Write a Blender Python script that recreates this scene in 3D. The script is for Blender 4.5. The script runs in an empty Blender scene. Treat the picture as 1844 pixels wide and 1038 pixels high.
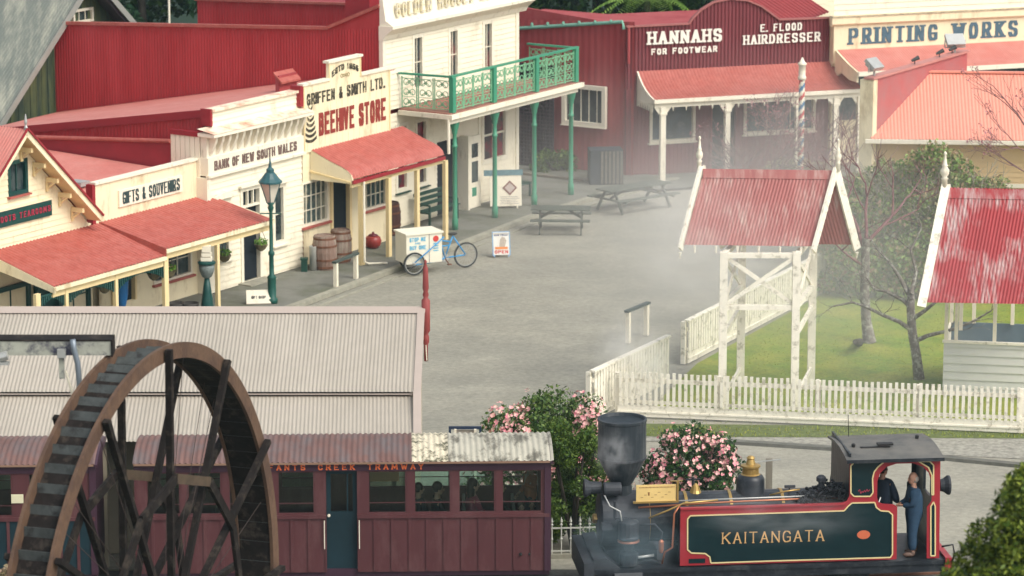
import bpy, bmesh, math, random
from mathutils import Vector, Matrix
random.seed(7)
sc = bpy.context.scene
# ---------------------------------------------------------------- camera
FPX, CAMH = 6250.0, 20.8                      # focal length in pixels of a 1844 px wide frame, eye height
PITCH = math.atan((519 + 815) / FPX)
cam = bpy.data.cameras.new('camera'); cam.sensor_width = 36; cam.lens = 36 * FPX / 1844
cam.clip_start = 1; cam.clip_end = 3000
camo = bpy.data.objects.new('camera', cam); sc.collection.objects.link(camo)
camo.location = (0, 0, CAMH); camo.rotation_euler = (math.pi / 2 - PITCH, 0, 0)
sc.camera = camo
cam.dof.use_dof = True; cam.dof.focus_distance = 72; cam.dof.aperture_fstop = 1.9
# ---------------------------------------------------------------- sky, sun, exposure
SUN_EL, SUN_AZ = math.radians(48), math.radians(128)      # azimuth clockwise from +Y
w = bpy.data.worlds.new('World'); sc.world = w; w.use_nodes = True
nt = w.node_tree; nt.nodes.clear()
wo = nt.nodes.new('ShaderNodeOutputWorld'); bg = nt.nodes.new('ShaderNodeBackground')
sk = nt.nodes.new('ShaderNodeTexSky'); sk.sky_type = 'NISHITA'; sk.sun_disc = False
sk.sun_elevation = SUN_EL; sk.sun_rotation = SUN_AZ; sk.dust_density = 4; sk.ozone_density = 1
hs = nt.nodes.new('ShaderNodeHueSaturation'); hs.inputs['Saturation'].default_value = 0.32
nt.links.new(sk.outputs[0], hs.inputs['Color']); nt.links.new(hs.outputs[0], bg.inputs[0])
bg.inputs[1].default_value = 0.15
nt.links.new(bg.outputs[0], wo.inputs[0])
sl = bpy.data.lights.new('sun', 'SUN'); sl.energy = 1.0; sl.angle = math.radians(30); sl.color = (1, .93, .80)
so = bpy.data.objects.new('sun', sl); sc.collection.objects.link(so)
sd = Vector((math.sin(SUN_AZ) * math.cos(SUN_EL), math.cos(SUN_AZ) * math.cos(SUN_EL), math.sin(SUN_EL)))
so.rotation_euler = sd.to_track_quat('Z', 'Y').to_euler(); so.location = (30, -20, 60)
vs = sc.view_settings; vs.view_transform = 'Standard'; vs.look = 'None'; vs.exposure = 0.58; vs.gamma = 1
sc.cycles.max_bounces = 6; sc.cycles.diffuse_bounces = 3; sc.cycles.volume_bounces = 2
sc.cycles.transparent_max_bounces = 12

# ---------------------------------------------------------------- photogrammetry helpers
CAM = Vector((0, 0, CAMH))
def ray(x, y):
    a = (x - 922) / FPX; b = (519 - y) / FPX
    return Vector((a, math.cos(PITCH) + b * math.sin(PITCH), -math.sin(PITCH) + b * math.cos(PITCH)))
def G(x, y, z=0.0):                           # point at height z seen at pixel x, y
    d = ray(x, y); return CAM + d * ((z - CAMH) / d.z)
def YP(x, y, Y):                              # point at distance Y seen at pixel x, y
    d = ray(x, y); return CAM + d * (Y / d.y)
class Frame:                                  # a building grid: u along the wall, v into the building, z up
    def __init__(s, O, deg):
        a = math.radians(deg); s.a = a; s.O = Vector((O[0], O[1], 0))
        s.U = Vector((math.cos(a), math.sin(a), 0)); s.N = Vector((-math.sin(a), math.cos(a), 0))
        s.M = Matrix.Translation(s.O) @ Matrix.Rotation(a, 4, 'Z')
    def W(s, u, v, z=0): return s.O + s.U * u + s.N * v + Vector((0, 0, z))
    def at(s, px, py, v):                     # -> (u, z) where the pixel's ray meets the wall plane v
        d = ray(px, py); o = CAM - s.O; t = (v - o.dot(s.N)) / d.dot(s.N); p = CAM + d * t
        return (p - s.O).dot(s.U), p.z
    def uv(s, p): return (p - s.O).dot(s.U), (p - s.O).dot(s.N)
ROW = Frame(G(820, 447), 58.2)                # the left row of shops
HAN = Frame(G(1145, 320), 19.0)               # the shops closing the street
LOC = Frame(G(1400, 1080), 6.0)
TRM = Frame(G(500, 1085), 1.8)

# ---------------------------------------------------------------- materials
MATS = {}
def mat(name, col=(.2,.2,.2), rough=.6, var=.12, scale=2.0, metal=0.0, spec=.4, stain=None, stain_amt=.5, stain_scale=1.5,
        stretch=(1, 1, 1), bump=0.0, bump_scale=30, detail=5, stain_w=.12, patch=0, grain=0, grain_scale=9):
    if name in MATS: return MATS[name]
    m = bpy.data.materials.new(name); m.use_nodes = True; MATS[name] = m
    t = m.node_tree; N = t.nodes; L = t.links
    b = N['Principled BSDF']; b.inputs['Roughness'].default_value = rough; b.inputs['Metallic'].default_value = metal
    b.inputs['Specular IOR Level'].default_value = spec
    g = N.new('ShaderNodeNewGeometry')
    mp = N.new('ShaderNodeMapping'); mp.inputs['Scale'].default_value = stretch
    L.new(g.outputs['Position'], mp.inputs[0])
    n = N.new('ShaderNodeTexNoise'); n.inputs['Scale'].default_value = scale; n.inputs['Detail'].default_value = detail
    n.inputs['Roughness'].default_value = .65
    L.new(mp.outputs[0], n.inputs['Vector'])
    mr = N.new('ShaderNodeMapRange'); mr.inputs[1].default_value = .25; mr.inputs[2].default_value = .75
    mr.inputs[3].default_value = 1 - var; mr.inputs[4].default_value = 1 + var
    L.new(n.outputs[0], mr.inputs[0])
    mx = N.new('ShaderNodeMix'); mx.data_type = 'RGBA'; mx.blend_type = 'MULTIPLY'; mx.inputs[0].default_value = 1
    mx.inputs[6].default_value = (*col, 1); L.new(mr.outputs[0], mx.inputs[7])
    out = mx.outputs[2]
    if stain:
        n2 = N.new('ShaderNodeTexNoise'); n2.inputs['Scale'].default_value = stain_scale; n2.inputs['Detail'].default_value = 8
        n2.inputs['Roughness'].default_value = .7; L.new(mp.outputs[0], n2.inputs['Vector'])
        r2 = N.new('ShaderNodeMapRange'); c = 1 - stain_amt
        r2.inputs[1].default_value = .3 + .4 * c - stain_w / 2; r2.inputs[2].default_value = .3 + .4 * c + stain_w / 2
        r2.clamp = True; L.new(n2.outputs[0], r2.inputs[0])
        fac = r2.outputs[0]
        if patch:                                   # stains gather in uneven patches
            n4 = N.new('ShaderNodeTexNoise'); n4.inputs['Scale'].default_value = patch; n4.inputs['Detail'].default_value = 3; L.new(g.outputs['Position'], n4.inputs['Vector'])
            r4 = N.new('ShaderNodeMapRange'); r4.inputs[1].default_value = .44; r4.inputs[2].default_value = .62; L.new(n4.outputs[0], r4.inputs[0])
            mm = N.new('ShaderNodeMath'); mm.operation = 'MULTIPLY'; L.new(fac, mm.inputs[0]); L.new(r4.outputs[0], mm.inputs[1]); fac = mm.outputs[0]
        m2 = N.new('ShaderNodeMix'); m2.data_type = 'RGBA'; L.new(fac, m2.inputs[0])
        L.new(out, m2.inputs[6]); m2.inputs[7].default_value = (*stain, 1); out = m2.outputs[2]
    if grain:
        n5 = N.new('ShaderNodeTexNoise'); n5.inputs['Scale'].default_value = grain_scale; n5.inputs['Detail'].default_value = 6; n5.inputs['Roughness'].default_value = .8; L.new(g.outputs['Position'], n5.inputs['Vector'])
        r5 = N.new('ShaderNodeMapRange'); r5.inputs[1].default_value = .3; r5.inputs[2].default_value = .7; r5.inputs[3].default_value = 1 - grain; r5.inputs[4].default_value = 1 + grain; L.new(n5.outputs[0], r5.inputs[0])
        m5 = N.new('ShaderNodeMix'); m5.data_type = 'RGBA'; m5.blend_type = 'MULTIPLY'; m5.inputs[0].default_value = 1; L.new(out, m5.inputs[6]); L.new(r5.outputs[0], m5.inputs[7]); out = m5.outputs[2]
    L.new(out, b.inputs['Base Color'])
    if bump:
        n3 = N.new('ShaderNodeTexNoise'); n3.inputs['Scale'].default_value = bump_scale; n3.inputs['Detail'].default_value = 4
        L.new(mp.outputs[0], n3.inputs['Vector'])
        bp = N.new('ShaderNodeBump'); bp.inputs['Strength'].default_value = bump; bp.inputs['Distance'].default_value = .02
        L.new(n3.outputs[0], bp.inputs['Height']); L.new(bp.outputs[0], b.inputs['Normal'])
    return m
def leafmat(name, cols, rough=.5):            # colour varies from leaf to leaf
    if name in MATS: return MATS[name]
    m = bpy.data.materials.new(name); m.use_nodes = True; MATS[name] = m
    t = m.node_tree; N = t.nodes; L = t.links; b = N['Principled BSDF']
    b.inputs['Roughness'].default_value = rough; b.inputs['Specular IOR Level'].default_value = .25
    g = N.new('ShaderNodeNewGeometry'); r = N.new('ShaderNodeValToRGB'); r.color_ramp.interpolation = 'LINEAR'
    e = r.color_ramp.elements
    while len(e) < len(cols): e.new(.5)
    for i, c in enumerate(cols): e[i].position = i / (len(cols) - 1); e[i].color = (*c, 1)
    L.new(g.outputs['Random Per Island'], r.inputs[0]); L.new(r.outputs[0], b.inputs['Base Color'])
    return m
def glassmat(name, col=(.015, .03, .035), rough=.06, curtain=None):
    if name in MATS: return MATS[name]
    m = mat(name, col, rough=rough, var=.6, scale=1.3, spec=.5, stain=curtain or (.06, .08, .08), stain_amt=.42, stain_scale=1.1, stain_w=.1)
    return m
CREAM = mat('cream_paint', (.84, .735, .50), var=.06, stain=(.60, .49, .30), stain_amt=.25, stretch=(1, 1, .35))
CREAM2 = mat('cream_post_paint', (.78, .62, .33), var=.06)
WHITE = mat('white_paint', (.82, .76, .61), var=.05, scale=3, stain=(.60, .54, .41), stain_amt=.22, stain_scale=3, stretch=(1, 1, .4))
WHITE2 = mat('white_weatherboard_paint', (.84, .77, .60), var=.04, stain=(.66, .58, .42), stain_amt=.2, stretch=(1, 1, .5))
FENCEW = mat('white_fence_paint', (.86, .81, .68), var=.07, scale=6, stain=(.48, .44, .33), stain_amt=.27, stain_scale=5)
PARAP = mat('peeling_parapet_paint', (.82, .74, .56), var=.05, stain=(.62, .22, .14), stain_amt=.33, stain_scale=2.2, stain_w=.2)
REDW = mat('red_iron_wall', (.37, .024, .028), rough=.5, var=.16, scale=1.2, stretch=(1, 1, .15), stain=(.47, .045, .05), stain_amt=.42, stain_scale=1.5, stain_w=.3)
REDD = mat('dark_red_paint', (.28, .018, .026), rough=.5, var=.1)
REDR = mat('red_iron_roof', (.385, .088, .066), rough=.5, var=.12, scale=2.5, stain=(.42, .125, .10), stain_amt=.42, stain_scale=3, stain_w=.3, grain=.12, grain_scale=6)
SALM = mat('faded_salmon_roof', (.54, .175, .145), rough=.5, var=.07, scale=1.0, stain=(.58, .24, .20), stain_amt=.4, stain_w=.3, grain=.1)
SALM2 = mat('pale_salmon_roof', (.76, .30, .215), rough=.5, var=.06, scale=.8, grain=.06)
MAROON = mat('maroon_iron_front', (.19, .04, .048), rough=.6, var=.14, stretch=(1, 1, .2))
DUSTRED = mat('dusty_red_wall', (.34, .045, .05), rough=.6, var=.15, scale=1.5, stretch=(1, 1, .2), stain=(.38, .09, .09), stain_amt=.4, stain_w=.3)
GREENP = mat('green_iron_paint', (.05, .27, .16), rough=.4, var=.1)
GREENL = mat('pale_green_lattice_paint', (.20, .46, .27), rough=.5, var=.1)
TEAL = mat('dark_green_joinery', (.006, .055, .048), rough=.45, var=.15)
BENCHG = mat('green_bench_paint', (.012, .052, .038), rough=.5, var=.15)
TABLEG = mat('weathered_green_table', (.075, .09, .07), rough=.7, var=.2, scale=5)
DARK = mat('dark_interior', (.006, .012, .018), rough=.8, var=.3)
BLACK = mat('black_lettering', (.02, .02, .02), rough=.5, var=.1)
GREYR = mat('grey_iron_roof', (.165, .185, .16), rough=.45, var=.10, scale=1.2, stain=(.36, .36, .29), stain_amt=.33, stain_scale=2.2, stretch=(1.2, .25, .3), stain_w=.2)
BARNB = mat('mossy_barn_boards', (.028, .048, .034), rough=.8, var=.3, scale=2, stretch=(2, 2, .3), stain=(.12, .14, .05), stain_amt=.45, stain_w=.3)
GLASS = glassmat('window_glass')
GLASSC = glassmat('curtained_glass', (.03, .04, .045), curtain=(.18, .05, .05))
STEEL = mat('galvanised_steel', (.45, .46, .44), rough=.45, metal=.4, var=.15)
TIMBER = mat('grey_timber', (.20, .18, .14), rough=.8, var=.25, scale=4, stretch=(1, 1, .3))
RUSTB = mat('rusty_brown', (.16, .07, .04), rough=.8, var=.3, scale=6)

# ---------------------------------------------------------------- mesh builder
def new_mesh(name, verts, faces, material, smooth):
    me = bpy.data.meshes.new(name); me.from_pydata([tuple(v) for v in verts], [], faces); me.update()
    ms = material if isinstance(material, (list, tuple)) else [material]
    for m in ms: me.materials.append(m)
    if smooth: me.polygons.foreach_set('use_smooth', [True] * len(me.polygons))
    return me
class MB:
    def __init__(s, M=None): s.breaks = []; s.v = []; s.f = []; s.mi = []; s.M = M or Matrix(); s.cur = 0
    def add(s, vs, fs):
        o = len(s.v); s.v += [s.M @ Vector(v) for v in vs]
        s.f += [tuple(i + o for i in f) for f in fs]; s.mi += [s.cur] * len(fs); return s
    def box(s, x0, x1, y0, y1, z0, z1):
        return s.add([(x, y, z) for x in (x0, x1) for y in (y0, y1) for z in (z0, z1)],
                     [(0, 1, 3, 2), (4, 6, 7, 5), (0, 4, 5, 1), (2, 3, 7, 6), (0, 2, 6, 4), (1, 5, 7, 3)])
    def beam(s, p, q, w, h=None, up=(0, 0, 1)):       # rectangular bar from p to q
        h = h or w; p = Vector(p); q = Vector(q); d = (q - p).normalized(); up = Vector(up)
        if abs(d.dot(up)) > .98: up = Vector((1, 0, 0))
        a = d.cross(up).normalized() * (w / 2); b = a.cross(d).normalized() * (h / 2)
        vs = [e + i * a + j * b for e in (p, q) for i, j in ((-1, -1), (1, -1), (1, 1), (-1, 1))]
        return s.add(vs, [(3, 2, 1, 0), (4, 5, 6, 7)] + [(i, (i + 1) % 4, 4 + (i + 1) % 4, 4 + i) for i in range(4)])
    def tube(s, pts, r, n=8, cap=True):
        pts = [Vector(p) for p in pts]; rs = r if isinstance(r, (list, tuple)) else [r] * len(pts)
        vs = []; prev = None
        for i, p in enumerate(pts):
            d = (pts[min(i + 1, len(pts) - 1)] - pts[max(i - 1, 0)]).normalized()
            if prev is None: a = d.orthogonal().normalized()
            else:
                a = prev - d * prev.dot(d)
                a = a.normalized() if a.length > 1e-4 else d.orthogonal().normalized()
            prev = a; b = d.cross(a)
            vs += [p + (a * math.cos(t) + b * math.sin(t)) * rs[i] for t in (2 * math.pi * k / n for k in range(n))]
        fs = [(i * n + k, i * n + (k + 1) % n, (i + 1) * n + (k + 1) % n, (i + 1) * n + k) for i in range(len(pts) - 1) for k in range(n)]
        if cap: fs += [tuple(range(n - 1, -1, -1)), tuple((len(pts) - 1) * n + k for k in range(n))]
        return s.add(vs, fs)
    def lathe(s, prof, c=(0, 0, 0), n=16, axis='z'):   # prof: (radius, height)
        c = Vector(c); vs = []
        for r, h in prof:
            for k in range(n):
                t = 2 * math.pi * k / n; x, y = r * math.cos(t), r * math.sin(t)
                vs.append(c + (Vector((x, y, h)) if axis == 'z' else Vector((h, x, y)) if axis == 'x' else Vector((x, h, y))))
        fs = [(i * n + k, i * n + (k + 1) % n, (i + 1) * n + (k + 1) % n, (i + 1) * n + k) for i in range(len(prof) - 1) for k in range(n)]
        fs += [tuple(range(n - 1, -1, -1)), tuple((len(prof) - 1) * n + k for k in range(n))]
        return s.add(vs, fs)
    def ball(s, c, r, n=10, m=6, sq=(1, 1, 1)):
        c = Vector(c); vs = [c + Vector((0, 0, -r * sq[2]))]
        for i in range(1, m):
            a = -math.pi / 2 + math.pi * i / m
            for k in range(n):
                t = 2 * math.pi * k / n
                vs.append(c + Vector((r * sq[0] * math.cos(a) * math.cos(t), r * sq[1] * math.cos(a) * math.sin(t), r * sq[2] * math.sin(a))))
        vs.append(c + Vector((0, 0, r * sq[2]))); T = len(vs) - 1
        fs = [(0, 1 + (k + 1) % n, 1 + k) for k in range(n)]
        fs += [(1 + i * n + k, 1 + i * n + (k + 1) % n, 1 + (i + 1) * n + (k + 1) % n, 1 + (i + 1) * n + k) for i in range(m - 2) for k in range(n)]
        fs += [(T, 1 + (m - 2) * n + k, 1 + (m - 2) * n + (k + 1) % n) for k in range(n)]
        return s.add(vs, fs)
    def prism(s, poly, ext):                           # planar polygon (3-D points) extruded by a vector
        n = len(poly); e = Vector(ext); vs = [Vector(p) for p in poly]; vs += [p + e for p in vs]
        return s.add(vs, [tuple(range(n - 1, -1, -1)), tuple(range(n, 2 * n))] + [(i, (i + 1) % n, n + (i + 1) % n, n + i) for i in range(n)])
    def corr(s, p0, p1, pitch=.1, amp=.012, k=4, thick=0):       # corrugated sheet between two end profiles (lists of points)
        p0 = [Vector(p) for p in p0]; p1 = [Vector(p) for p in p1]; m = len(p0)
        L = max((p1[0] - p0[0]).length, (p1[-1] - p0[-1]).length); n = max(2, int(L / pitch * k)); vs = []
        for i in range(n + 1):
            t = i / n; row = [a.lerp(b, t) for a, b in zip(p0, p1)]
            for j, p in enumerate(row):
                tn = row[min(j + 1, m - 1)] - row[max(j - 1, 0)]
                nn = (p1[j] - p0[j]).cross(tn)
                if nn.length < 1e-6: nn = (p1[0] - p0[0] + p1[-1] - p0[-1]).cross(tn)
                nn.normalize()
                vs.append(p + nn * amp * math.sin(2 * math.pi * t * L / pitch))
        fs = [(i * m + j, (i + 1) * m + j, (i + 1) * m + j + 1, i * m + j + 1) for i in range(n) for j in range(m - 1)]
        return s.add(vs, fs)
    def boards(s, u0, u1, z0, z1, v, h=.16, lap=.022, holes=()):  # lapped weatherboards facing -v, with rectangular openings
        us = sorted({u0, u1, *[a for q in holes for a in q[:2] if u0 < a < u1]})
        for a, b in zip(us, us[1:]):
            hs_ = sorted([(max(q[2], z0), min(q[3], z1)) for q in holes if q[0] <= a + 1e-6 and q[1] >= b - 1e-6])
            spans = []; z = z0
            for lo, hi in hs_:
                if lo > z: spans.append((z, lo))
                z = max(z, hi)
            if z < z1: spans.append((z, z1))
            for lo, hi in spans:
                k = math.floor(lo / h + 1e-6); zz = lo
                while zz < hi - 1e-6:
                    top = min((k + 1) * h, hi); f0 = (zz - k * h) / h; f1 = (top - k * h) / h
                    ya, yb = v - lap * (1 - f0), v - lap * (1 - f1)
                    s.add([(a, ya, zz), (b, ya, zz), (b, yb, top), (a, yb, top)], [(0, 1, 2, 3)])
                    if top < hi: s.add([(a, yb, top), (b, yb, top), (b, v - lap, top), (a, v - lap, top)], [(0, 1, 2, 3)])
                    zz = top; k += 1
        return s
    def clip(s, co, no):                               # cut away everything on the positive side of a plane (world space)
        bm = bmesh.new(); vv = [bm.verts.new(v) for v in s.v]
        for f, mi in zip(s.f, s.mi):
            try: bf = bm.faces.new([vv[i] for i in f]); bf.material_index = mi
            except ValueError: pass
        bmesh.ops.bisect_plane(bm, geom=bm.verts[:] + bm.edges[:] + bm.faces[:], plane_co=co, plane_no=no, clear_outer=True)
        bm.verts.index_update(); s.v = [v.co.copy() for v in bm.verts]
        s.f = [tuple(v.index for v in f.verts) for f in bm.faces]; s.mi = [f.material_index for f in bm.faces]; bm.free(); return s
    def build(s, name, material, parent=None, smooth=False):
        if s.breaks:                                   # one object per word of a lettering
            cuts = [(0, 0)] + s.breaks + [(len(s.v), len(s.f))]; out = None
            for (v0, f0), (v1, f1) in zip(cuts, cuts[1:]):
                if v1 > v0:
                    q = MB(); q.v = s.v[v0:v1]; q.f = [tuple(i - v0 for i in f) for f in s.f[f0:f1]]; q.mi = s.mi[f0:f1]; o = q.build(name, material, parent, smooth); out = out or o
            return out
        r = parent
        while r is not None and r.parent is not None: r = r.parent
        vs = s.v
        if r is not None:
            inv = RM[r.name].inverted(); vs = [inv @ v for v in vs]
        me = new_mesh(name, vs, s.f, material, smooth)
        if any(s.mi): me.polygons.foreach_set('material_index', s.mi)
        o = bpy.data.objects.new(name, me); sc.collection.objects.link(o)
        if parent is not None: o.parent = parent
        return o
RM = {}
def tag(o, label=None, cat=None, group=None, kind=None):
    if label: o['label'] = label
    if cat: o['category'] = cat
    if group: o['group'] = group
    if kind: o['kind'] = kind
    return o
def thing(name, label, cat, loc=(0, 0, 0), rz=0.0, group=None):
    o = bpy.data.objects.new(name, None); sc.collection.objects.link(o); o.empty_display_size = .3
    o.location = loc; o.rotation_euler = (0, 0, rz)
    RM[o.name] = Matrix.Translation(Vector(loc)) @ Matrix.Rotation(rz, 4, 'Z')
    return tag(o, label, cat, group)
def single(name, mb, material, label, cat, group=None, smooth=False):       # a thing that is one mesh, origin at its base
    c = sum(mb.v, Vector()) / len(mb.v); c.z = min(v.z for v in mb.v)
    me = new_mesh(name, [v - c for v in mb.v], mb.f, material, smooth)
    if any(mb.mi): me.polygons.foreach_set('material_index', mb.mi)
    o = bpy.data.objects.new(name, me); sc.collection.objects.link(o); o.location = c
    return tag(o, label, cat, group)
def copy_tree(o, loc=None, rz=None, label=None, parent=None):
    c = o.copy(); sc.collection.objects.link(c)
    if parent is not None: c.parent = parent
    for ch in list(o.children): copy_tree(ch, parent=c)
    if loc is not None: c.location = loc
    if rz is not None: c.rotation_euler = (0, 0, rz)
    if label: c['label'] = label
    return c
def struct(name, mb, m, smooth=False): return tag(mb.build(name, m, None, smooth), kind='structure')

# ---------------------------------------------------------------- lettering: every glyph is a set of pen strokes
GL = {
 'A': [[(0, 0), (.5, 1), (1, 0)], [(.2, .34), (.8, .34)]],
 'B': [[(0, 0), (0, 1), (.7, 1), (.95, .86), (.95, .66), (.7, .53), (0, .53)], [(.7, .53), (1, .38), (1, .14), (.72, 0), (0, 0)]],
 'C': [[(1, .74), (.84, .94), (.6, 1), (.3, 1), (.06, .82), (0, .5), (.06, .18), (.3, 0), (.6, 0), (.84, .06), (1, .26)]],
 'D': [[(0, 0), (0, 1), (.6, 1), (.9, .84), (1, .5), (.9, .16), (.6, 0), (0, 0)]],
 'E': [[(1, 1), (0, 1), (0, 0), (1, 0)], [(0, .52), (.75, .52)]],
 'F': [[(1, 1), (0, 1), (0, 0)], [(0, .52), (.75, .52)]],
 'G': [[(1, .76), (.84, .94), (.6, 1), (.3, 1), (.06, .82), (0, .5), (.06, .18), (.3, 0), (.6, 0), (1, .1), (1, .45), (.6, .45)]],
 'H': [[(0, 0), (0, 1)], [(1, 0), (1, 1)], [(0, .52), (1, .52)]],
 'I': [[(.5, 0), (.5, 1)]],
 'K': [[(0, 0), (0, 1)], [(1, 1), (0, .42)], [(.3, .58), (1, 0)]],
 'L': [[(0, 1), (0, 0), (1, 0)]],
 'M': [[(0, 0), (.06, 1), (.5, .2), (.94, 1), (1, 0)]],
 'N': [[(0, 0), (0, 1), (1, 0), (1, 1)]],
 'O': [[(.35, 0), (.08, .18), (0, .5), (.08, .82), (.35, 1), (.65, 1), (.92, .82), (1, .5), (.92, .18), (.65, 0), (.35, 0)]],
 'P': [[(0, 0), (0, 1), (.75, 1), (1, .86), (1, .6), (.75, .46), (0, .46)]],
 'R': [[(0, 0), (0, 1), (.72, 1), (.97, .86), (.97, .64), (.72, .5), (0, .5)], [(.5, .5), (1, 0)]],
 'S': [[(1, .78), (.8, 1), (.25, 1), (0, .84), (0, .66), (.2, .54), (.8, .46), (1, .34), (1, .16), (.75, 0), (.2, 0), (0, .22)]],
 'T': [[(0, 1), (1, 1)], [(.5, 0), (.5, 1)]],
 'U': [[(0, 1), (0, .2), (.25, 0), (.75, 0), (1, .2), (1, 1)]],
 'V': [[(0, 1), (.5, 0), (1, 1)]],
 'W': [[(0, 1), (.24, 0), (.5, .75), (.76, 0), (1, 1)]],
 'Y': [[(0, 1), (.5, .48), (1, 1)], [(.5, 0), (.5, .48)]],
 'Z': [[(0, 1), (1, 1), (0, 0), (1, 0)]],
 '&': [[(1, 0), (.2, .75), (.3, 1), (.6, 1), (.65, .8), (.05, .3), (.2, 0), (.6, 0), (.95, .4)]],
 '.': [[(.5, 0), (.5, .06)]], '1': [[(.25, .8), (.5, 1), (.5, 0)]], "'": [[(.5, .85), (.5, 1)]],
 '8': [[(.3, .53), (.1, .7), (.1, .88), (.35, 1), (.65, 1), (.9, .88), (.9, .7), (.7, .53), (.3, .53), (0, .38), (0, .14), (.3, 0), (.7, 0), (1, .14), (1, .38), (.7, .53)]],
 '5': [[(.95, 1), (.1, 1), (.05, .55), (.7, .6), (1, .4), (1, .16), (.7, 0), (.2, 0), (0, .15)]],
 '6': [[(.9, .95), (.5, 1), (.1, .75), (0, .3), (.25, 0), (.75, 0), (1, .2), (1, .4), (.75, .56), (.25, .52), (.02, .3)]],
}
def hull(pts):
    pts = sorted(set(pts)); lo, hi = [], []
    for p in pts:
        while len(lo) > 1 and (lo[-1][0] - lo[-2][0]) * (p[1] - lo[-2][1]) - (lo[-1][1] - lo[-2][1]) * (p[0] - lo[-2][0]) <= 0: lo.pop()
        lo.append(p)
    for p in reversed(pts):
        while len(hi) > 1 and (hi[-1][0] - hi[-2][0]) * (p[1] - hi[-2][1]) - (hi[-1][1] - hi[-2][1]) * (p[0] - hi[-2][0]) <= 0: hi.pop()
        hi.append(p)
    return lo[:-1] + hi[:-1]
def letters(mb, text, u0, u1, z0, z1, v, pw=.2, ph=.14, serif=0.0, gap=.25, depth=.03, space=.7, place=None, sh=None, wmax=.30):
    """Lay text between u0..u1 and z0..z1 on the plane y = v facing -y. pw / ph: pen width / height as part of the
    letter height, serif: extra bar at each vertical end. place(x, z) may bend the line."""
    H = z1 - z0; W = {'I': .22, '.': .2, "'": .2, 'M': 1.3, 'W': 1.35, '1': .6, ' ': space}
    ws = [W.get(c, 1.0) for c in text]; total = sum(ws) + gap * (len(text) - 1); k = (u1 - u0) / total
    a, b = pw * H, ph * H; x = u0; place = place or (lambda x_, z_: (x_, z_))
    for c, w_ in zip(text, ws):
        cw = w_ * k; e = 0
        if c == ' ': mb.breaks.append((len(mb.v), len(mb.f)))
        aa = min(a, cw * wmax) if c not in 'I.\'' else a
        def seg(p, q, aa_=None, bb=b):
            nonlocal e
            A_ = aa_ if aa_ is not None else aa
            pts = []
            for X, Z in (p, q):
                X = max(x + A_ / 2, min(x + cw - A_ / 2, X)) if c != 'I' else X; Z = max(z0 + bb / 2, min(z1 - bb / 2, Z))
                for i in (-1, 1):
                    for j in (-1, 1): pts.append((round(X + i * A_ / 2, 5), round(Z + j * bb / 2, 5)))
            h = hull(pts); h = [place(*r_) for r_ in h]
            d = depth + e * .0006; e += 1
            mb.prism([(r_[0], v - d, r_[1]) for r_ in h], (0, d, 0))
        for pl in GL.get(c, []):
            P = [(x + aa / 2 + (cw - aa) * px, z0 + b / 2 + (H - b) * pz) for px, pz in pl]
            if c == 'I': P = [(x + cw / 2, q[1]) for q in P]
            for p, q in zip(P, P[1:]): seg(p, q)
            if serif:
                for (p, q), r_ in (((P[0], P[1]), pl[0]), ((P[-1], P[-2]), pl[-1])):
                    if r_[1] in (0, 1) and abs(p[1] - q[1]) > abs(p[0] - q[0]) * .8:
                        sw = serif * H; hb = (sh or ph * .8) * H
                        h = hull([(p[0] - aa / 2 - sw, p[1] - hb / 2 if r_[1] else p[1] - b / 2), (p[0] + aa / 2 + sw, p[1] - hb / 2 if r_[1] else p[1] - b / 2),
                                  (p[0] - aa / 2 - sw, (p[1] + b / 2) if r_[1] else p[1] + hb / 2), (p[0] + aa / 2 + sw, (p[1] + b / 2) if r_[1] else p[1] + hb / 2)])
                        h = [place(*t_) for t_ in h]; d = depth + e * .0006; e += 1
                        mb.prism([(t_[0], v - d, t_[1]) for t_ in h], (0, d, 0))
        x += cw + gap * k
    return mb

# ---------------------------------------------------------------- shared building parts
def window(F, root, u0, u1, z0, z1, v, cols=2, rows=2, frame=WHITE, fw=.07, glass=None, proud=.03, sill=None, bars=.025, name='window', arch=False):
    """A framed window set in an opening: frame with glazing bars, the pane behind, a sill below."""
    m = MB(F.M); d0, d1 = v - proud, v + .07
    m.box(u0 - fw * .5, u0 + fw * .5, d0, d1, z0 - fw * .5, z1 + fw * .5); m.box(u1 - fw * .5, u1 + fw * .5, d0, d1, z0 - fw * .5, z1 + fw * .5)
    m.box(u0 + fw * .5, u1 - fw * .5, d0, d1, z1 - fw * .5, z1 + fw * .5); m.box(u0 + fw * .5, u1 - fw * .5, d0, d1, z0 - fw * .5, z0 + fw * .5)
    for i in range(1, cols):
        x = u0 + (u1 - u0) * i / cols; m.box(x - bars / 2, x + bars / 2, v + .03, v + .066, z0 + fw * .5, z1 - fw * .5)
    for j in range(1, rows):
        z = z0 + (z1 - z0) * j / rows; m.box(u0 + fw * .5, u1 - fw * .5, v + .026, v + .062, z - bars / 2, z + bars / 2)
    o = m.build(name, frame, root)
    p = MB(F.M).box(u0 + fw * .4, u1 - fw * .4, v + .068, v + .085, z0 + fw * .4, z1 - fw * .4).build('pane', glass or GLASS, o)
    if sill: MB(F.M).box(u0 - .1, u1 + .1, v - .11, v + .02, z0 - .1, z0 - fw * .5 - .001).build('sill', sill, o)
    return o
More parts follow.
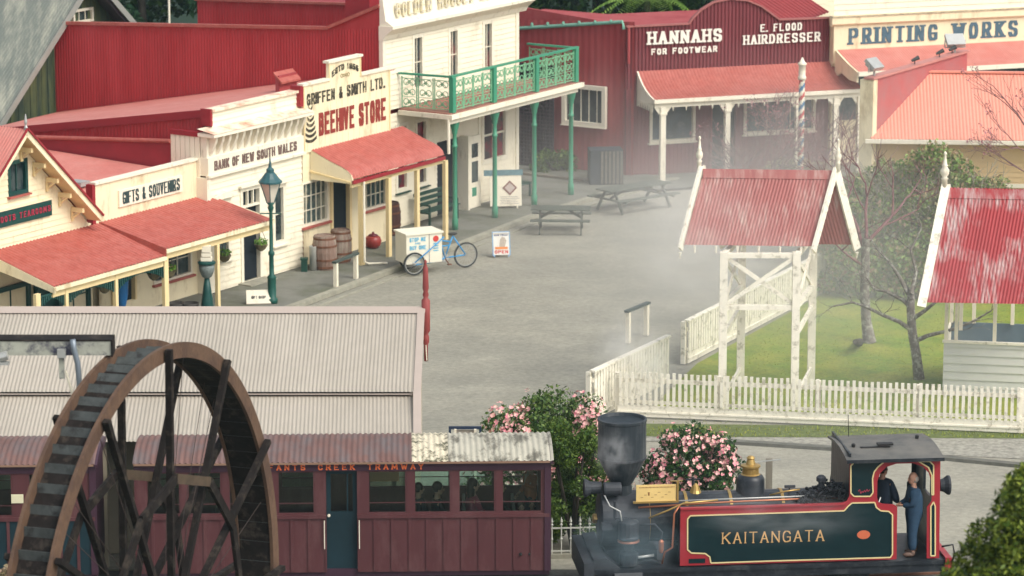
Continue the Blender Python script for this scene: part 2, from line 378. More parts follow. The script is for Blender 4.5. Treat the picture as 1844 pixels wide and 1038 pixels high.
def doorway(F, root, u0, u1, z0, z1, v, leaf=None, frame=WHITE, fw=.08, light=0):
    """Dark open doorway with its frame (and a fanlight)."""
    m = MB(F.M); m.box(u0 - fw, u0, v - .04, v + .1, z0, z1 + fw); m.box(u1, u1 + fw, v - .04, v + .1, z0, z1 + fw); m.box(u0, u1, v - .04, v + .1, z1, z1 + fw)
    if light:
        m.box(u0, u1, v - .03, v + .09, z1 - light - .06, z1 - light)
        for k in (1, 2): x = u0 + (u1 - u0) * k / 3; m.box(x - .02, x + .02, v - .02, v + .06, z1 - light, z1)
    o = m.build('door_frame', frame, root)
    MB(F.M).box(u0, u1, v + .1, v + .2, z0, z1).build('door', leaf or DARK, root)  # without a leaf, a near-black panel paints the unlit room behind
    return o
def gableclip(mb, a, b, keep_below=True):       # keep what lies below the line a-b (world points) seen along its wall
    d = (b - a).normalized(); h = Vector((d.x, d.y, 0)).normalized(); s_ = Vector((-d.y, d.x, 0)).normalized()
    n = s_.cross(d).normalized()
    if n.z < 0: n = -n
    return mb.clip(a, n if keep_below else -n)
def _atu(s, px, py, u):
    d = ray(px, py); o = CAM - s.O; t = (u - o.dot(s.U)) / d.dot(s.U); p = CAM + d * t
    return (p - s.O).dot(s.N), p.z
Frame.atu = _atu
def corrF(F, a, b, **k): return MB(F.M).corr(a, b, **k)
# ================================================================ ground
def sheet(name, pts, z, m, kind='structure'):
    mb = MB().add([(p[0], p[1], z) for p in pts], [tuple(range(len(pts)))]); return tag(mb.build(name, m), kind=kind)
ASPH = mat('old_chip_seal', (.32, .305, .245), rough=.9, var=.15, scale=.45, stain=(.215, .21, .175), stain_amt=.40, stain_scale=.35, stain_w=.35, bump=.35, bump_scale=9, detail=12, stretch=(.8, 1.1, 1), grain=.24, grain_scale=7)
GROUND = mat('ground_soil', (.16, .15, .11), rough=.95, var=.2, scale=.6)
CONC = mat('footpath_concrete', (.18, .18, .155), rough=.9, var=.14, scale=1.3, stain=(.09, .10, .06), stain_amt=.3, stain_scale=.7, stain_w=.3)
KERBM = mat('kerb_stone', (.30, .29, .23), rough=.9, var=.25, scale=3)
GRAV = mat('grey_gravel', (.29, .28, .235), rough=.95, var=.5, scale=7, bump=.4, bump_scale=30)
GRASSM = mat('lawn_turf', (.135, .215, .018), rough=.9, var=.25, scale=1.2, grain=.4, grain_scale=10, stain=(.29, .29, .04), stain_amt=.44, stain_scale=.8, stain_w=.3, bump=.5, bump_scale=25)
sheet('ground', [(-400, 20), (400, 20), (400, 700), (-400, 700)], -.05, GROUND)
sheet('street', [(-16, 69.5), (30, 69.5), (30, 83), (30, 135), (-14, 135), (-14, 84)], -.03, ASPH)
def kerbpts():
    return [ROW.W(u, v) for u, v in ((-22, -1.4), (-9.1, -.75), (-3.5, -.3), (0, 0), (5.1, .5), (10.8, .55), (13.6, -.1))]
kp = kerbpts()
foot = MB(); inner = [ROW.W(-22, 9), ROW.W(13.6, 9)]
poly = [p + Vector((0, 0, .10)) for p in kp] + [inner[1] + Vector((0, 0, .10)), inner[0] + Vector((0, 0, .10))]
foot.add(poly, [tuple(range(len(poly)))]); struct('footpath', foot, CONC)
kb = MB()
for a, b in zip(kp, kp[1:]): kb.beam(a + Vector((0, 0, .05)), b + Vector((0, 0, .05)), .22, .13)
struct('kerb', kb, KERBM)
gut = MB()
for a, b in zip(kp, kp[1:]): gut.beam(a + ROW.N * -.42 + Vector((0, 0, -.02)), b + ROW.N * -.42 + Vector((0, 0, -.02)), .1, .05)
struct('gutter_edge', gut, KERBM)
sheet('forecourt_path', [HAN.W(-.5, -2.6), HAN.W(9, -2.6), HAN.W(9, .2), HAN.W(-.5, .2)], .06, CONC)
# lawn inside the picket fence, gravel strip, kerb and road beside the railway
lawn = [G(1120, 752)[:2], G(1255, 655)[:2], G(1550, 492)[:2], (17, 99.3), (17, 81.0)]
lawn[0] = (3.25, 82.6); sheet('lawn', lawn, .0, GRASSM)
GP = [G(1090, 755)[:2], G(1200, 690)[:2], (4.0, 87.3), (3.3, 82.6)]
sheet('grass_verge', [G(1130, 762)[:2], (16.5, 81.2), (16.5, 80.2), G(1130, 785)[:2]], -.012, mat('verge_weeds', (.10, .13, .03), var=.5, scale=5, rough=1))
sheet('gravel_strip', [(2.0, 81.6), (17, 80.35), (17, 77.4), G(1340, 800)[:2], (1.6, 80.3)], -.018, GRAV)
kb2 = MB(); kb2.beam(G(1290, 795) + Vector((0, 0, -.01)), G(1560, 812) + Vector((0, 0, -.01)), .22, .12); kb2.beam(G(1560, 812) + Vector((0, 0, -.01)), G(1900, 845) + Vector((0, 0, -.01)), .22, .12)
struct('road_kerb', kb2, mat('dark_kerb', (.12, .12, .10), var=.3, scale=4))
sheet('railway_ballast', [(-16, 60), (20, 60), (20, 69.6), (-16, 69.3)], -.02, mat('ballast', (.07, .07, .065), rough=1, var=.5, scale=8, bump=.6, bump_scale=20))
# tufts along the verge and lawn
def tufts(name, fn, n, h, m):
    mb = MB()
    for _ in range(n):
        p = fn(); a = random.uniform(0, 6.28); hh = h * random.uniform(.5, 1.3); d = Vector((math.cos(a), math.sin(a), 0)) * hh * .35
        t = Vector((random.uniform(-.3, .3) * hh, random.uniform(-.3, .3) * hh, hh))
        mb.add([p - d, p + d, p + t], [(0, 1, 2)])
    return tag(mb.build(name, m), kind='stuff')
GL1 = leafmat('grass_blades', [(.19, .25, .015), (.25, .29, .03), (.34, .34, .06)])
def rl():
    while True:
        x, y = random.uniform(3.4, 15), random.uniform(81.3, 98.5)
        if x > 3.4 + (y - 82.6) * .40: return Vector((x, y, 0))
tufts('lawn_grass', rl, 5000, .03, GL1)
tufts('verge_grass', lambda: Vector((random.uniform(2.6, 16), 0, -.02)) + Vector((0, random.uniform(80.4, 81.4) , 0)), 1500, .055, GL1)

# ================================================================ tearooms
F = ROW
T = thing('tearooms', 'cream weatherboard tearooms with steep red gabled roof and small green upper window', 'building', F.W(-17.1, 2.4), F.a)
VB = 2.4; au, az = -17.69, 5.83; half = 2.7; ez = 3.29
win_t = (-17.84, -17.14, 4.22, 5.05)
m = MB(F.M).boards(-21.0, -14.3, 2.2, 5.9, VB, h=.155, holes=[win_t])
gableclip(m, F.W(au, VB, az), F.W(au + half + .1, VB, ez - .1)); gableclip(m, F.W(au, VB, az), F.W(au - half - .1, VB, ez - .1)); m.build('gable_wall', CREAM, T)
MB(F.M).box(-20.6, -14.45, VB + .03, 9, 0, 2.9).build('wall', CREAM, T)
window(F, T, *win_t, VB, cols=2, rows=1, frame=TEAL, fw=.1, sill=REDR)
rz_ = .16
for s_ in (1, -1):
    e = (au + s_ * (half + .35), ez - .25)
    r_ = MB(F.M).corr([(au, VB - .55, az + rz_), (e[0], VB - .55, e[1] + rz_)], [(au, 10, az + rz_), (e[0], 10, e[1] + rz_)], pitch=.1, amp=.014)
    ro = r_.build('roof', SALM if s_ < 0 else REDR, T, smooth=True)
    b = MB(F.M).beam((au, VB - .52, az + .06), (e[0], VB - .52, e[1] + .06), .04, .16, up=(0, 0, 1)); b.build('bargeboard', CREAM, T)
    b = MB(F.M).beam((au, VB - .56, az + .17), (e[0], VB - .56, e[1] + .17), .05, .05); b.build('barge_cap', REDD, T)
    so_ = MB(F.M).add([(au, VB - .5, az + .0), (e[0], VB - .5, e[1] + .0), (e[0], VB, e[1] + .0), (au, VB, az + .0)], [(0, 1, 2, 3)]); so_.build('soffit', CREAM2, T)
    for k in range(5):
        t = .12 + k * .19; x, z = au + s_ * half * t, az - (az - ez) * t - .1
        bm_ = MB(F.M); bm_.box(x - .04, x + .04, VB - .42, VB - .02, z - .12, z + .0); bm_.box(x - .045, x + .045, VB - .08, VB - .025, z - .38, z - .1)
        bm_.tube([F.M.inverted() @ F.W(x, VB - .06, z - .3), F.M.inverted() @ F.W(x, VB - .35, z - .08)], .03, 6); bm_.build('eave_bracket', CREAM2, T)
MB(F.M).lathe([(.03, 0), (.05, .1), (.02, .16), (.045, .24), (.01, .45)], (au, VB - .5, az + .1), 8).build('finial', STEEL, T)
sg = MB(F.M).box(-19.3, -16.2, VB - .07, VB - .025, 3.42, 3.84).build('sign_board', TEAL, T)
letters(MB(F.M), "LIGHTBOOTS TEAROOMS", -19.2, -16.28, 3.55, 3.71, VB - .07, pw=.18, ph=.16, gap=.5, serif=.05, depth=.02).build('lettering', mat('crimson_lettering', (.35, .03, .06)), sg)
MB(F.M).box(-20.0, -16.2, VB - .09, VB - .024, 3.845, 3.90).build('sign_cap', CREAM, T)
# ---- gifts and souvenirs
T2 = thing('souvenir_shop', 'cream shop with flat false front reading GIFTS & SOUVENIRS beside the gabled tearooms', 'building', F.W(-11.8, 2.4), F.a)
MB(F.M).box(-14.28, -9.72, 2.4, 2.52, 2.7, 3.93).build('false_front', CREAM, T2)
MB(F.M).box(-14.33, -9.71, 2.34, 2.56, 3.93, 4.0).build('capping', WHITE, T2)
MB(F.M).box(-14.42, -14.29, 2.38, 2.6, 2.75, 3.95).build('end_trim', REDD, T2)
mw = MB(F.M).boards(-14.2, -9.72, .0, 2.7, 2.42, h=.3, lap=.01, holes=[(-11.75, -10.05, .75, 1.75)]); mw.build('front_wall', CREAM, T2)
window(F, T2, -11.75, -10.05, .75, 1.75, 2.42, cols=3, rows=2, frame=WHITE, sill=REDR)
sg = MB(F.M).box(-13.3, -10.45, 2.345, 2.40, 3.16, 3.62).build('sign_board', WHITE, T2)
letters(MB(F.M), 'GIFTS & SOUVENIRS', -13.16, -10.6, 3.23, 3.56, 2.345, pw=.24, ph=.1, serif=.05, depth=.015, gap=.3).build('lettering', mat('slate_lettering', (.03, .06, .06)), sg)
z0 = 3.5
MB(F.M).corr([(-9.75, 2.6, 3.55), (-9.75, 9.0, 3.80)], [(-14.35, 2.6, 3.35), (-15.2, 9.0, 3.2)], pitch=.1, amp=.012).build('roof', SALM, T2, smooth=True)
MB(F.M).box(-12.9, -12.5, 4.0, 4.5, 3.5, 3.62).build('roof_vent', STEEL, T2)
MB(F.M).box(-14.2, -9.75, 2.6, 8.8, 0, 3.1).build('wall', CREAM, T2)
# ---- shared verandah
V = thing('verandah', 'long red iron verandah on cream posts along the tearooms and souvenir shop', 'verandah', F.W(-14, 1), F.a)
U0, UM, U1 = -18.85, -14.15, -9.2
for a, b, zf, zb, du in ((U0, UM, 2.20, 2.86, 0), (UM, U1, 2.38, 2.88, 0)):
    MB(F.M).corr([(a, 2.38, zb), (a, .15, zf)], [(b, 2.38, zb), (b, .15, zf)], pitch=.14, amp=.022).build('roof', REDR, V, smooth=True)
    MB(F.M).box(a, b, .1, .2, zf - .12, zf - .02).build('gutter', CREAM, V)
    MB(F.M).box(a + .02, b - .02, .21, .29, zf - .30, zf - .08).build('beam', CREAM2, V)
MB(F.M).prism([(U0 - .02, .12, 2.02), (U0 - .02, 2.38, 2.5), (U0 - .02, 2.38, 2.84), (U0 - .02, .12, 2.17)], (.05, 0, 0)).build('end_board', CREAM, V)
MB(F.M).prism([(U1, .12, 2.26), (U1, 2.38, 2.6), (U1, 2.38, 2.84), (U1, .12, 2.38)], (.05, 0, 0)).build('end_board', CREAM, V)
pu = [F.at(x, 520, .25)[0] for x in (66, 118, 208, 298, 392)]
for i, u in enumerate(pu):
    MB(F.M).box(u - (.09 if i in (0, 3) else .055), u + (.09 if i in (0, 3) else .055), .2, .3, -.02, 2.1).build('post', CREAM2, V)
for a, b in zip(pu[:-2], pu[1:-1]):           # green timber valance between posts
    vm = MB(F.M); n = int((b - a) / .09)
    for k in range(n):
        u = a + .06 + (b - a - .12) * (k + .5) / n; t = abs((k + .5) / n * 2 - 1); vm.box(u - .022, u + .022, .23, .26, 1.86 - .3 * t * t, 1.9 + .12)
    vm.box(a + .06, b - .06, .225, .265, 1.98, 2.02); vm.build('valance', TEAL, V)
MB(F.M).prism([(UM - .012, .12, 2.05), (UM - .012, 2.38, 2.7), (UM - .012, 2.38, 2.9), (UM - .012, .12, 2.40)], (.02, 0, 0)).build('step_board', REDR, V)
# shop joinery under the verandah
for (u0, u1, z0, z1, kind) in ((-18.6, -17.2, .2, 1.75, 'w'), (-16.9, -16.1, .1, 1.9, 'd'), (-15.9, -14.7, .3, 1.8, 'w')):
    if kind == 'w': window(F, T, u0, u1, z0, z1, 2.37, cols=2, rows=2, frame=TEAL, fw=.12)
    else: doorway(F, T, u0, u1, z0, z1, 2.3, frame=TEAL, leaf=TEAL)
doorway(F, T2, -13.6, -12.8, .5, 1.95, 2.3, frame=CREAM2)
# ---- bank
K = thing('bank', 'white weatherboard bank with peeling rust stained parapet and toothed cornice between souvenir shop and store', 'building', F.W(-7.3, 2.1), F.a)
B0, B1 = -9.68, -5.02
door = (-8.0, -7.2, .15, 2.78); wl = (-9.3, -8.65, 1.0, 2.68); wr = (-6.48, -5.95, 1.0, 2.68)
MB(F.M).boards(B0, B1 - .02, -.1, 3.49, 2.1, h=.17, holes=[door, wl, wr]).build('front_wall', WHITE2, K)
MB(F.M).box(B0, B1, 2.02, 2.3, 3.49, 4.0).build('sign_fascia', WHITE, K)
letters(MB(F.M), 'BANK OF NEW SOUTH WALES', -9.4, -5.4, 3.62, 3.89, 2.02, pw=.26, ph=.16, depth=.02, gap=.28, space=.5).build('lettering', mat('brown_lettering', (.16, .10, .085), var=.2), K)
MB(F.M).box(B0 + .02, B1 - .02, 2.08, 2.3, 4.0, 4.62).build('parapet', WHITE, K)
MB(F.M).box(B0 - .06, B1 + .06, 1.97, 2.07, 3.44, 3.51).build('moulding', WHITE, K)
for k in range(14):                             # arched dentils under the cornice
    u = B0 + .18 + k * (B1 - B0 - .36) / 13
    MB(F.M).prism([(u - .05, 2.075, 4.62), (u - .05, 1.82, 4.62), (u - .05, 1.86, 4.44), (u - .05, 1.98, 4.2), (u - .05, 2.075, 4.04)], (.10, 0, 0)).build('dentil', WHITE, K)
MB(F.M).box(B0 - .1, B1 + .12, 1.72, 2.3, 4.62, 4.72).build('cornice', WHITE, K)
MB(F.M).add([(B0 - .12, 1.70, 4.725), (B1 + .14, 1.70, 4.725), (B1 + .14, 2.3, 4.84), (B0 - .12, 2.3, 4.84)], [(0, 1, 2, 3)]).build('cornice_flashing', PARAP, K)
MB(F.M).boards(-9.25, -4.75, 4.80, 5.26, 2.2, h=.16).build('upper_parapet', WHITE2, K)
MB(F.M).box(-9.3, -4.7, 2.1, 2.45, 5.26, 5.33).build('capping', PARAP, K)
MB(F.M).box(-9.36, -9.26, 2.15, 2.5, 4.86, 5.34).build('end_trim', REDD, K)
MB(F.M).box(-9.2, -4.8, 2.23, 2.4, 4.6, 5.25).build('parapet_back', REDD, K)
MB(F.M).boards(0, 1.1, 2.95, 4.6, 0, h=.25, lap=.012)  # (side return)
sr = MB(F.M)
for k in range(6): sr.box(B0 - .03, B0, 2.3 + k * .17, 2.3 + k * .17 + .15, 2.9, 4.6)
sr.build('side_boards', WHITE2, K)
MB(F.M).box(B0 - .06, B0 + .05, 2.3, 3.32, 4.6, 4.74).build('side_cap', REDD, K)
MB(F.M).box(B0 + .02, B1, 2.42, 8.5, -.1, 3.9).build('wall', DUSTRED, K)
MB(F.M).box(B0 - .07, B0 + .09, 2.02, 2.5, -.1, 3.44).build('corner_board', WHITE, K)
MB(F.M).prism([(B0 + .01, 3.3, 3.3), (B0 + .01, 3.3, 4.38), (B0 + .01, 8.5, 4.02), (B0 + .01, 8.5, 3.3)], (.06, 0, 0)).build('side_wall', mat('red_side_wall', (.31, .025, .035), var=.15), K)
MB(F.M).tube([F.M.inverted() @ F.W(B0 - .05, 3.3, 4.40), F.M.inverted() @ F.W(B0 - .05, 8.8, 4.03)], .06, 8).build('gutter', REDR, K)
MB(F.M).corr([(-9.22, 2.5, 4.2), (-9.22, 2.5, 5.22)], [(-9.22, 11.4, 2.9), (-9.22, 11.4, 3.74)], pitch=.12, amp=.015).build('upper_side_wall', REDW, K, smooth=True)
MB(F.M).beam((-9.27, 2.4, 5.2), (-9.27, 11.4, 3.78), .05, .22).build('bargeboard', REDD, K)
for s in (wl, wr): window(F, K, *s, 2.1, cols=1, rows=2, frame=WHITE, fw=.12, sill=WHITE)
for s in (wl, wr):
    hd = MB(F.M).box(s[0] - .12, s[1] + .12, 1.95, 2.08, s[3] + .08, s[3] + .14); hd.prism([(s[0] - .1, 1.95, s[3] + .14), (s[1] + .1, 1.95, s[3] + .14), ((s[0] + s[1]) / 2, 1.95, s[3] + .28)], (0, .13, 0)); hd.build('window_hood', WHITE, K)
doorway(F, K, *door, 2.1, frame=WHITE, light=.42, fw=.12)
MB(F.M).box(door[0] - .2, door[1] + .2, 1.96, 2.06, door[3] + .13, door[3] + .2).build('door_hood', WHITE, K)
st = MB(F.M).box(-8.25, -6.95, 1.65, 2.2, -.05, .14); st.box(-8.4, -6.8, 1.3, 1.66, -.05, .04); st.build('doorstep', KERBM, K)
MB(F.M).box(B0, B1, 2.04, 2.3, -.1, .1).build('foundation', mat('mossy_foundation', (.14, .15, .10), var=.3), K)
# roof over bank and store, rising to the hotel side wall
MB(F.M).corr([(-9.25, 2.5, 5.1), (-9.25, 11.5, 3.75)], [(.55, 2.5, 5.2), (.55, 15.8, 2.75)], pitch=.1, amp=.010).build('roof', SALM, K, smooth=True)
# ---- Griffen & Smith store
S = thing('general_store', 'cream general store with stepped false front, black and red lettering and painted beehive', 'building', F.W(-2.8, 2.1), F.a)
S0, S1 = -4.97, -.43; sy = 2.06
front = MB(F.M).prism([(S0, sy, 3.45), (S1, sy, 3.45), (S1, sy, 5.36), (-1.98, sy, 5.4), (-1.98, sy, 5.95), (-3.66, sy, 5.95), (-3.66, sy, 5.44), (S0, sy, 5.44)], (0, .09, 0)); front.build('false_front', CREAM, S)
battens = MB(F.M)
for k in range(15): u = S0 + .2 + k * .3; battens.box(u - .012, u + .012, sy - .008, sy + .001, 3.46, 5.3)
battens.build('batten', CREAM, S)
cp = MB(F.M)
for a, b, z in ((S0 - .06, -3.66, 5.44), (-3.72, -1.92, 5.95), (-1.98, S1 + .06, 5.37)): cp.box(a, b, sy - .05, sy + .16, z, z + .07)
cp.build('capping', WHITE, S)
for e_ in ((S0, S0 + .06, 3.45, 5.44), (S1 - .06, S1, 3.45, 5.37), (-3.66, -3.61, 5.4, 5.95), (-2.03, -1.98, 5.35, 5.95)): MB(F.M).box(e_[0], e_[1], sy - .02, sy - .001, e_[2], e_[3]).build('edge_trim', CREAM2, S)
MB(F.M).box(S0 - .16, S0 - .005, sy - .02, sy + .35, 4.85, 5.46).build('end_trim', REDD, S)
LB = mat('faded_black_lettering', (.035, .03, .02), var=.3, scale=9, stain=(.30, .26, .16), stain_amt=.3, stain_scale=9)
letters(MB(F.M), 'GRIFFEN & SMITH LTD.', -4.8, -.75, 4.84, 5.18, sy, pw=.26, ph=.15, depth=.018, gap=.3).build('lettering', LB, S)
letters(MB(F.M), 'BEEHIVE STORE', -4.2, -.68, 3.86, 4.54, sy, wmax=.37, pw=.22, ph=.17, depth=.018, gap=.22, space=.6).build('lettering', mat('faded_red_lettering', (.26, .035, .025), var=.2, scale=8), S)
letters(MB(F.M), "ESTD 1856", -3.5, -2.12, 5.5, 5.68, sy, pw=.25, ph=.2, depth=.015, place=lambda x, z: (x, z + .17 * (1 - ((x + 2.81) / .7) ** 2) )).build('lettering', LB, S)
orn = MB(F.M)
for sx in (-1, 1):
    for cx, r_ in ((.17, .055), (.06, .04)):
        for k in range(8): a, b = k * .785, (k + 1) * .785; orn.beam((-2.82 + sx * cx + r_ * math.cos(a), sy - .01, 5.5 + r_ * math.sin(a)), (-2.82 + sx * cx + r_ * math.cos(b), sy - .01, 5.5 + r_ * math.sin(b)), .02, .012, up=(0, 1, 0))
orn.build('ornament', mat('ochre_scroll', (.35, .28, .14)), S)
bh = MB(F.M)                                     # painted beehive: stacked curved bands
for k in range(7):
    z = 3.72 + k * .155; r_ = .30 - .035 * k; pts = []
    for j in range(9): a = -1 + 2 * j / 8; pts.append((-4.62 + a * r_, z + .09 * a * a))
    for p, q in zip(pts, pts[1:]): bh.prism([(p[0], sy - .015, p[1]), (q[0], sy - .015, q[1]), (q[0], sy - .015, q[1] + .085), (p[0], sy - .015, p[1] + .085)], (0, .014, 0))
bh.build('beehive_emblem', LB, S)
MB(F.M).box(S0 + .02, -.45, 2.3, 8.5, -.1, 3.9).build('wall', REDD, S)
g1 = (-5.0, -3.72, 1.28, 2.55); g2 = (-1.85, -.6, 1.25, 2.45); gd = (-3.45, -2.6, .08, 2.5)
MB(F.M).boards(S0, -.45, -.1, 3.45, 2.12, h=.3, lap=.006, holes=[g1, g2, gd]).build('front_wall', CREAM, S)
SHOPG = glassmat('shop_glass', (.04, .07, .07), curtain=(.22, .22, .16))
window(F, S, *g1, 2.12, cols=5, rows=3, frame=WHITE, sill=REDR, glass=SHOPG); window(F, S, *g2, 2.12, cols=5, rows=3, frame=WHITE, sill=REDR, glass=SHOPG)
doorway(F, S, *gd, 2.12, frame=CREAM2, fw=.12)
prof = [(2.1, 3.5), (1.75, 3.36), (1.35, 3.2), (1.0, 3.09), (.8, 3.0), (.66, 2.88), (.6, 2.74)]
A0, A1 = -4.6, .35
MB(F.M).corr([(A0, v, z + .02) for v, z in prof], [(A1, v, z + .02) for v, z in prof], pitch=.14, amp=.018).build('awning_roof', REDR, S, smooth=True)
MB(F.M).prism([(A0, v, z) for v, z in prof] + [(A0, .62, 2.62), (A0, 2.1, 2.62)], (.05, 0, 0)).build('awning_end', CREAM, S)
eb = MB(F.M).beam((A0 - .01, 2.1, 2.86), (A0 - .01, .65, 2.66), .05, .05); eb.build('awning_end_moulding', CREAM2, S)
MB(F.M).box(A0, A1, .56, .64, 2.62, 2.72).build('awning_gutter', REDD, S)
MB(F.M).box(A0 + .05, A1, .66, .74, 2.5, 2.62).build('awning_beam', CREAM2, S)
for x, wd in ((652, .085), (701, .075), (752, .07), (803, .075)):
    u = F.at(x, 400, .7)[0]; MB(F.M).box(u - wd, u + wd, .66, .74 + wd * .5, .05, 2.55).build('awning_post', CREAM2, S)
u = F.at(655, 400, .6)[0]
MB(F.M).tube([F.M.inverted() @ F.W(u, .58, 2.62), F.M.inverted() @ F.W(u, .58, .22), F.M.inverted() @ F.W(u + .1, .5, .15), F.M.inverted() @ F.W(u + .55, .15, .13)], .035, 8).build('downpipe', WHITE, S)
ca, cz = F.at(500, 152, 4.2); cb = F.at(535, 152, 4.2)[0]
MB(F.M).box(ca + .08, cb - .02, 4.2, 4.34, cz - .45, cz + .24).build('roof_vent', DUSTRED, S)
MB(F.M).prism([(ca + .03, 4.08, cz + .06), (ca + .03, 4.38, cz + .34), (ca + .03, 4.38, cz + .27), (ca + .03, 4.08, cz + .0)], (cb - ca, 0, 0)).build('roof_vent_cap', REDR, S)
# ---- hotel
Hh = thing('hotel', 'two storey white weatherboard hotel with green iron lace balcony on green posts', 'building', F.W(4.5, 3), F.a)
H0, H1, hv = .63, 8.38, 3.0
tw = [(2.27, 2.82, 4.3, 5.97), (4.33, 4.86, 4.3, 5.94), (6.36, 6.9, 4.3, 5.94)]
gw = [(6.3, 7.72, 1.4, 3.1), (1.3, 1.9, 1.25, 3.3), (2.4, 3.0, 1.25, 3.3)]; hd = (5.0, 5.75, .1, 2.45); hd0 = (3.6, 4.9, .1, 2.45)
MB(F.M).boards(H0, H1, 3.85, 6.12, hv, h=.165, holes=tw).build('upper_wall', WHITE2, Hh)
MB(F.M).boards(H0, H1, -.1, 3.72, hv, h=.165, holes=gw + [hd0]).build('lower_wall', WHITE2, Hh)
for s in tw: window(F, Hh, *s, hv, cols=2, rows=2, frame=WHITE, fw=.13, sill=None, glass=GLASSC)
window(F, Hh, *gw[0], hv, cols=2, rows=2, frame=WHITE, fw=.14, glass=glassmat('red_curtain_glass', (.05, .04, .045), curtain=(.22, .02, .04)), bars=.06)
for s in gw[1:]: window(F, Hh, *s, hv, cols=1, rows=2, frame=WHITE, fw=.12, glass=glassmat('red_curtain_glass'), sill=BENCHG)
MB(F.M).box(*hd0[:2], hv + .06, hv + .15, .1, 2.45).build('doorway_shade', DARK, Hh)  # near-black panel paints the shade inside the open hotel doorway
dl = MB(F.M).box(5.0, 5.72, hv - .3, hv - .24, .12, 2.45); dlo = dl.build('door', WHITE, Hh)
MB(F.M).box(5.18, 5.54, hv - .31, hv - .295, 1.75, 2.2).build('pane', GLASS, dlo); MB(F.M).box(5.18, 5.54, hv - .31, hv - .295, .95, 1.62).build('pane', GLASS, dlo)
MB(F.M).box(5.2, 5.45, hv - .31, hv - .295, .5, .78).build('notice', GREENP, dlo)
MB(F.M).box(4.9, 4.98, hv - .35, hv + .2, .1, 2.5).build('door_frame', WHITE, Hh)
for u in (H0, H1): MB(F.M).box(u - .09, u + .09, hv - .045, hv + .1, -.1, 6.12).build('corner_board', WHITE, Hh)
MB(F.M).box(6.0, 6.08, hv - .05, hv + .02, 0, 3.6).build('corner_board', WHITE, Hh)
co = MB(F.M).prism([(H0 - .1, hv + .1, 6.05), (H0 - .1, hv - .06, 6.05), (H0 - .1, hv - .14, 6.2), (H0 - .1, hv - .42, 6.42), (H0 - .1, hv - .42, 6.5), (H0 - .1, hv + .1, 6.5)], (H1 - H0 + .6, 0, 0)); co.build('cornice', WHITE, Hh)
pp = MB(F.M).prism([(H0 - .05, hv - .40, 6.503), (H0 - .05, hv + .1, 6.503), (H0 - .05, hv + .1, 7.3), (H0 - .05, hv - .02, 7.3), (H0 - .05, hv - .12, 6.66)], (H1 - H0 + .55, 0, 0)); pp.build('parapet', WHITE, Hh)
letters(MB(F.M), 'GOLDEN NUGGET HOTEL', 1.1, 7.6, 6.72, 7.13, hv - .12, pw=.17, ph=.1, serif=.07, depth=.06, gap=.5, space=.9).build('lettering', mat('gilt_lettering', (.80, .70, .46), var=.2, scale=8, stain=(.45, .42, .36), stain_amt=.45, stain_scale=8), Hh)
# side wall of red iron running back
sw = MB(F.M).corr([(H0 - .01, hv + .1, 2.5), (H0 - .01, hv + .1, 8.2)], [(H0 - .01, 15.9, 2.0), (H0 - .01, 15.9, 8.2)], pitch=.11, amp=.016)
gableclip(sw, F.W(H0, 15.9, 5.66), F.W(H0, 5.04, 6.27)); sw2 = MB(F.M); 
sw.build('side_wall', REDW, Hh, smooth=True)
sp = MB(F.M).prism([(H0 - .0, 5.1, 6.2), (H0, 5.1, 6.28), (H0, 3.12, 7.1), (H0, 3.12, 6.3)], (.05, 0, 0)); sp.build('side_parapet', REDW, Hh)
MB(F.M).beam((H0 - .03, 15.95, 5.68), (H0 - .03, 5.05, 6.29), .14, .1).build('side_capping', REDR, Hh)
MB(F.M).beam((H0 - .03, 5.05, 6.30), (H0 - .03, 3.1, 7.12), .14, .1).build('side_capping', REDR, Hh)
us = MB(F.M).corr([(3.0, 4.6, 5.6), (3.0, 4.6, 6.76)], [(3.0, 11.85, 5.3), (3.0, 11.85, 6.44)], pitch=.11, amp=.014); us.build('rear_wall', REDW, Hh, smooth=True)
MB(F.M).beam((2.97, 11.9, 6.46), (2.97, 4.5, 6.78), .12, .08).build('side_capping', REDR, Hh)
MB(F.M).box(H0 + .1, H1, hv + .2, 11.5, 0, 4.7).build('wall', REDD, Hh)
MB(F.M).box(3.05, H1, hv + .2, 11.4, 4.7, 6.1).build('upper_block', REDD, Hh)
MB(F.M).box(H0 + .15, H0 + .75, hv + .6, hv + 1.5, 6.3, 7.6).build('chimney', REDD, Hh)
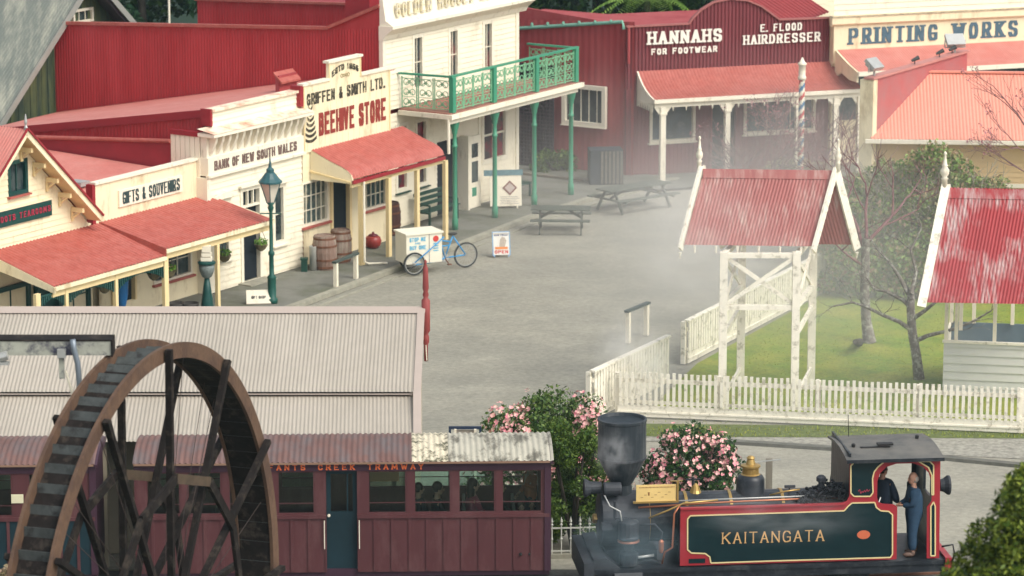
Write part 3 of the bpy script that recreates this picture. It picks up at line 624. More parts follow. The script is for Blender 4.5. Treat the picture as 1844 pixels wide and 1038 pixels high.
# balcony
BA = Hh; b0, b1, bv = 1.5, 9.05, 1.1
MB(F.M).box(b0 - .1, b1 + .1, bv - .02, hv - .05, 3.72, 3.84).build('balcony_deck', mat('balcony_boards', (.30, .12, .09), var=.3, scale=4), BA)
MB(F.M).box(b0 - .18, b1 + .22, bv - .14, bv - .03, 3.66, 3.80).build('balcony_gutter', WHITE, BA)
MB(F.M).box(b0 - .18, b0 - .07, bv - .03, hv - .06, 3.66, 3.80).build('balcony_gutter', WHITE, BA)
MB(F.M).box(b0 - .05, b1 + .05, bv + .0, bv + .1, 3.5, 3.70).build('balcony_beam', WHITE, BA)
def lace(P0, P1, z0, z1, root):                   # cast-iron lace panels between two plan points
    d = (P1 - P0); L_ = d.length; d = d / L_; n = max(1, round(L_ / .62)); wdt = L_ / n; nrm = Vector((-d.y, d.x, 0)) * .012
    for k in range(n):
        m_ = MB(); a = P0 + d * (k * wdt)
        def P(x, z): return a + d * x + Vector((0, 0, z0 + z))
        hh = z1 - z0
        for x in (.03, wdt - .03): m_.beam(P(x, 0), P(x, hh), .035, .02, up=nrm)
        m_.beam(P(.03, .04), P(wdt - .03, .04), .03, .02); m_.beam(P(.03, hh - .06), P(wdt - .03, hh - .06), .03, .02)
        def ring(cx, cz, r, t0=0, t1=6.283, w_=.022):
            nn = 10; pts = [P(cx + r * math.cos(t0 + (t1 - t0) * j / nn), cz + r * math.sin(t0 + (t1 - t0) * j / nn)) for j in range(nn + 1)]
            for p_, q_ in zip(pts, pts[1:]): m_.beam(p_, q_, w_, .015, up=nrm)
        W_ = wdt - .1
        for cz in (.2, .52, .84):
            for cx in (.27, .73): ring(.05 + W_ * cx, cz * hh / 1.0 * .98, W_ * .2)
            ring(.05 + W_ * .5, cz * hh * .98, W_ * .09)
            ring(.05 + W_ * .5, (cz - .16) * hh, W_ * .3, .3, 2.8); 
        m_.beam(P(.05, hh * .36), P(wdt - .05, hh * .36), .02, .015)
        m_.build('lace_panel', GREENL, root)
zb, zt = 3.88, 4.86
posts_u = [1.62, 3.98, 6.52, 8.98]
for a, b in zip(posts_u, posts_u[1:]): lace(F.W(a + .08, bv + .03), F.W(b - .08, bv + .03), zb, zt, BA)
lace(F.W(1.62, bv + .1), F.W(1.45, hv - .1), zb, zt, BA); lace(F.W(8.98, bv + .1), F.W(8.98, hv - .1), zb, zt, BA)
for u in posts_u: MB(F.M).box(u - .09, u + .09, bv - .05, bv + .1, 3.84, 4.93).build('newel', GREENP, BA)
rl_ = MB(F.M).box(1.5, 9.12, bv - .03, bv + .1, 4.93, 4.99); rl_.build('handrail', GREENP, BA)
MB(F.M).beam((1.56, bv + .1, 4.95), (1.4, hv - .05, 4.95), .1, .06).build('handrail', GREENP, BA); MB(F.M).beam((8.98, bv + .1, 4.95), (8.98, hv - .05, 4.95), .1, .06).build('handrail', GREENP, BA)
for x in (819, 891, 962, 1028):
    u = F.at(x, 300, 1.3)[0]; pm = MB(F.M)
    pm.lathe([(.10, .0), (.10, .35), (.075, .4), (.07, 2.6), (.09, 2.62), (.09, 2.68), (.065, 2.7), (.062, 3.0), (.085, 3.05), (.09, 3.12), (.14, 3.3), (.15, 3.36), (.15, 3.52)], (u, 1.3, .08), 12)
    pm.build('balcony_post', GREENP, BA, smooth=True)
MB(F.M).tube([F.M.inverted() @ F.W(1.35, 1.1, 3.68), F.M.inverted() @ F.W(1.35, 1.1, 2.6)], .05, 8).build('downpipe', WHITE, BA)

# ================================================================ barn behind
Bn = thing('barn', 'tall grey iron roofed barn with mossy boards rising behind the tearooms', 'barn', F.W(1, 16.2), F.a)
BV = 16.2; ba = F.at(168, -48, BV - .8); bl_ = F.at(0, 220, BV - .8); slope = (ba[1] - bl_[1]) / (ba[0] - bl_[0]); wl_ = MB(F.M)
u = ba[0] - 6.5
while u < ba[0] + 6.5:
    wd = random.uniform(.28, .42); wl_.box(u, u + wd - .02, BV - .05 + random.uniform(0, .02), BV + .05, 1.0, 8.6); u += wd
for s_ in (-1, 1): gableclip(wl_, F.W(ba[0], BV, ba[1] - .1), F.W(ba[0] + s_ * 5, BV, ba[1] - .1 - slope * 5))
wl_.build('gable_wall', BARNB, Bn)
MB(F.M).box(ba[0] - 6.4, ba[0] + 6.4, BV + .06, BV + .1, 0, ba[1] - slope * 6).build('wall', BARNB, Bn)
for s_ in (-1, 1):
    e = 7.0; pz = ba[1] - slope * e; x = ba[0] + s_ * e
    MB(F.M).corr([(ba[0], BV - .8, ba[1]), (x, BV - .8, pz)], [(ba[0], BV + 12, ba[1]), (x, BV + 12, pz)], pitch=.13, amp=.02).build('roof', GREYR, Bn, smooth=True)
    MB(F.M).beam((ba[0], BV - .85, ba[1] - .13), (x, BV - .85, pz - .13), .05, .2).build('bargeboard', mat('grey_barge', (.27, .27, .24)), Bn)
    MB(F.M).beam((ba[0], BV - .68, ba[1] - .25), (x, BV - .68, pz - .25), .12, .12).build('verge_rafter', mat('purple_brown_timber', (.10, .075, .085)), Bn)
    MB(F.M).add([(ba[0], BV - .8, ba[1] - .1), (x, BV - .8, pz - .1), (x, BV, pz - .1), (ba[0], BV, ba[1] - .1)], [(0, 1, 2, 3)]).build('soffit', mat('purple_brown_timber'), Bn)
w0, w1 = F.at(133, 42, BV - .1), F.at(166, 15, BV - .1)
window(F, Bn, w0[0], w1[0], w0[1], w1[1], BV - .1, cols=3, rows=1, frame=WHITE, fw=.08)
# flagpole
fp = YP(305, 45, 128); single('flagpole', MB().tube([(fp.x, fp.y, 2), (fp.x, fp.y, 9)], .04, 8), WHITE, 'thin white pole against the forest left of the red iron walls', 'pole')
# ================================================================ red building beside the hotel
F = ROW
R1 = thing('red_store_building', 'dusty red iron building with many paned side window between hotel and footwear shop', 'building', F.W(13.3, 3.5), F.a)
RU = 13.2
va = F.atu(932, 53, RU); vb_ = F.atu(1135, 40, RU)
cw = MB(F.M).corr([(RU, 1.35, -.1), (RU, 1.35, 5.3)], [(RU, 9, -.1), (RU, 9, 4.9)], pitch=.25, amp=.012, k=4); cw.build('side_wall', DUSTRED, R1, smooth=True)
MB(F.M).box(RU + .05, 20, 1.4, 9, 0, 4.45).build('wall', DUSTRED, R1)
MB(F.M).prism([(RU + .06, 2.9, 4.6), (RU + .06, 2.9, 5.25), (RU + .06, 8.5, 5.7), (RU + .06, 8.5, 4.6)], (.1, 0, 0)).build('roof_edge', DUSTRED, R1)
g_ = MB(F.M); Wl = lambda u, v, z: F.M.inverted() @ F.W(u, v, z)
g_.tube([Wl(RU - .1, 6.3, va[1] - .01), Wl(RU - .1, 1.75, vb_[1]), Wl(RU - .1, 1.7, vb_[1] - .25)], .06, 8)
for k in range(7): g_.lathe([(.067, -.02), (.067, .02)], Wl(RU - .1, 2.2 + k * .62, vb_[1] - .02 - k * .064), 8, axis='y')
g_.build('roof_pipe', mat('faded_green_pipe', (.18, .38, .29)), R1)
MB(F.M).tube([Wl(RU - .12, 1.5, 5.1), Wl(RU - .12, 1.5, 3.9)], .05, 8).build('downpipe', DUSTRED, R1)
# side window on the u = RU wall: work in a frame facing -u
SF = Frame(F.W(RU, 0), 58.2 - 90)      # its u runs along -v of ROW
def sfu(px, py): v, z = F.atu(px, py, RU); return -v, z
a, z1 = sfu(1020, 153); b, _ = sfu(1092, 158); _, z0 = sfu(1092, 226)
window(SF, R1, a, b, z0, z1, -.13, cols=5, rows=1, frame=WHITE, fw=.14, proud=.08, sill=WHITE)
# dark lattice screen between hotel and red building
LS = thing('lattice_screen', 'dark timber lattice screen behind the green balcony posts right of the hotel', 'lattice screen', SF.W(-6, -.3), SF.a)
m = MB(SF.M); c0 = -7.2; c1 = -4.35
for k in range(34):
    u = c0 + k * .13
    if u < c1: m.beam((u, -.3, .1), (u, -.3, 3.6), .05, .03)
for k in range(28):
    z = .2 + k * .125; m.beam((c0, -.34, z), (c1, -.34, z), .03, .04)
m.build('lattice', mat('dark_purple_timber', (.045, .03, .045), var=.3), LS)
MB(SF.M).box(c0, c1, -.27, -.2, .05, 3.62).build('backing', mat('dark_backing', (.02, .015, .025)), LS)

# ================================================================ footwear shop and hairdresser
F = HAN
D = thing('footwear_and_hairdresser_shop', 'maroon iron shopfront with arched parapet shared by footwear shop and hairdresser, red porch roof', 'shop building', F.W(3.5, 0), F.a)
tp = [(1128, 48), (1240, 45)]
arch = [F.at(x, y, 0) for x, y in ((1240, 45), (1247, 33), (1262, 18), (1285, 4), (1315, -2), (1345, 1), (1370, 11), (1388, 24), (1403, 36))]
zl = 5.14; top = [(-.38, zl), (arch[0][0], zl)] + arch[1:-1] + [(arch[-1][0], zl), (7.12, zl - .02)]
def topz(u):
    for (a, za), (b, zb_) in zip(top, top[1:]):
        if a <= u <= b: return za + (zb_ - za) * (u - a) / max(b - a, 1e-6)
    return zl
hw = [(.52, 2.08, 1.2, 2.5), (3.95, 6.5, 1.3, 2.45)]; hdr = (2.75, 3.6, .05, 2.4)
m = MB(F.M); pitch = .13; n = int(7.5 / pitch * 4)
for i in range(n):
    a, b = -.38 + i * pitch / 4, -.38 + (i + 1) * pitch / 4
    ya, yb = (.02 if i % 4 in (0, 1) else -.02), (.02 if (i + 1) % 4 in (0, 1) else -.02)
    m.add([(a, ya, 3.0), (b, yb, 3.0), (b, yb, topz(b)), (a, ya, topz(a))], [(0, 1, 2, 3)])
m.build('parapet', MAROON, D)
m = MB(F.M)
for (a, za), (b, zb_) in zip(top, top[1:]): m.beam((a, -.0, za), (b, -.0, zb_), .14, .06)
m.build('capping', mat('dusty_pink_capping', (.34, .12, .11)), D)
m = MB(F.M); us = sorted({-.38, 7.12, *[q for h in hw + [hdr] for q in h[:2]]})
for a, b in zip(us, us[1:]):
    h = [q for q in hw + [hdr] if q[0] <= a + 1e-6 and q[1] >= b - 1e-6]
    for lo, hi in ([(-.05, 3.02)] if not h else [(-.05, h[0][2]), (h[0][3], 3.02)]):
        if hi - lo < .02: continue
        k = a
        while k < b - .001: e = min(k + .14, b); m.box(k + .004, e - .004, .0, .05, lo, hi); m.box(k, e, .05, .08, lo, hi); k = e
m.build('front_wall', MAROON, D)
HG = glassmat('hazy_shop_glass', (.03, .06, .08), curtain=(.12, .14, .14))
window(F, D, *hw[0], 0, cols=1, rows=1, frame=WHITE, fw=.1, glass=HG, sill=WHITE, proud=.06); window(F, D, *hw[1], 0, cols=3, rows=1, frame=WHITE, fw=.1, glass=HG, sill=WHITE, proud=.06)
doorway(F, D, *hdr, 0, frame=MAROON)
MB(F.M).box(-.38, 7.12, .12, 7, -.05, 4.6).build('wall', DUSTRED, D)
MB(F.M).corr([(5.0, .4, 4.6), (5.0, 5, 5.2)], [(7.2, .4, 5.25), (7.2, 5, 5.95)], pitch=.12, amp=.012).build('roof', mat('dull_red_roof', (.36, .05, .05)), D)
LW = mat('white_lettering', (.84, .80, .70), var=.06)
letters(MB(F.M), 'HANNAHS', .36, 3.04, 4.5, 4.94, -.04, pw=.26, ph=.15, serif=.09, depth=.04, gap=.28).build('lettering', LW, D)
letters(MB(F.M), 'FOR FOOTWEAR', .5, 2.88, 4.15, 4.36, -.04, pw=.26, ph=.2, depth=.03, gap=.35).build('lettering', LW, D)
letters(MB(F.M), 'E. FLOOD', 4.45, 5.98, 4.75, 5.01, -.04, pw=.2, ph=.13, serif=.06, depth=.03, gap=.35).build('lettering', LW, D)
letters(MB(F.M), 'HAIRDRESSER', 3.83, 6.67, 4.34, 4.66, -.04, pw=.2, ph=.13, serif=.07, depth=.03, gap=.3).build('lettering', LW, D)
prof = [(-.02, 3.62), (-.25, 3.42), (-.5, 3.25), (-.8, 3.1), (-1.15, 2.98), (-1.6, 2.88)]
MB(F.M).corr([(.05, v, z) for v, z in prof], [(7.6, v, z) for v, z in prof], pitch=.12, amp=.014).build('porch_roof', REDR, D, smooth=True)
MB(F.M).prism([(.0, v, z) for v, z in prof] + [(.0, -1.6, 2.75), (.0, -1.2, 2.72), (.0, -.8, 2.66), (.0, -.4, 2.66), (.0, -.02, 2.45)], (.05, 0, 0)).build('porch_end', WHITE, D)
MB(F.M).box(0, 7.62, -1.68, -1.57, 2.76, 2.88).build('gutter', WHITE, D)
MB(F.M).box(.05, 7.6, -1.56, -1.48, 2.6, 2.76).build('beam', WHITE, D)
for x in (1193, 1309, 1436, 1504, 1547):
    u = F.at(x, 240, -1.52)[0]; q = MB(F.M).box(u - .09, u + .09, -1.6, -1.44, .05, 2.62)
    q.box(u - .12, u + .12, -1.63, -1.41, 2.35, 2.42); q.prism([(u - .3, -1.53, 2.6), (u + .3, -1.53, 2.6), (u, -1.53, 2.2)], (0, .03, 0)); q.build('porch_post', WHITE, D)
dv = MB(F.M)
for k in range(16):
    u = .25 + k * .47; dv.prism([(u - .03, -1.55, 2.6), (u + .03, -1.55, 2.6), (u, -1.55, 2.46)], (0, .03, 0))
for k in range(9):
    v = -.1 - k * .17; dv.prism([(-.01, v - .06, 2.7), (-.01, v + .06, 2.7), (-.01, v, 2.45)], (.03, 0, 0))
dv.build('valance', WHITE, D)
# ================================================================ printing works
Pn = thing('printing_works', 'cream fronted printing works with slate blue lettering and salmon porch roof', 'building', F.W(10.5, 0), F.a)
PV = -.4
MB(F.M).box(7.02, 15.5, PV, PV + .15, 3.6, 4.88).build('sign_wall', CREAM, Pn)
MB(F.M).boards(7.05, 15.5, 5.2, 6.4, PV + .1, h=.2).build('upper_wall', WHITE2, Pn)
MB(F.M).prism([(6.9, PV - .02, 4.88), (6.9, PV - .12, 4.95), (6.9, PV - .12, 5.18), (6.9, PV + .12, 5.24), (6.9, PV + .12, 4.88)], (8.8, 0, 0)).build('cornice', CREAM, Pn)
MB(F.M).box(6.9, 15.7, PV - .15, PV + .1, 5.185, 5.22).build('cornice_flashing', mat('weathered_flashing', (.5, .42, .28), var=.2, stain=(.3, .24, .17), stain_amt=.4, stain_scale=6), Pn)
letters(MB(F.M), 'PRINTING WORKS', 7.57, 13.97, 4.22, 4.78, PV, pw=.26, ph=.12, serif=.1, depth=.02, gap=.42, space=.75, sh=.1, wmax=.34).build('lettering', mat('slate_blue_lettering', (.075, .14, .185), var=.2, scale=6), Pn)
MB(F.M).box(7.05, 15.5, PV + .2, 8, 0, 5.0).build('wall', CREAM, Pn)
prof = [(PV, 4.06), (PV - .5, 3.9), (PV - 1.1, 3.72), (PV - 1.8, 3.56)]
MB(F.M).corr([(7.15, v, z) for v, z in prof], [(15.5, v, z) for v, z in prof], pitch=.09, amp=.008).build('porch_roof', SALM, Pn, smooth=True)
MB(F.M).box(7.1, 15.5, PV - 1.92, PV - 1.8, 3.42, 3.56).build('gutter', WHITE, Pn)
MB(F.M).prism([(7.08, v, z) for v, z in prof] + [(7.08, PV - 1.8, 3.2), (7.08, PV - 1.2, 3.2), (7.08, PV - .5, 3.35), (7.08, PV, 3.1)], (.06, 0, 0)).build('porch_end', CREAM, Pn)
for u in (10.6, 13.6): MB(F.M).box(u - .07, u + .07, PV - 1.8, PV - 1.66, 0, 3.42).build('porch_post', WHITE, Pn)
MB(F.M).box(7.2, 15.5, PV + .16, PV + .19, 1.6, 3.2).build('shop_window', HG, Pn)
# wing wall of dusty pink plaster with a cream end
wp = G(1568, 490); WF = Frame(wp, 58.2)
ue = WF.at(1742, 95, 0); zt = WF.at(1575, 143, 0)[1]
WW = thing('wing_wall', 'dusty pink party wall with cream end running back behind the salmon roofed cottage', 'wall', WF.W(3, 0), WF.a)
MB(WF.M).box(.12, ue[0], -.0, .2, 0, zt).build('wall', mat('dusty_pink_wall', (.42, .10, .10), var=.1, stain=(.36, .14, .14), stain_amt=.5, stain_w=.3), WW)
MB(WF.M).box(-.15, .118, -.03, .4, 0, zt - .02).build('wall_end', CREAM, WW)
MB(WF.M).box(-.2, ue[0] + .05, -.06, .26, zt, zt + .07).build('capping', mat('pink_capping', (.50, .22, .19)), WW)
def floodlight(p, rz, label, s=1.0):
    t = thing('floodlight', label, 'floodlight', p, rz, 'floodlights on the wing wall')
    M_ = Matrix.Translation(p) @ Matrix.Rotation(rz, 4, 'Z')
    m_ = MB(M_ @ Matrix.Translation((0, 0, .35 * s)) @ Matrix.Rotation(math.radians(-50), 4, 'X')); m_.box(-.26 * s, .26 * s, -.05, .06, -.2 * s, .2 * s); m_.box(-.2 * s, .2 * s, .06, .14, -.14 * s, .14 * s); m_.build('lamp_head', STEEL, t)
    m_ = MB(M_); m_.beam((-.29 * s, 0, .35 * s), (-.29 * s, 0, .15 * s), .03); m_.beam((.29 * s, 0, .35 * s), (.29 * s, 0, .15 * s), .03); m_.beam((-.3 * s, 0, .15 * s), (.3 * s, 0, .15 * s), .03); m_.beam((0, 0, .15 * s), (0, 0, 0), .05); m_.build('bracket', STEEL, t)
    return t
floodlight(WF.W(.15, .1, zt + .07), math.radians(50), 'grey floodlight standing on the cream front end of the wing wall')
floodlight(WF.W(ue[0] - .7, .1, zt + .07), math.radians(10), 'larger grey floodlight in front of the W of the printing sign', 1.1)
for q, lb in ((.45, 'small dark spotlight halfway along the wing wall coping'), (.72, 'small dark spotlight third of the way from the back end of the wing wall'), (.86, 'small dark spotlight nearest the large floodlight on the wing wall')):
    p = WF.W(ue[0] * q, .1, zt + .07); t = thing('spotlight', lb, 'spotlight', p, .5, 'spotlights along the wing wall')
    MB(Matrix.Translation(p)).tube([(0, 0, 0), (0, 0, .12)], .015, 6).build('stem', BLACK, t); MB(Matrix.Translation(p)).tube([(-.1, -.02, .1), (.12, .02, .2)], [.04, .07], 8).build('lamp_head', mat('dark_grey_metal', (.06, .07, .07)), t)

# ================================================================ weatherboard cottage with salmon hipped roof
CO = Frame(G(1568, 488), -4.5); F = CO
Ct = thing('cottage', 'yellow weatherboard cottage with pale salmon hipped iron roof', 'cottage', F.W(4, 0), F.a)
zg = F.at(1568, 249, -.3)[1]
MB(F.M).boards(.1, 9, .35, zg - .1, 0, h=.15, holes=[(3.9, 4.6, 1.3, 2.6)]).build('front_wall', mat('yellow_weatherboard', (.66, .46, .22), var=.06), Ct)
MB(F.M).box(.1, 9, .0, .2, 0, .35).build('foundation', mat('brown_foundation', (.13, .10, .07)), Ct)
MB(F.M).box(.1, 9, .05, 6.4, .2, zg - .1).build('wall', mat('yellow_weatherboard'), Ct)
window(F, Ct, 3.9, 4.6, 1.3, 2.6, 0, cols=1, rows=2, frame=WHITE, fw=.12, sill=WHITE)
rd = F.at(1682, 131, 3.2)
fs = MB(F.M).corr([(-.6, -.4, zg), (-.6, 3.2, rd[1])], [(9.5, -.4, zg), (9.5, 3.2, rd[1])], pitch=.1, amp=.012, k=4); fs.clip(WF.W(0, -.005), WF.N); fs.build('roof', SALM2, Ct, smooth=True)
fs = MB(F.M).add([(-.6, 3.2, rd[1]), (9.5, 3.2, rd[1]), (9.5, 6.8, zg), (-.6, 6.8, zg)], [(0, 1, 2, 3)]); fs.clip(WF.W(0, -.005), WF.N); fs.build('rear_roof', SALM2, Ct)
fs = MB(F.M).beam((-.6, 3.2, rd[1] + .03), (9.5, 3.2, rd[1] + .03), .2, .05); fs.clip(WF.W(0, -.005), WF.N); fs.build('ridge_cap', SALM2, Ct)
MB(F.M).box(-.25, 9.5, -.53, -.42, zg - .12, zg - .01).build('gutter', WHITE, Ct)
MB(F.M).box(-.1, 9.3, -.4, -.02, zg - .16, zg - .12).build('eave_lining', CREAM2, Ct)

# ================================================================ street furniture on the left
F = ROW
def L0(p, rz=0): return Matrix.Translation(p) @ Matrix.Rotation(rz, 4, 'Z')
FZ = .1
# lamp post
p = G(490, 546, FZ); t = thing('street_lamp', 'dark green Victorian lamp post with glass lantern outside the bank', 'street lamp', p)
M_ = L0(p)
MB(M_).lathe([(.16, 0), (.16, .12), (.12, .16), (.12, .7), (.14, .74), (.07, .82), (.065, 1.35), (.09, 1.38), (.09, 1.45), (.055, 1.5), (.045, 2.6), (.07, 2.66), (.09, 2.72), (.06, 2.78), (.12, 2.86)], n=12).build('post', GREENP if False else mat('lamp_green', (.012, .085, .065), rough=.4), t, smooth=True)
MB(M_).beam((-.3, 0, 2.55), (.3, 0, 2.55), .03).build('ladder_bar', mat('lamp_green'), t)
LGL = mat('lantern_glass', (.62, .56, .46), rough=.25, var=.08)
MB(M_).lathe([(.10, 2.88), (.27, 3.42)], n=4).build('lantern_glass', LGL, t)
fr = MB(M_)
for k in range(4):
    a = k * math.pi / 2; fr.beam((.105 * math.cos(a), .105 * math.sin(a), 2.86), (.28 * math.cos(a), .28 * math.sin(a), 3.42), .025)
fr.lathe([(.33, 3.42), (.33, 3.47), (.25, 3.55), (.14, 3.7), (.11, 3.72), (.11, 3.8), (.05, 3.86), (.03, 4.0), (.012, 4.15)], n=12)
fr.build('lantern_roof', mat('lantern_teal', (.03, .10, .11), rough=.35), t)
# black lamp with stone-like head near the verandah: short ornamental lamp
p = YP(375, 552, F.W(-11.2, -.4).y); p.z = FZ; u_ = F.uv(p)
t = thing('ornamental_pump', 'short dark green flared pedestal carrying a round stone urn and white cap outside souvenir shop', 'pedestal urn', G(374, 575, FZ)); M_ = L0(G(374, 575, FZ))
MB(M_).lathe([(.2, 0), (.19, .3), (.12, .8), (.07, 1.15)], n=10).build('pedestal', TEAL, t, smooth=True)
MB(M_).lathe([(.07, 1.15), (.14, 1.2), (.2, 1.35), (.22, 1.5), (.17, 1.55)], n=12).build('urn', mat('speckled_stone', (.16, .19, .18), var=.5, scale=14), t, smooth=True)
MB(M_).lathe([(.24, 1.55), (.25, 1.6), (.2, 1.63)], n=12).build('rim', TEAL, t)
q = MB(M_); q.box(-.15, .15, -.12, .12, 1.64, 1.74); q.box(-.13, .13, -.1, .1, 1.76, 1.86); q.box(-.12, .12, -.1, .1, 1.88, 2.05); q.build('stacked_cap', WHITE, t)
# hanging baskets
LEAFB = leafmat('basket_leaves', [(.03, .10, .01), (.10, .22, .02), (.16, .28, .04)])
def leafball(mb, c, r, n, s, sq=(1, 1, 1)):
    c = Vector(c)
    for _ in range(n):
        d = Vector((random.gauss(0, 1), random.gauss(0, 1), random.gauss(0, 1))).normalized() * r * (random.random() ** .4)
        p = c + Vector((d.x * sq[0], d.y * sq[1], d.z * sq[2])); a = Vector((random.gauss(0, 1), random.gauss(0, 1), random.gauss(0, 1))).normalized(); b = a.orthogonal().normalized()
        k = s * random.uniform(.6, 1.4); mb.add([p - a * k, p - b * k * .5, p + a * k, p + b * k * .5], [(0, 1, 2, 3)])
def basket(px, py, v, label, pink=True, root=None):
    u, z = F.at(px, py, v); p = F.W(u, v, z)
    t = thing('hanging_basket', label, 'hanging basket', p, 0, 'hanging baskets along the verandah and bank')
    M_ = L0(p); MB(M_).lathe([(.05, -.2), (.13, -.14), (.19, -.02), (.2, 0)], n=10).build('bowl', mat('coir_basket', (.13, .11, .06), var=.4, scale=10), t)
    q = MB(); leafball(q, p + Vector((0, 0, .07)), .2, 90, .045, (1.1, 1.1, .6)); q.build('leaves', LEAFB, t)
    if pink:
        q = MB(); leafball(q, p + Vector((0, 0, .16)), .12, 14, .035); q.build('flowers', mat('pink_petals', (.62, .25, .24), var=.2), t)
    q = MB(M_)
    for a in (0, 2.1, 4.2): q.beam((.18 * math.cos(a), .18 * math.sin(a), 0), (0, 0, .5), .012)
    q.build('wires', BLACK, t)
for px, py, lb in ((188, 515, 'green hanging basket under the verandah left of the pink flowered ones'), (277, 492, 'pink flowered hanging basket left of the downpipe post'), (304, 488, 'pink flowered hanging basket right of the downpipe post'), (133, 522, 'small hanging basket with yellow and green leaves under the tearooms verandah')):
    basket(px, py, .6, lb, pink=px > 200)
for px, py, lb in ((404, 460, 'hanging basket of trailing green leaves on the bank wall by its left window'), (470, 440, 'hanging basket on the bank wall right of its open door')): basket(px, py, 1.9, lb, pink=False)
# blue figure sign under the verandah
p = G(222, 560, FZ); p = F.W(F.uv(p)[0], F.uv(p)[1], FZ)
t = thing('advertising_cutout', 'tall blue ice cream cutout standing under the verandah of souvenir shop', 'advertising sign', G(221, 590, FZ)); M_ = L0(G(221, 590, FZ), -.3)
MB(M_).lathe([(.04, .3), (.17, .9), (.19, 1.3), (.21, 1.35), (.2, 1.6), (.05, 1.8)], n=10).build('cone', mat('bright_blue_plastic', (.02, .16, .42), rough=.35), t, smooth=True)
MB(M_).lathe([(.18, 0), (.18, .06), (.03, .1), (.03, .32)], n=10).build('base', mat('bright_blue_plastic'), t)
# easel board by the lamp
p = G(466, 549, FZ); t = thing('notice_board', 'small white notice board leaning against the foot of lamp post', 'notice board', p, .12); M_ = L0(p, .12) @ Matrix.Rotation(math.radians(-22), 4, 'X')
MB(M_).box(-.34, .34, 0, .03, .02, .42).build('board', WHITE, t)
letters(MB(M_), 'GIFT SHOP', -.2, .2, .17, .25, 0, pw=.2, ph=.2, depth=.006).build('lettering', BLACK, t)
MB(M_).box(-.36, .36, -.01, .04, 0, .03).build('ledge', TIMBER, t)
# low dark tubs
for px, lb in ((318, 'low dark tub in front of souvenir shop window'), (343, 'second low dark tub beside the pedestal urn')):
    q = MB(L0(G(px, 575, FZ))).lathe([(.18, 0), (.24, .42), (.25, .46), (.22, .46), (.2, .40)], n=12); single('tub', q, mat('dark_tub', (.05, .045, .04)), lb, 'tub', 'low tubs under the souvenir shop window', smooth=True)
# barrels
def barrel(p, h, r, label, m_, group='weathered wooden barrels outside store'):
    t = thing('barrel', label, 'barrel', p, random.uniform(0, 3), group); M_ = L0(p); n = 18
    MB(M_).lathe([(r * .82, 0), (r * .94, h * .2), (r, h * .5), (r * .94, h * .8), (r * .84, h), (r * .78, h), (r * .78, h - .03)], n=n).build('staves', m_, t)
    for z in (.08, .3, .7, .92):
        rr = r * (.82 + .18 * math.sin(math.pi * z)) + .012; q = MB(M_).lathe([(rr - .02, h * z - .03), (rr, h * z - .03), (rr + .003, h * z + .03), (rr - .02, h * z + .03)], n=n); q.build('hoop', RUSTB, t)
    return t
BRL = mat('bleached_barrel_staves', (.23, .15, .115), rough=.85, var=.3, scale=9, stretch=(2, 2, .3), stain=(.30, .25, .20), stain_amt=.4, stain_scale=3)
barrel(G(585, 484, FZ), 1.0, .37, 'large weathered barrel with bung hole, front one of the pair outside store', BRL)
barrel(G(614, 472, FZ), .98, .33, 'weathered barrel, rear one of the pair outside store', BRL)
barrel(G(699, 422, FZ), 1.0, .40, 'dark brown barrel between the awning posts beside green bench', mat('dark_barrel_staves', (.075, .03, .025), var=.4, scale=8, stretch=(2, 2, .3)))
q = MB(L0(G(564, 487, FZ))).lathe([(.11, 0), (.11, .7), (.12, .72), (.1, .72), (.1, .5)], n=14); single('milk_can', q, mat('pale_grey_can', (.42, .42, .38)), 'pale grey upright cylinder left of large barrel', 'cylinder bin', smooth=True)
q = MB(L0(G(548, 489, FZ))).box(-.09, .09, -.09, .09, 0, .35).box(-.11, .11, -.11, .11, .35, .4); single('green_planter', q, BENCHG, 'small dark green box at the corner of store and bank', 'planter box')
# red pot
p = G(672, 447, FZ); t = thing('red_pot', 'round red pot with lid under the store window', 'pot', p); M_ = L0(p)
MB(M_).lathe([(.14, 0), (.22, .08), (.26, .22), (.22, .34), (.16, .38)], n=16).build('bowl', mat('red_glaze', (.26, .035, .03), rough=.35), t, smooth=True)
MB(M_).lathe([(.16, .38), (.13, .42), (.04, .45), (.03, .5)], n=12).build('lid', mat('dark_red_glaze', (.14, .03, .04), rough=.35), t, smooth=True)
def hitch(a, b, h, label, over=.12):
    d = (b - a); t = thing('hitching_rail', label, 'hitching rail', (a + b) / 2, math.atan2(d.y, d.x), 'hitching rails beside the street')
    for q in (a, b): MB(L0(q, math.atan2(d.y, d.x))).box(-.055, .055, -.055, .055, 0, h).build('post', WHITE, t)
    u = d.normalized(); MB().beam(a - u * over + Vector((0, 0, h + .03)), b + u * over + Vector((0, 0, h + .03)), .13, .06).build('rail', mat('grey_green_rail', (.06, .08, .07)), t)
hitch(G(605, 517, FZ), G(641, 502, FZ), .70, 'white post hitching rail with grey top outside the store'); hitch(G(1131, 618), G(1164, 604), .85, 'white post hitching rail with grey top beside the open picket gate')
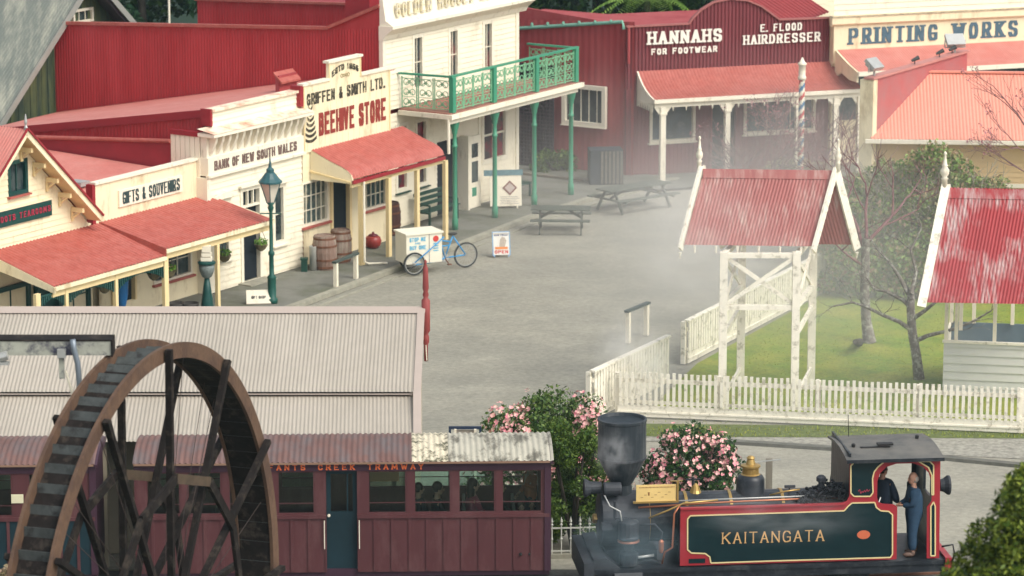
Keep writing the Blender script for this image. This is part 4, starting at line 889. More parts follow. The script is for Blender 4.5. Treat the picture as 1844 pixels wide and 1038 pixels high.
# slatted green benches
def bench(p, rz, L_, label, back=True):
    t = thing('bench', label, 'bench', p, rz, 'dark green benches by the hotel'); M_ = L0(p, rz)
    for k in range(3): MB(M_).box(-L_ / 2, L_ / 2, -.22 + k * .15, -.10 + k * .15, .43, .46).build('seat_slat', BENCHG, t)
    if back:
        for k in range(3): MB(M_).box(-L_ / 2, L_ / 2, .24 + k * .02, .27 + k * .02, .55 + k * .17, .66 + k * .17).build('back_slat', BENCHG, t)
    for s_ in (-1, 1):
        x = s_ * (L_ / 2 - .15); q = MB(M_); q.beam((x, -.2, 0), (x, -.2, .43), .06); q.beam((x, .2, 0), (x, .31 if back else .2, 1.02 if back else .43), .06); q.beam((x, -.22, .4), (x, .24, .4), .05)
        if back: q.beam((x, -.2, .65), (x, .25, .65), .05); q.beam((x, -.2, .43), (x, -.2, .65), .05)
        q.build('frame', BENCHG, t)
u, v = F.uv(G(760, 398, FZ)); bench(F.W(u + .15, 2.45, FZ), F.a + math.pi * 0, 1.9, 'dark green slatted bench with backrest under hotel windows')
u, v = F.uv(G(940, 365, FZ)); bench(F.W(u + .5, 2.5, FZ), F.a, 1.5, 'low dark bench without backrest behind the white menu board', back=False)
# picnic tables
def picnic(p, rz, L_, label, xleg=True):
    t = thing('picnic_table', label, 'picnic table', p, rz, 'weathered green picnic tables in the street'); M_ = L0(p, rz)
    for k in range(5): MB(M_).box(-L_ / 2, L_ / 2, -.38 + k * .155, -.24 + k * .155, .70, .74).build('top_plank', TABLEG, t)
    for s_ in (-1, 1):
        for k in range(2): MB(M_).box(-L_ / 2, L_ / 2, s_ * .66 - .14 + k * .145, s_ * .66 - .005 + k * .145, .42, .46).build('seat_plank', TABLEG, t)
    for s_ in (-1, 1):
        x = s_ * (L_ / 2 - .28); q = MB(M_)
        q.beam((x, -.62, 0), (x, -.2, .7), .09, .045, up=(1, 0, 0)); q.beam((x, .62, 0), (x, .2, .7), .09, .045, up=(1, 0, 0)); q.box(x - .025, x + .025, -.8, .8, .36, .42); q.box(x - .025, x + .025, -.36, .36, .64, .70)
        q.beam((x, 0, .42), (x * .25, 0, .70), .08, .04, up=(0, 1, 0)); q.build('leg_frame', TABLEG, t)
picnic(G(1010, 416), math.radians(-3), 1.85, 'nearer weathered green picnic table in the street')
ta, tb = G(1090, 372), G(1185, 355); picnic(G(1141, 375), math.radians(40), 2.6, 'farther long weathered green picnic table set at an angle')
# menu board in front of hotel
p = G(912, 376, FZ); t = thing('menu_board', 'large white board with red diamond picture and blue header outside the hotel', 'menu board', p, .15); M_ = L0(p, .15)
MB(M_ @ Matrix.Rotation(math.radians(-8), 4, 'X')).box(-.52, .5, 0, .05, .08, 1.05).build('board', WHITE, t)
B8 = M_ @ Matrix.Rotation(math.radians(-8), 4, 'X')
MB(B8).prism([(.12, -.012, .42), (.36, -.012, .66), (.12, -.012, .90), (-.12, -.012, .66)], (0, .011, 0)).build('picture_frame', mat('brown_frame', (.22, .09, .07)), t)
MB(B8).prism([(.12, -.02, .49), (.29, -.02, .66), (.12, -.02, .83), (-.05, -.02, .66)], (0, .007, 0)).build('picture', mat('pale_picture', (.5, .42, .38), var=.3, scale=20), t)
q = MB(B8)
for k in range(5): q.box(-.2 + .03 * (k % 2), .42 - .05 * (k % 3), -.006, -.001, .15 + k * .055 , .165 + k * .055)
q.build('small_print', mat('grey_print', (.35, .33, .3)), t)
MB(B8).box(-.7, .55, -.02, .04, 1.06, 1.24).build('header', mat('blue_grey_banner', (.10, .20, .23), var=.3, scale=12), t)
q = MB(B8); q.box(-.4, -.36, .0, .04, 0, .08); q.box(.34, .38, 0, .04, 0, .08); q.build('feet', WHITE, t)
# sandwich board OPEN
p = G(902, 461); t = thing('sandwich_board', 'small white and blue ice cream sandwich board reading OPEN standing in the street', 'sandwich board', p, .15); M_ = L0(p, .15)
for s_ in (-1, 1):
    B8 = M_ @ Matrix.Translation((0, s_ * .16, 0)) @ Matrix.Rotation(math.radians(14) * s_, 4, 'X')
    o_ = MB(B8).box(-.25, .25, -.012, .012, .06, .74).build('panel', mat('board_white', (.78, .75, .68)), t)
    MB(B8).box(-.23, -.2, -.01, .01, 0, .06).build('foot', mat('pale_blue_frame', (.2, .38, .6)), t); MB(B8).box(.2, .23, -.01, .01, 0, .06).build('foot', mat('pale_blue_frame'), t)
    if s_ < 0:
        q = MB(B8); q.box(-.27, -.24, -.02, .014, .04, .76); q.box(.24, .27, -.02, .014, .04, .76); q.box(-.24, .24, -.02, .014, .73, .76); q.build('frame', mat('pale_blue_frame'), t)
        letters(MB(B8), 'SNOW FREEZE', -.21, .2, .63, .70, -.012, pw=.2, ph=.2, depth=.005).build('lettering', mat('navy_print', (.03, .05, .2)), t)
        letters(MB(B8), 'OPEN', -.21, .2, .10, .20, -.012, pw=.24, ph=.2, depth=.005).build('lettering', mat('red_print', (.6, .05, .04)), t)
        MB(B8).box(-.19, .19, -.018, -.013, .23, .30).build('orange_band', mat('orange_print', (.8, .25, .03)), t)
        MB(B8 @ Matrix.Translation((.03, -.014, 0))).lathe([(.001, .28), (.07, .33), (.1, .45), (.08, .55), (.03, .6)], n=10).v
        q = MB(B8); q.prism([(-.06, -.022, .30), (.10, -.022, .30), (.16, -.022, .48), (.10, -.022, .58), (.02, -.022, .60), (-.04, -.022, .5)], (0, .008, 0)); q.build('ice_cream_picture', mat('waffle_grey', (.45, .38, .3), var=.3, scale=30), t)
# tricycle
TB = mat('bicycle_blue', (.045, .30, .60), rough=.35, var=.08); RUB = mat('tyre_rubber', (.03, .035, .035), rough=.6, var=.1)
p = G(790, 486); rz = math.atan2((G(838, 481) - G(735, 491)).y, (G(838, 481) - G(735, 491)).x)
t = thing('ice_cream_tricycle', 'bright blue ice cream tricycle with white lettered box standing at the kerb', 'tricycle', p, rz)
ax = (G(838, 481) - p).length; fx = -(G(735, 491) - p).length; M_ = L0(p, rz)
def wheel(c, r):
    q = MB(M_); n = 28
    for k in range(n):
        a, b = 2 * math.pi * k / n, 2 * math.pi * (k + 1) / n
        q.add([(c[0] + rr * math.cos(w_), c[1] + yy, c[2] + rr * math.sin(w_)) for w_ in (a, b) for rr, yy in ((r - .045, -.02), (r, -.022), (r, .022), (r - .045, .02))], [(0, 1, 5, 4), (1, 2, 6, 5), (2, 3, 7, 6), (3, 0, 4, 7)])
    w_ = q.build('wheel', RUB, t)
    q = MB(M_)
    for k in range(18):
        a = 2 * math.pi * k / 18; q.beam((c[0] + .03 * math.cos(a + 1.2), c[1] - .015, c[2] + .03 * math.sin(a + 1.2)), (c[0] + (r - .04) * math.cos(a), c[1], c[2] + (r - .04) * math.sin(a)), .005)
    for k in range(n):
        a, b = 2 * math.pi * k / n, 2 * math.pi * (k + 1) / n; q.beam((c[0] + (r - .055) * math.cos(a), c[1], c[2] + (r - .055) * math.sin(a)), (c[0] + (r - .055) * math.cos(b), c[1], c[2] + (r - .055) * math.sin(b)), .025, .03)
    q.lathe([(.035, -.05), (.035, .05)], c, 8, axis='y'); q.build('rim', mat('chrome_rim', (.5, .5, .48), metal=.6, rough=.3), w_)
R_ = .37; wheel((ax, .0, R_), R_ + .01); wheel((fx, -.42, R_ - .03), R_ - .03); wheel((fx + .25, .48, R_ - .03), R_ - .03)
f = MB(M_); BK = .42     # frame
pts = dict(seat=(ax - .42, 0, .98), bb=(ax - .68, 0, .34), head=(fx + .95, -.1, 1.0), headb=(fx + .98, -.1, .30), hub=(ax, 0, .37))
for a, b in (('seat', 'bb'), ('head', 'bb'), ('headb', 'bb'), ('head', 'headb'), ('seat', 'hub'), ('bb', 'hub')): f.tube([pts[a], pts[b]], .024, 8)
f.tube([(fx + .98, -.1, .72), (ax - .52, 0, .7)], .022, 8); f.tube([(fx + .97, -.1, .9), (ax - .47, 0, .8)], .022, 8)
f.tube([(fx, -.42, .35), (fx, .42, .35)], .025, 8); f.tube([(fx, -.42, .36), (fx + .35, -.45, .62), (fx + .95, -.42, 1.05), (fx + .95, .40, 1.05)], .02, 8); f.tube([(fx, -.40, .3), (fx + .97, -.1, .3)], .03, 8); f.tube([(fx, .40, .3), (fx + .97, -.1, .3)], .03, 8)
f.build('frame', TB, t, smooth=True)
MB(M_).lathe([(.13, -.02), (.13, .02)], pts['bb'], 14, axis='y').build('chainring', STEEL, t)
q = MB(M_); q.beam(pts['bb'], (pts['bb'][0] + .08, -.1, .18), .025); q.box(pts['bb'][0] + .02, pts['bb'][0] + .14, -.2, -.1, .15, .18); q.build('pedal', mat('rusty_brown'), t)
q = MB(M_); q.ball((ax - .42, 0, 1.04), .13, sq=(1.2, .7, .35)); q.build('saddle', BLACK, t, smooth=True)
q = MB(M_); q.box(fx - .22, fx + .92, -.36, .44, .32, 1.18); bx_ = q.build('box', mat('cream_box', (.80, .76, .62), var=.04), t)
MB(M_).box(fx - .26, fx + .96, -.4, .48, 1.18, 1.23).build('lid', mat('cream_box'), bx_)
MB(M_).box(fx + .5, fx + .52, -.372, -.361, .32, 1.18).build('seam', mat('grey_print'), bx_)
SB = mat('sky_blue_print', (.10, .42, .62))
letters(MB(M_), 'STOP ME', fx - .12, fx + .4, .98, 1.1, -.361, pw=.24, ph=.18, depth=.008).build('lettering', SB, bx_)
letters(MB(M_), 'AND', fx + .05, fx + .22, .90, .955, -.361, pw=.2, ph=.2, depth=.008).build('lettering', SB, bx_)
letters(MB(M_), 'BUY ONE', fx - .12, fx + .4, .74, .86, -.361, pw=.24, ph=.18, depth=.008).build('lettering', SB, bx_)
MB(M_).lathe([(.09, -.012), (.09, 0)], (fx + .72, -.361, 1.02), 14, axis='y').build('red_badge', mat('red_print'), bx_)
q = MB(M_)
for k in range(4): q.box(fx + .64, fx + .8, -.366, -.361, .86 - k * .07, .89 - k * .07)
q.build('small_print', SB, bx_)
# pallet stand beside red building
p = G(1092, 332, FZ); t = thing('slatted_crate', 'tall dark crate with vertical pale slats against dusty red wall', 'crate', p, .1); M_ = L0(p, .1)
q = MB(M_); q.box(-.55, .55, -.1, .7, .0, 1.15); q.build('body', mat('charcoal_crate', (.03, .04, .05), var=.3), t)
for k in range(6): MB(M_).box(-.2 + k * .13, -.12 + k * .13, -.14, -.11, .03, 1.12).build('slat', mat('grey_slat', (.13, .12, .10), var=.3, scale=8), t)
# garden bed edging and pole
q = MB().beam(G(935, 314, FZ), G(1058, 328, FZ), .14, .16); single('garden_edging', q, TIMBER, 'low timber edging of the small bed beside the hotel', 'edging')
pb = G(1441, 324, 0); t = thing('barber_pole', 'tall red white and blue striped barber pole with turned white top', 'barber pole', pb); M_ = L0(pb)
htop = (pb.x, 0, 0); hz = 0
for k in range(200):
    z = k * .03
    if True: pass
ztop = 20.8 - (97 + 815) / ((324 + 815) / 20.8)
nh = 60; n = 18; q = MB(M_); z0, z1 = .3, ztop - .75; r_ = .10
for i in range(nh):
    for k in range(n):
        za, zb_ = z0 + (z1 - z0) * i / nh, z0 + (z1 - z0) * (i + 1) / nh; a0, a1 = 2 * math.pi * k / n, 2 * math.pi * (k + 1) / n
        ph = ((k / n) - (za / .62)) % 1.0; q.cur = 1 if .10 < ph < .35 else 2 if .6 < ph < .85 else 0
        q.add([(r_ * math.cos(a0), r_ * math.sin(a0), za), (r_ * math.cos(a1), r_ * math.sin(a1), za), (r_ * math.cos(a1), r_ * math.sin(a1), zb_), (r_ * math.cos(a0), r_ * math.sin(a0), zb_)], [(0, 1, 2, 3)])
q.build('striped_shaft', [WHITE, mat('pole_red', (.5, .05, .05)), mat('pole_blue', (.05, .18, .33))], t, smooth=True)
MB(M_).lathe([(.14, z1), (.14, z1 + .1), (.115, z1 + .14), (.12, z1 + .48), (.15, z1 + .5), (.15, z1 + .56), (.09, z1 + .6), (.02, z1 + .75)], n=14).build('turned_top', WHITE, t, smooth=True)
MB(M_).box(-.2, .2, -.2, .2, 0, .3).build('base', WHITE, t)
# ================================================================ station shed with long corrugated roof
TANR = mat('tan_iron_roof', (.405, .365, .305), rough=.5, var=.05, scale=.8, stain=(.35, .315, .26), stain_amt=.35, stain_scale=1.2, stretch=(1, .3, 1), stain_w=.3)
TANT = mat('tan_trim', (.43, .36, .31), rough=.5, var=.04)
t = thing('station_shed', 'long low shed with weathered tan corrugated roof in front of the street', 'shed', (-7, 72, 0))
xl, xr = -13.5, -1.93
RY, RZ, BY, BZ, EY, EZ = 74.67, 4.40, 71.2, 3.36, 69.35, 2.76
MB().corr([(xl, RY, RZ), (xl, BY, BZ)], [(xr - .12, RY, RZ), (xr - .12, BY, BZ)], pitch=.084, amp=.010, k=5).build('roof', TANR, t, smooth=True)
MB().corr([(xl, BY + .08, BZ - .10), (xl, EY, EZ)], [(xr - .17, BY + .08, BZ - .10), (xr - .1, EY, EZ)], pitch=.084, amp=.010, k=5).build('verandah_roof', TANR, t, smooth=True)
MB().beam((xl, BY + .06, BZ - .065), (xr - .15, BY + .06, BZ - .065), .14, .02, up=(0, .3, 1)).build('flashing', TANT, t)
MB().corr([(xl, RY, RZ), (xl, RY + 3.6, 3.2)], [(xr, RY, RZ), (xr, RY + 3.6, 3.2)], pitch=.084, amp=.010).build('rear_roof', TANR, t)
MB().prism([(xl, RY - .26, RZ - .045), (xl, RY, RZ + .05), (xl, RY + .2, RZ - .02)], (xr - xl + .02, 0, 0)).build('ridge_cap', TANT, t)
q = MB(); q.beam((xr - .07, RY, RZ + .01), (xr - .07, BY, BZ - .0), .16, .06, up=(0, 0, 1)); q.beam((xr - .07, BY, BZ - .0), (xr - .02, EY, EZ - .0), .17, .06, up=(0, 0, 1)); q.build('bargeboard', TANT, t)
MB().prism([(xr - .25, RY - 4.2, 0), (xr - .25, RY - 4.2, 2.86), (xr - .25, RY, 4.3), (xr - .25, RY + 3.3, 3.2), (xr - .25, RY + 3.3, 0)], (.1, 0, 0)).build('end_wall', mat('brown_board', (.42, .37, .27)), t)
MB().box(xl, xr - .3, RY - 4.1, RY + 3.2, 0, 2.88).build('wall', mat('brown_board'), t)
for k in range(6): MB().box(xl + 1 + k * 2, xl + 1.1 + k * 2, EY + .2, EY + .3, 0, 2.75).build('verandah_post', mat('brown_board'), t)
FR = mat('finial_red', (.27, .055, .05), rough=.5, var=.15)
fx_ = G(775, 556, RZ).x
fz = lambda y: 20.8 - (y + 815) / ((556 + 815) / (20.8 - RZ))
MB().lathe([(.045, fz(655)), (.045, fz(625)), (.075, fz(618)), (.07, fz(608)), (.05, fz(604)), (.095, fz(598)), (.095, fz(540)), (.05, fz(536)), (.07, fz(530)), (.05, fz(524)), (.07, fz(518)), (.055, fz(480)), (.02, fz(472)), (.035, fz(468)), (.01, fz(464))], (xr + .03, RY, 0), 12).build('finial', FR, t, smooth=True)
q = MB(); q.beam((xr + .03, RY - .03, fz(620)), (xr + .05, RY - .06, fz(653)), .03, .02); q.build('pendant_strip', WHITE, t)

# ================================================================ water wheel
WD = mat('wet_black_timber', (.014, .011, .010), spec=.15, rough=.75, var=.5, scale=5, stain=(.05, .04, .032), stain_amt=.3, stain_scale=4)
WDG = mat('grey_wet_boards', (.06, .068, .066), spec=.25, rough=.6, var=.35, scale=6, stain=(.03, .03, .03), stain_amt=.3, stain_scale=5)
WB = mat('brown_rim_timber', (.115, .066, .04), rough=.7, var=.2, scale=7, bump=.4, bump_scale=18, stain=(.08, .045, .03), stain_amt=.4, stain_scale=2)
wc = Vector((-5.239, 50, 4.695)); al = math.radians(71.98); WR = 4.516
t = thing('waterwheel', 'huge brown and black timber water wheel with stepped buckets in the foreground', 'water wheel', (wc.x, wc.y, wc.z - WR))
wd, wn, wz = Vector((math.cos(al), math.sin(al), 0)), Vector((-math.sin(al), math.cos(al), 0)), Vector((0, 0, 1))
def wp_(phi, r, off): return wc + wd * (r * math.sin(phi)) + wz * (r * math.cos(phi)) + wn * off
OFF = .53; RI = 4.28; NS = 144
for off, nm in ((-.055, 'near'), (OFF + .01, 'far')):
    q = MB()
    for k in range(NS):
        a, b = 2 * math.pi * k / NS, 2 * math.pi * (k + 1) / NS
        P = [wp_(x, r, off + o) for x in (a, b) for o in (0, .055) for r in (RI, WR)]
        q.add(P, [(0, 1, 5, 4), (2, 6, 7, 3), (1, 3, 7, 5), (0, 4, 6, 2)])
    q.build('rim', WB, t)
q = MB()
for k in range(NS):
    a, b = 2 * math.pi * k / NS, 2 * math.pi * (k + 1) / NS
    P = [wp_(x, r, o) for x in (a, b) for o in (.0, OFF + .01) for r in (RI + .02, RI + .06)]
    q.add(P, [(0, 4, 6, 2), (1, 3, 7, 5)])
q.build('sole_boards', WD, t)
NB = 80
for k in range(NB):
    a = 2 * math.pi * k / NB + .01
    if math.cos(a - .0) < -.35: continue
    st = 2 * math.pi / NB
    P = [wp_(x, r, o) for o in (.0, OFF + .01) for x, r in ((a - st * .22, WR - .20), (a + st * .22, WR - .10), (a + st * .22 + .003, WR - .12), (a - st * .22 + .003, WR - .22))]
    MB().add(P, [(0, 1, 5, 4), (1, 2, 6, 5), (2, 3, 7, 6), (3, 0, 4, 7), (0, 3, 2, 1), (4, 5, 6, 7)]).build('bucket', WDG, t)
for off in (-.13, OFF + .12):
    for k in range(12):
        a = math.radians(1.5 + 30 * k)
        MB().beam(wp_(a, .2, off), wp_(a, WR - .03, off), .085, .10, up=wn).build('spoke', WD, t)
    for k in range(12):
        a, b = math.radians(1.5 + 30 * k), math.radians(31.5 + 30 * k); r = WR * .56
        MB().beam(wp_(a, r, off - .09 if off < 0 else off + .09), wp_(b, r, off - .09 if off < 0 else off + .09), .15, .06, up=wn).build('brace', WD if k % 3 else mat('worn_brown_brace', (.07, .048, .03), var=.4, scale=6), t)
q = MB().tube([wc - wn * .8, wc + wn * 1.2], .14, 12); q.build('axle', RUSTB, t)
q = MB().tube([wc - wn * .25, wc + wn * (OFF + .25)], .32, 12); q.build('hub', WD, t)
q = MB()
for k in range(12):
    a = math.radians(9 + 30 * k)
    for da in (0, .12): q.beam(wp_(a + 1.2, .25, OFF * .2), wp_(a + da, RI + .02, OFF * (.2 + .6 * (k % 2))), .009)
q.build('tension_rods', mat('rust_rod', (.05, .035, .03)), t)
q = MB(); q.box(wc.x - 2.2, wc.x + 3.2, wc.y - 5, wc.y + 5.2, -.04, .25)
single('wheel_footing', q, mat('footing_concrete', (.25, .24, .2)), 'concrete footing slab under the water wheel', 'footing')
for s_ in (-1, 1):
    p = wc + wn * (.3 + s_ * 1.0); q = MB(); q.beam(p + wd * 1.6 + Vector((0, 0, .25 - wc.z)), p, .25); q.beam(p - wd * 1.6 + Vector((0, 0, .25 - wc.z)), p, .25); q.beam(p - wd * .8 + Vector((0, 0, -2.2)), p + wd * .8 + Vector((0, 0, -2.2)), .2); q.build('trestle', WD, t)
# flume and spout
FY = 49.6
a, b = YP(-60, 626, FY), YP(199, 630, FY - .1)
t = thing('water_flume', 'pale timber flume with bent pipe pouring water onto wheel buckets', 'flume', (a.x, a.y, 0))
FL = mat('pale_lichen_flume', (.36, .37, .31), rough=.8, var=.2, scale=5, stain=(.05, .05, .08), stain_amt=.36, stain_scale=3, stain_w=.15)
zc = (a.z + b.z) / 2
q = MB(); q.box(a.x, b.x, FY - .02, FY, zc - .11, zc + .105); q.build('side_board', FL, t)
q = MB(); q.box(a.x, b.x, FY + .3, FY + .32, zc - .11, zc + .105); q.build('side_board', FL, t)
MB().box(a.x, b.x, FY + .0, FY + .3, zc - .11, zc - .09).build('floor_board', WDG, t)
MB().box(a.x, b.x + .02, FY - .03, FY + .33, zc + .105, zc + .125).build('top_edge', WD, t)
MB().box(b.x, b.x + .02, FY - .04, FY + .33, zc - .13, zc + .10).build('end_board', WD, t)
pts = [YP(x, y, FY - .12) for x, y in ((131, 612), (133, 628), (140, 655), (143, 690), (142, 712), (138, 735))]
MB().tube(pts, .042, 10).build('spout_pipe', mat('blue_grey_pipe', (.22, .26, .30), rough=.35, metal=.3), t, smooth=True)
MB().tube([YP(141, 712, FY - .12), YP(141, 718, FY - .12)], .055, 10).build('pipe_collar', mat('brass', (.45, .30, .10), metal=.6, rough=.35), t)
MB().tube([YP(137, 738, FY - .13), YP(134, 765, FY - .13), YP(132, 788, FY - .14)], [.02, .012, .006], 6).build('water', mat('falling_water', (.7, .72, .7), rough=.2), t, smooth=True)
q = MB(); p = YP(112, 640, FY - .03); q.box(p.x - .05, p.x + .03, p.y - .03, p.y, p.z - .35, p.z + .05); q.build('hanger_board', FL, t)
q = MB(); q.beam(YP(118, 668, FY - .05), YP(132, 716, FY - .1), .03); q.build('stay', WHITE, t)
q = MB(); q.box(p.x - .06, p.x + .06, p.y - .1, p.y, p.z - .02, p.z + .1); q.build('bracket', STEEL, t)
q = MB(); p = YP(4, 640, FY - .05); q.tube([p + Vector((-.1, 0, -.05)), p + Vector((.08, 0, .0))], .07, 8); q.box(p.x - .1, p.x + .1, p.y - .05, p.y + .05, p.z - .14, p.z - .1); q.build('pipe_clamp', STEEL, t)
for x in (a.x + .1,): MB().box(x - .08, x + .08, FY + .1, FY + .25, 0, zc - .12).build('support_post', WD, t)

# ================================================================ tram carriages
F = TRM
MAR = mat('maroon_carriage_paint', (.088, .028, .031), rough=.5, var=.12, scale=3, stain=(.11, .045, .046), stain_amt=.35, stain_scale=2, stretch=(1, 1, .3))
MARD = mat('dark_maroon_trim', (.05, .02, .035), rough=.5, var=.2)
TEALD = mat('dark_teal_panel', (.006, .024, .033), rough=.5, var=.25)
RR = mat('rusty_carriage_roof', (.16, .085, .072), rough=.7, var=.2, scale=3, stain=(.135, .11, .11), stain_amt=.4, stain_scale=2, stretch=(1, .4, 1), stain_w=.2)
RL = mat('lichen_carriage_roof', (.62, .56, .42), rough=.85, var=.15, scale=6, stain=(.10, .10, .06), stain_amt=.38, stain_scale=4, stain_w=.1)
RG = mat('grey_carriage_roof', (.44, .42, .34), rough=.6, var=.15, scale=4, stain=(.14, .13, .10), stain_amt=.38, stain_scale=3, stretch=(1, .4, 1))
CG = None
def clear_glass():
    m = bpy.data.materials.new('carriage_glass'); m.use_nodes = True; N = m.node_tree.nodes; L = m.node_tree.links
    N.remove(N['Principled BSDF']); tr = N.new('ShaderNodeBsdfTransparent'); tr.inputs[0].default_value = (.80, .90, .88, 1)
    gl = N.new('ShaderNodeBsdfGlossy'); gl.inputs['Roughness'].default_value = .03; fn = N.new('ShaderNodeFresnel'); fn.inputs[0].default_value = 1.5
    mx = N.new('ShaderNodeMixShader'); L.new(fn.outputs[0], mx.inputs[0]); L.new(tr.outputs[0], mx.inputs[1]); L.new(gl.outputs[0], mx.inputs[2]); L.new(mx.outputs[0], N['Material Output'].inputs[0]); return m
CG = clear_glass()
def roofarc(u, W=2.1, ze=2.93, rise=.15, n=10, ov=.1):
    return [(u, -ov + (W + 2 * ov) * k / n, ze + rise * math.sin(math.pi * (k / n)) ** .8) for k in range(n + 1)]
def carriage(label, u0, u1, wins, doors, secs, text=None, teal=()):
    t = thing('tram_carriage', label, 'tram carriage', F.W((u0 + u1) / 2, 1.0, 0), F.a, 'maroon tram carriages'); W_ = 2.0
    zb, zs, zw0, zw1, ze = .62, 1.76, 1.83, 2.70, 2.93
    MB(F.M).box(u0, u1, 0.05, W_ - .05, zb - .1, zb + .05).build('floor', MARD, t)
    cuts = sorted([u0, u1] + [x for d in doors for x in d[:2]])
    for v0, v1, near in ((0, .05, True), (W_ - .05, W_, False)):
        us = [(a, b) for a, b in zip(cuts[::2], cuts[1::2])] if near else [(u0, u1)]
        for a, b in us:
            MB(F.M).box(a, b, v0, v1, zb, zs).build('side_panel', TEALD if (near and any(a < x < b for x in teal)) else MAR, t)
            if near:
                q = MB(F.M); n = max(1, round((b - a) / .36))
                for k in range(n + 1): x = a + (b - a) * k / n; q.box(max(a, x - .03), min(b, x + .03), -.02, -.001, zb + .03, zs - .02)
                q.build('cover_strips', MAR, t)
                MB(F.M).box(a, b, -.035, -.002, zs - .015, zs + .06).build('waist_rail', MAR, t)
        MB(F.M).box(u0, u1, v0 - (.02 if near else 0), v1, zw1 + .03, ze).build('fascia', MARD, t)
        edges = [u0] + [x for wn_ in wins for x in wn_] + [u1]
        dd = [x for d in doors for x in d[:2]]
        solid = [(a, b) for a, b in zip(edges[::2], edges[1::2])]
        for a, b in solid:
            segs = [(a, b)]
            if near:
                for d in doors:
                    segs = [s_ for a_, b_ in segs for s_ in ([(a_, b_)] if d[1] <= a_ or d[0] >= b_ else [(a_, d[0]), (d[1], b_)]) if s_[1] - s_[0] > .005]
            for a_, b_ in segs: MB(F.M).box(a_, b_, v0, v1, zs, zw1 + .03).build('window_pillar', MAR, t)
        for a, b in wins: MB(F.M).box(a, b, v0, v1, zs, zw0).build('window_sill', MAR, t)
        for a, b in wins:
            fq = MB(F.M); v = v0 + .02
            fq.box(a, a + .035, v - .01, v + .02, zw0, zw1 + .03); fq.box(b - .035, b, v - .01, v + .02, zw0, zw1 + .03); fq.box(a + .035, b - .035, v - .01, v + .02, zw0, zw0 + .035); fq.box(a + .035, b - .035, v - .01, v + .02, zw1 - .0, zw1 + .03)
            fq.box(a + .035, b - .035, v - .006, v + .012, zw0 + .22, zw0 + .235)
            o_ = fq.build('window', MAR, t); MB(F.M).box(a + .03, b - .03, v + .003, v + .009, zw0 + .03, zw1 + .01).build('pane', CG, o_)
    for a, b in doors:
        if b - a > .9: continue
        o_ = MB(F.M).box(a, b, .1, .15, zb, zs + .1).build('door', TEALD, t)
        q = MB(F.M); q.box(a, a + .09, .1, .15, zs + .1, zw1); q.box(b - .09, b, .1, .15, zs + .1, zw1); q.box(a + .09, b - .09, .1, .15, zw1 - .06, zw1); q.box((a + b) / 2 + .1, (a + b) / 2 + .13, .11, .14, zs + .1, zw1 - .06); q.build('door_frame', TEALD, o_)
        MB(F.M).box(a + .09, b - .09, .12, .126, zs + .1, zw1 - .06).build('pane', CG, o_)
        MB(F.M).lathe([(.03, 0), (.03, .03)], (a + .05, .07, zs + .02), 8, axis='y').build('door_knob', WHITE, o_)
        for x in (a - .05, b + .03): MB(F.M).box(x, x + .018, -.05, -.03, zb + .5, zs - .05).build('grab_rail', WHITE, t)
    for u, w_ in ((u0, .05), (u1 - .05, .05)): MB(F.M).box(u, u + w_, .05, W_ - .05, zb, ze - .02).build('end_wall', MARD, t)
    MB(F.M).box(u1 - .1, u1 + .03, -.03, .06, zb, ze).build('corner_post', MARD, t)
    for a, b, m_ in secs: MB(F.M).corr(roofarc(a), roofarc(b), pitch=.115, amp=.016, k=4).build('roof', m_, t, smooth=True)
    q = MB(F.M); q.prism([(u1 + .02, v, z - .01) for _, v, z in roofarc(0)] + [(u1 + .02, 2.1, 2.86), (u1 + .02, -.1, 2.86)], (.05, 0, 0)); q.build('roof_end', MARD, t)
    MB(F.M).box(u0, u1, -.115, -.10, 2.89, 2.93).build('roof_edge', mat('rusty_edge', (.25, .15, .1)), t)
    for k in range(int((u1 - u0) / 1.0)):
        x = u0 + .6 + k * 1.0
        if any(d[0] - .4 < x < d[1] + .1 for d in doors): continue
        q = MB(F.M); q.box(x, x + .4, .3, W_ - .3, zb + .7, zb + .77); q.box(x - .02, x + .04, .3, W_ - .3, zb + .77, zb + 1.15); q.build('seat', mat('slatted_seat', (.16, .11, .07)), t)
    q = MB(F.M)
    for s_ in (.2, .8):
        for v in (.25, W_ - .25): q.lathe([(.36, -.05), (.36, .05)], (u0 + (u1 - u0) * s_, v, .34), 18, axis='y')
    q.box(u0, u1, .35, .5, .34, .5); q.box(u0, u1, W_ - .5, W_ - .35, .34, .5); q.build('running_gear', BLACK, t)
    if text:
        MB(F.M).box(1.86, 2.46, 1.3, 1.33, 2.15, 2.8).build('blind', mat('tan_blind', (.62, .34, .16)), t)
        letters(MB(F.M), *text, -.02, pw=.2, ph=.15, serif=.06, depth=.008, gap=.7, space=1.3).build('lettering', mat('orange_lettering', (.75, .16, .05), rough=.5), t)
    return t
CAR = carriage('long maroon tram carriage with half rusty half silver roof and passengers behind its windows', -2.83, 5.48,
    [(-2.6, -1.9), (-1.78, -1.08), (-.96, -.14), (.02, .78), (1.83, 2.62), (2.75, 3.51), (3.64, 4.40), (4.51, 5.34)], [(1.0, 1.62)],
    [(-2.85, 2.72, RR), (2.72, 3.45, RL), (3.45, 5.56, RG)], ('INFANTS CREEK TRAMWAY', -.39, 2.95, 2.755, 2.87))
carriage('shorter maroon tram carriage with rusty roof and dark teal side at the left edge', -8.5, -3.62, [(-8.2, -7.3), (-7.1, -6.2), (-6.0, -5.25), (-4.95, -4.2)], [], [(-8.5, -3.6, RR)], teal=(-6,))
MB(F.M).box(-5.25, -5.02, -.05, -.036, 2.2, 2.38)
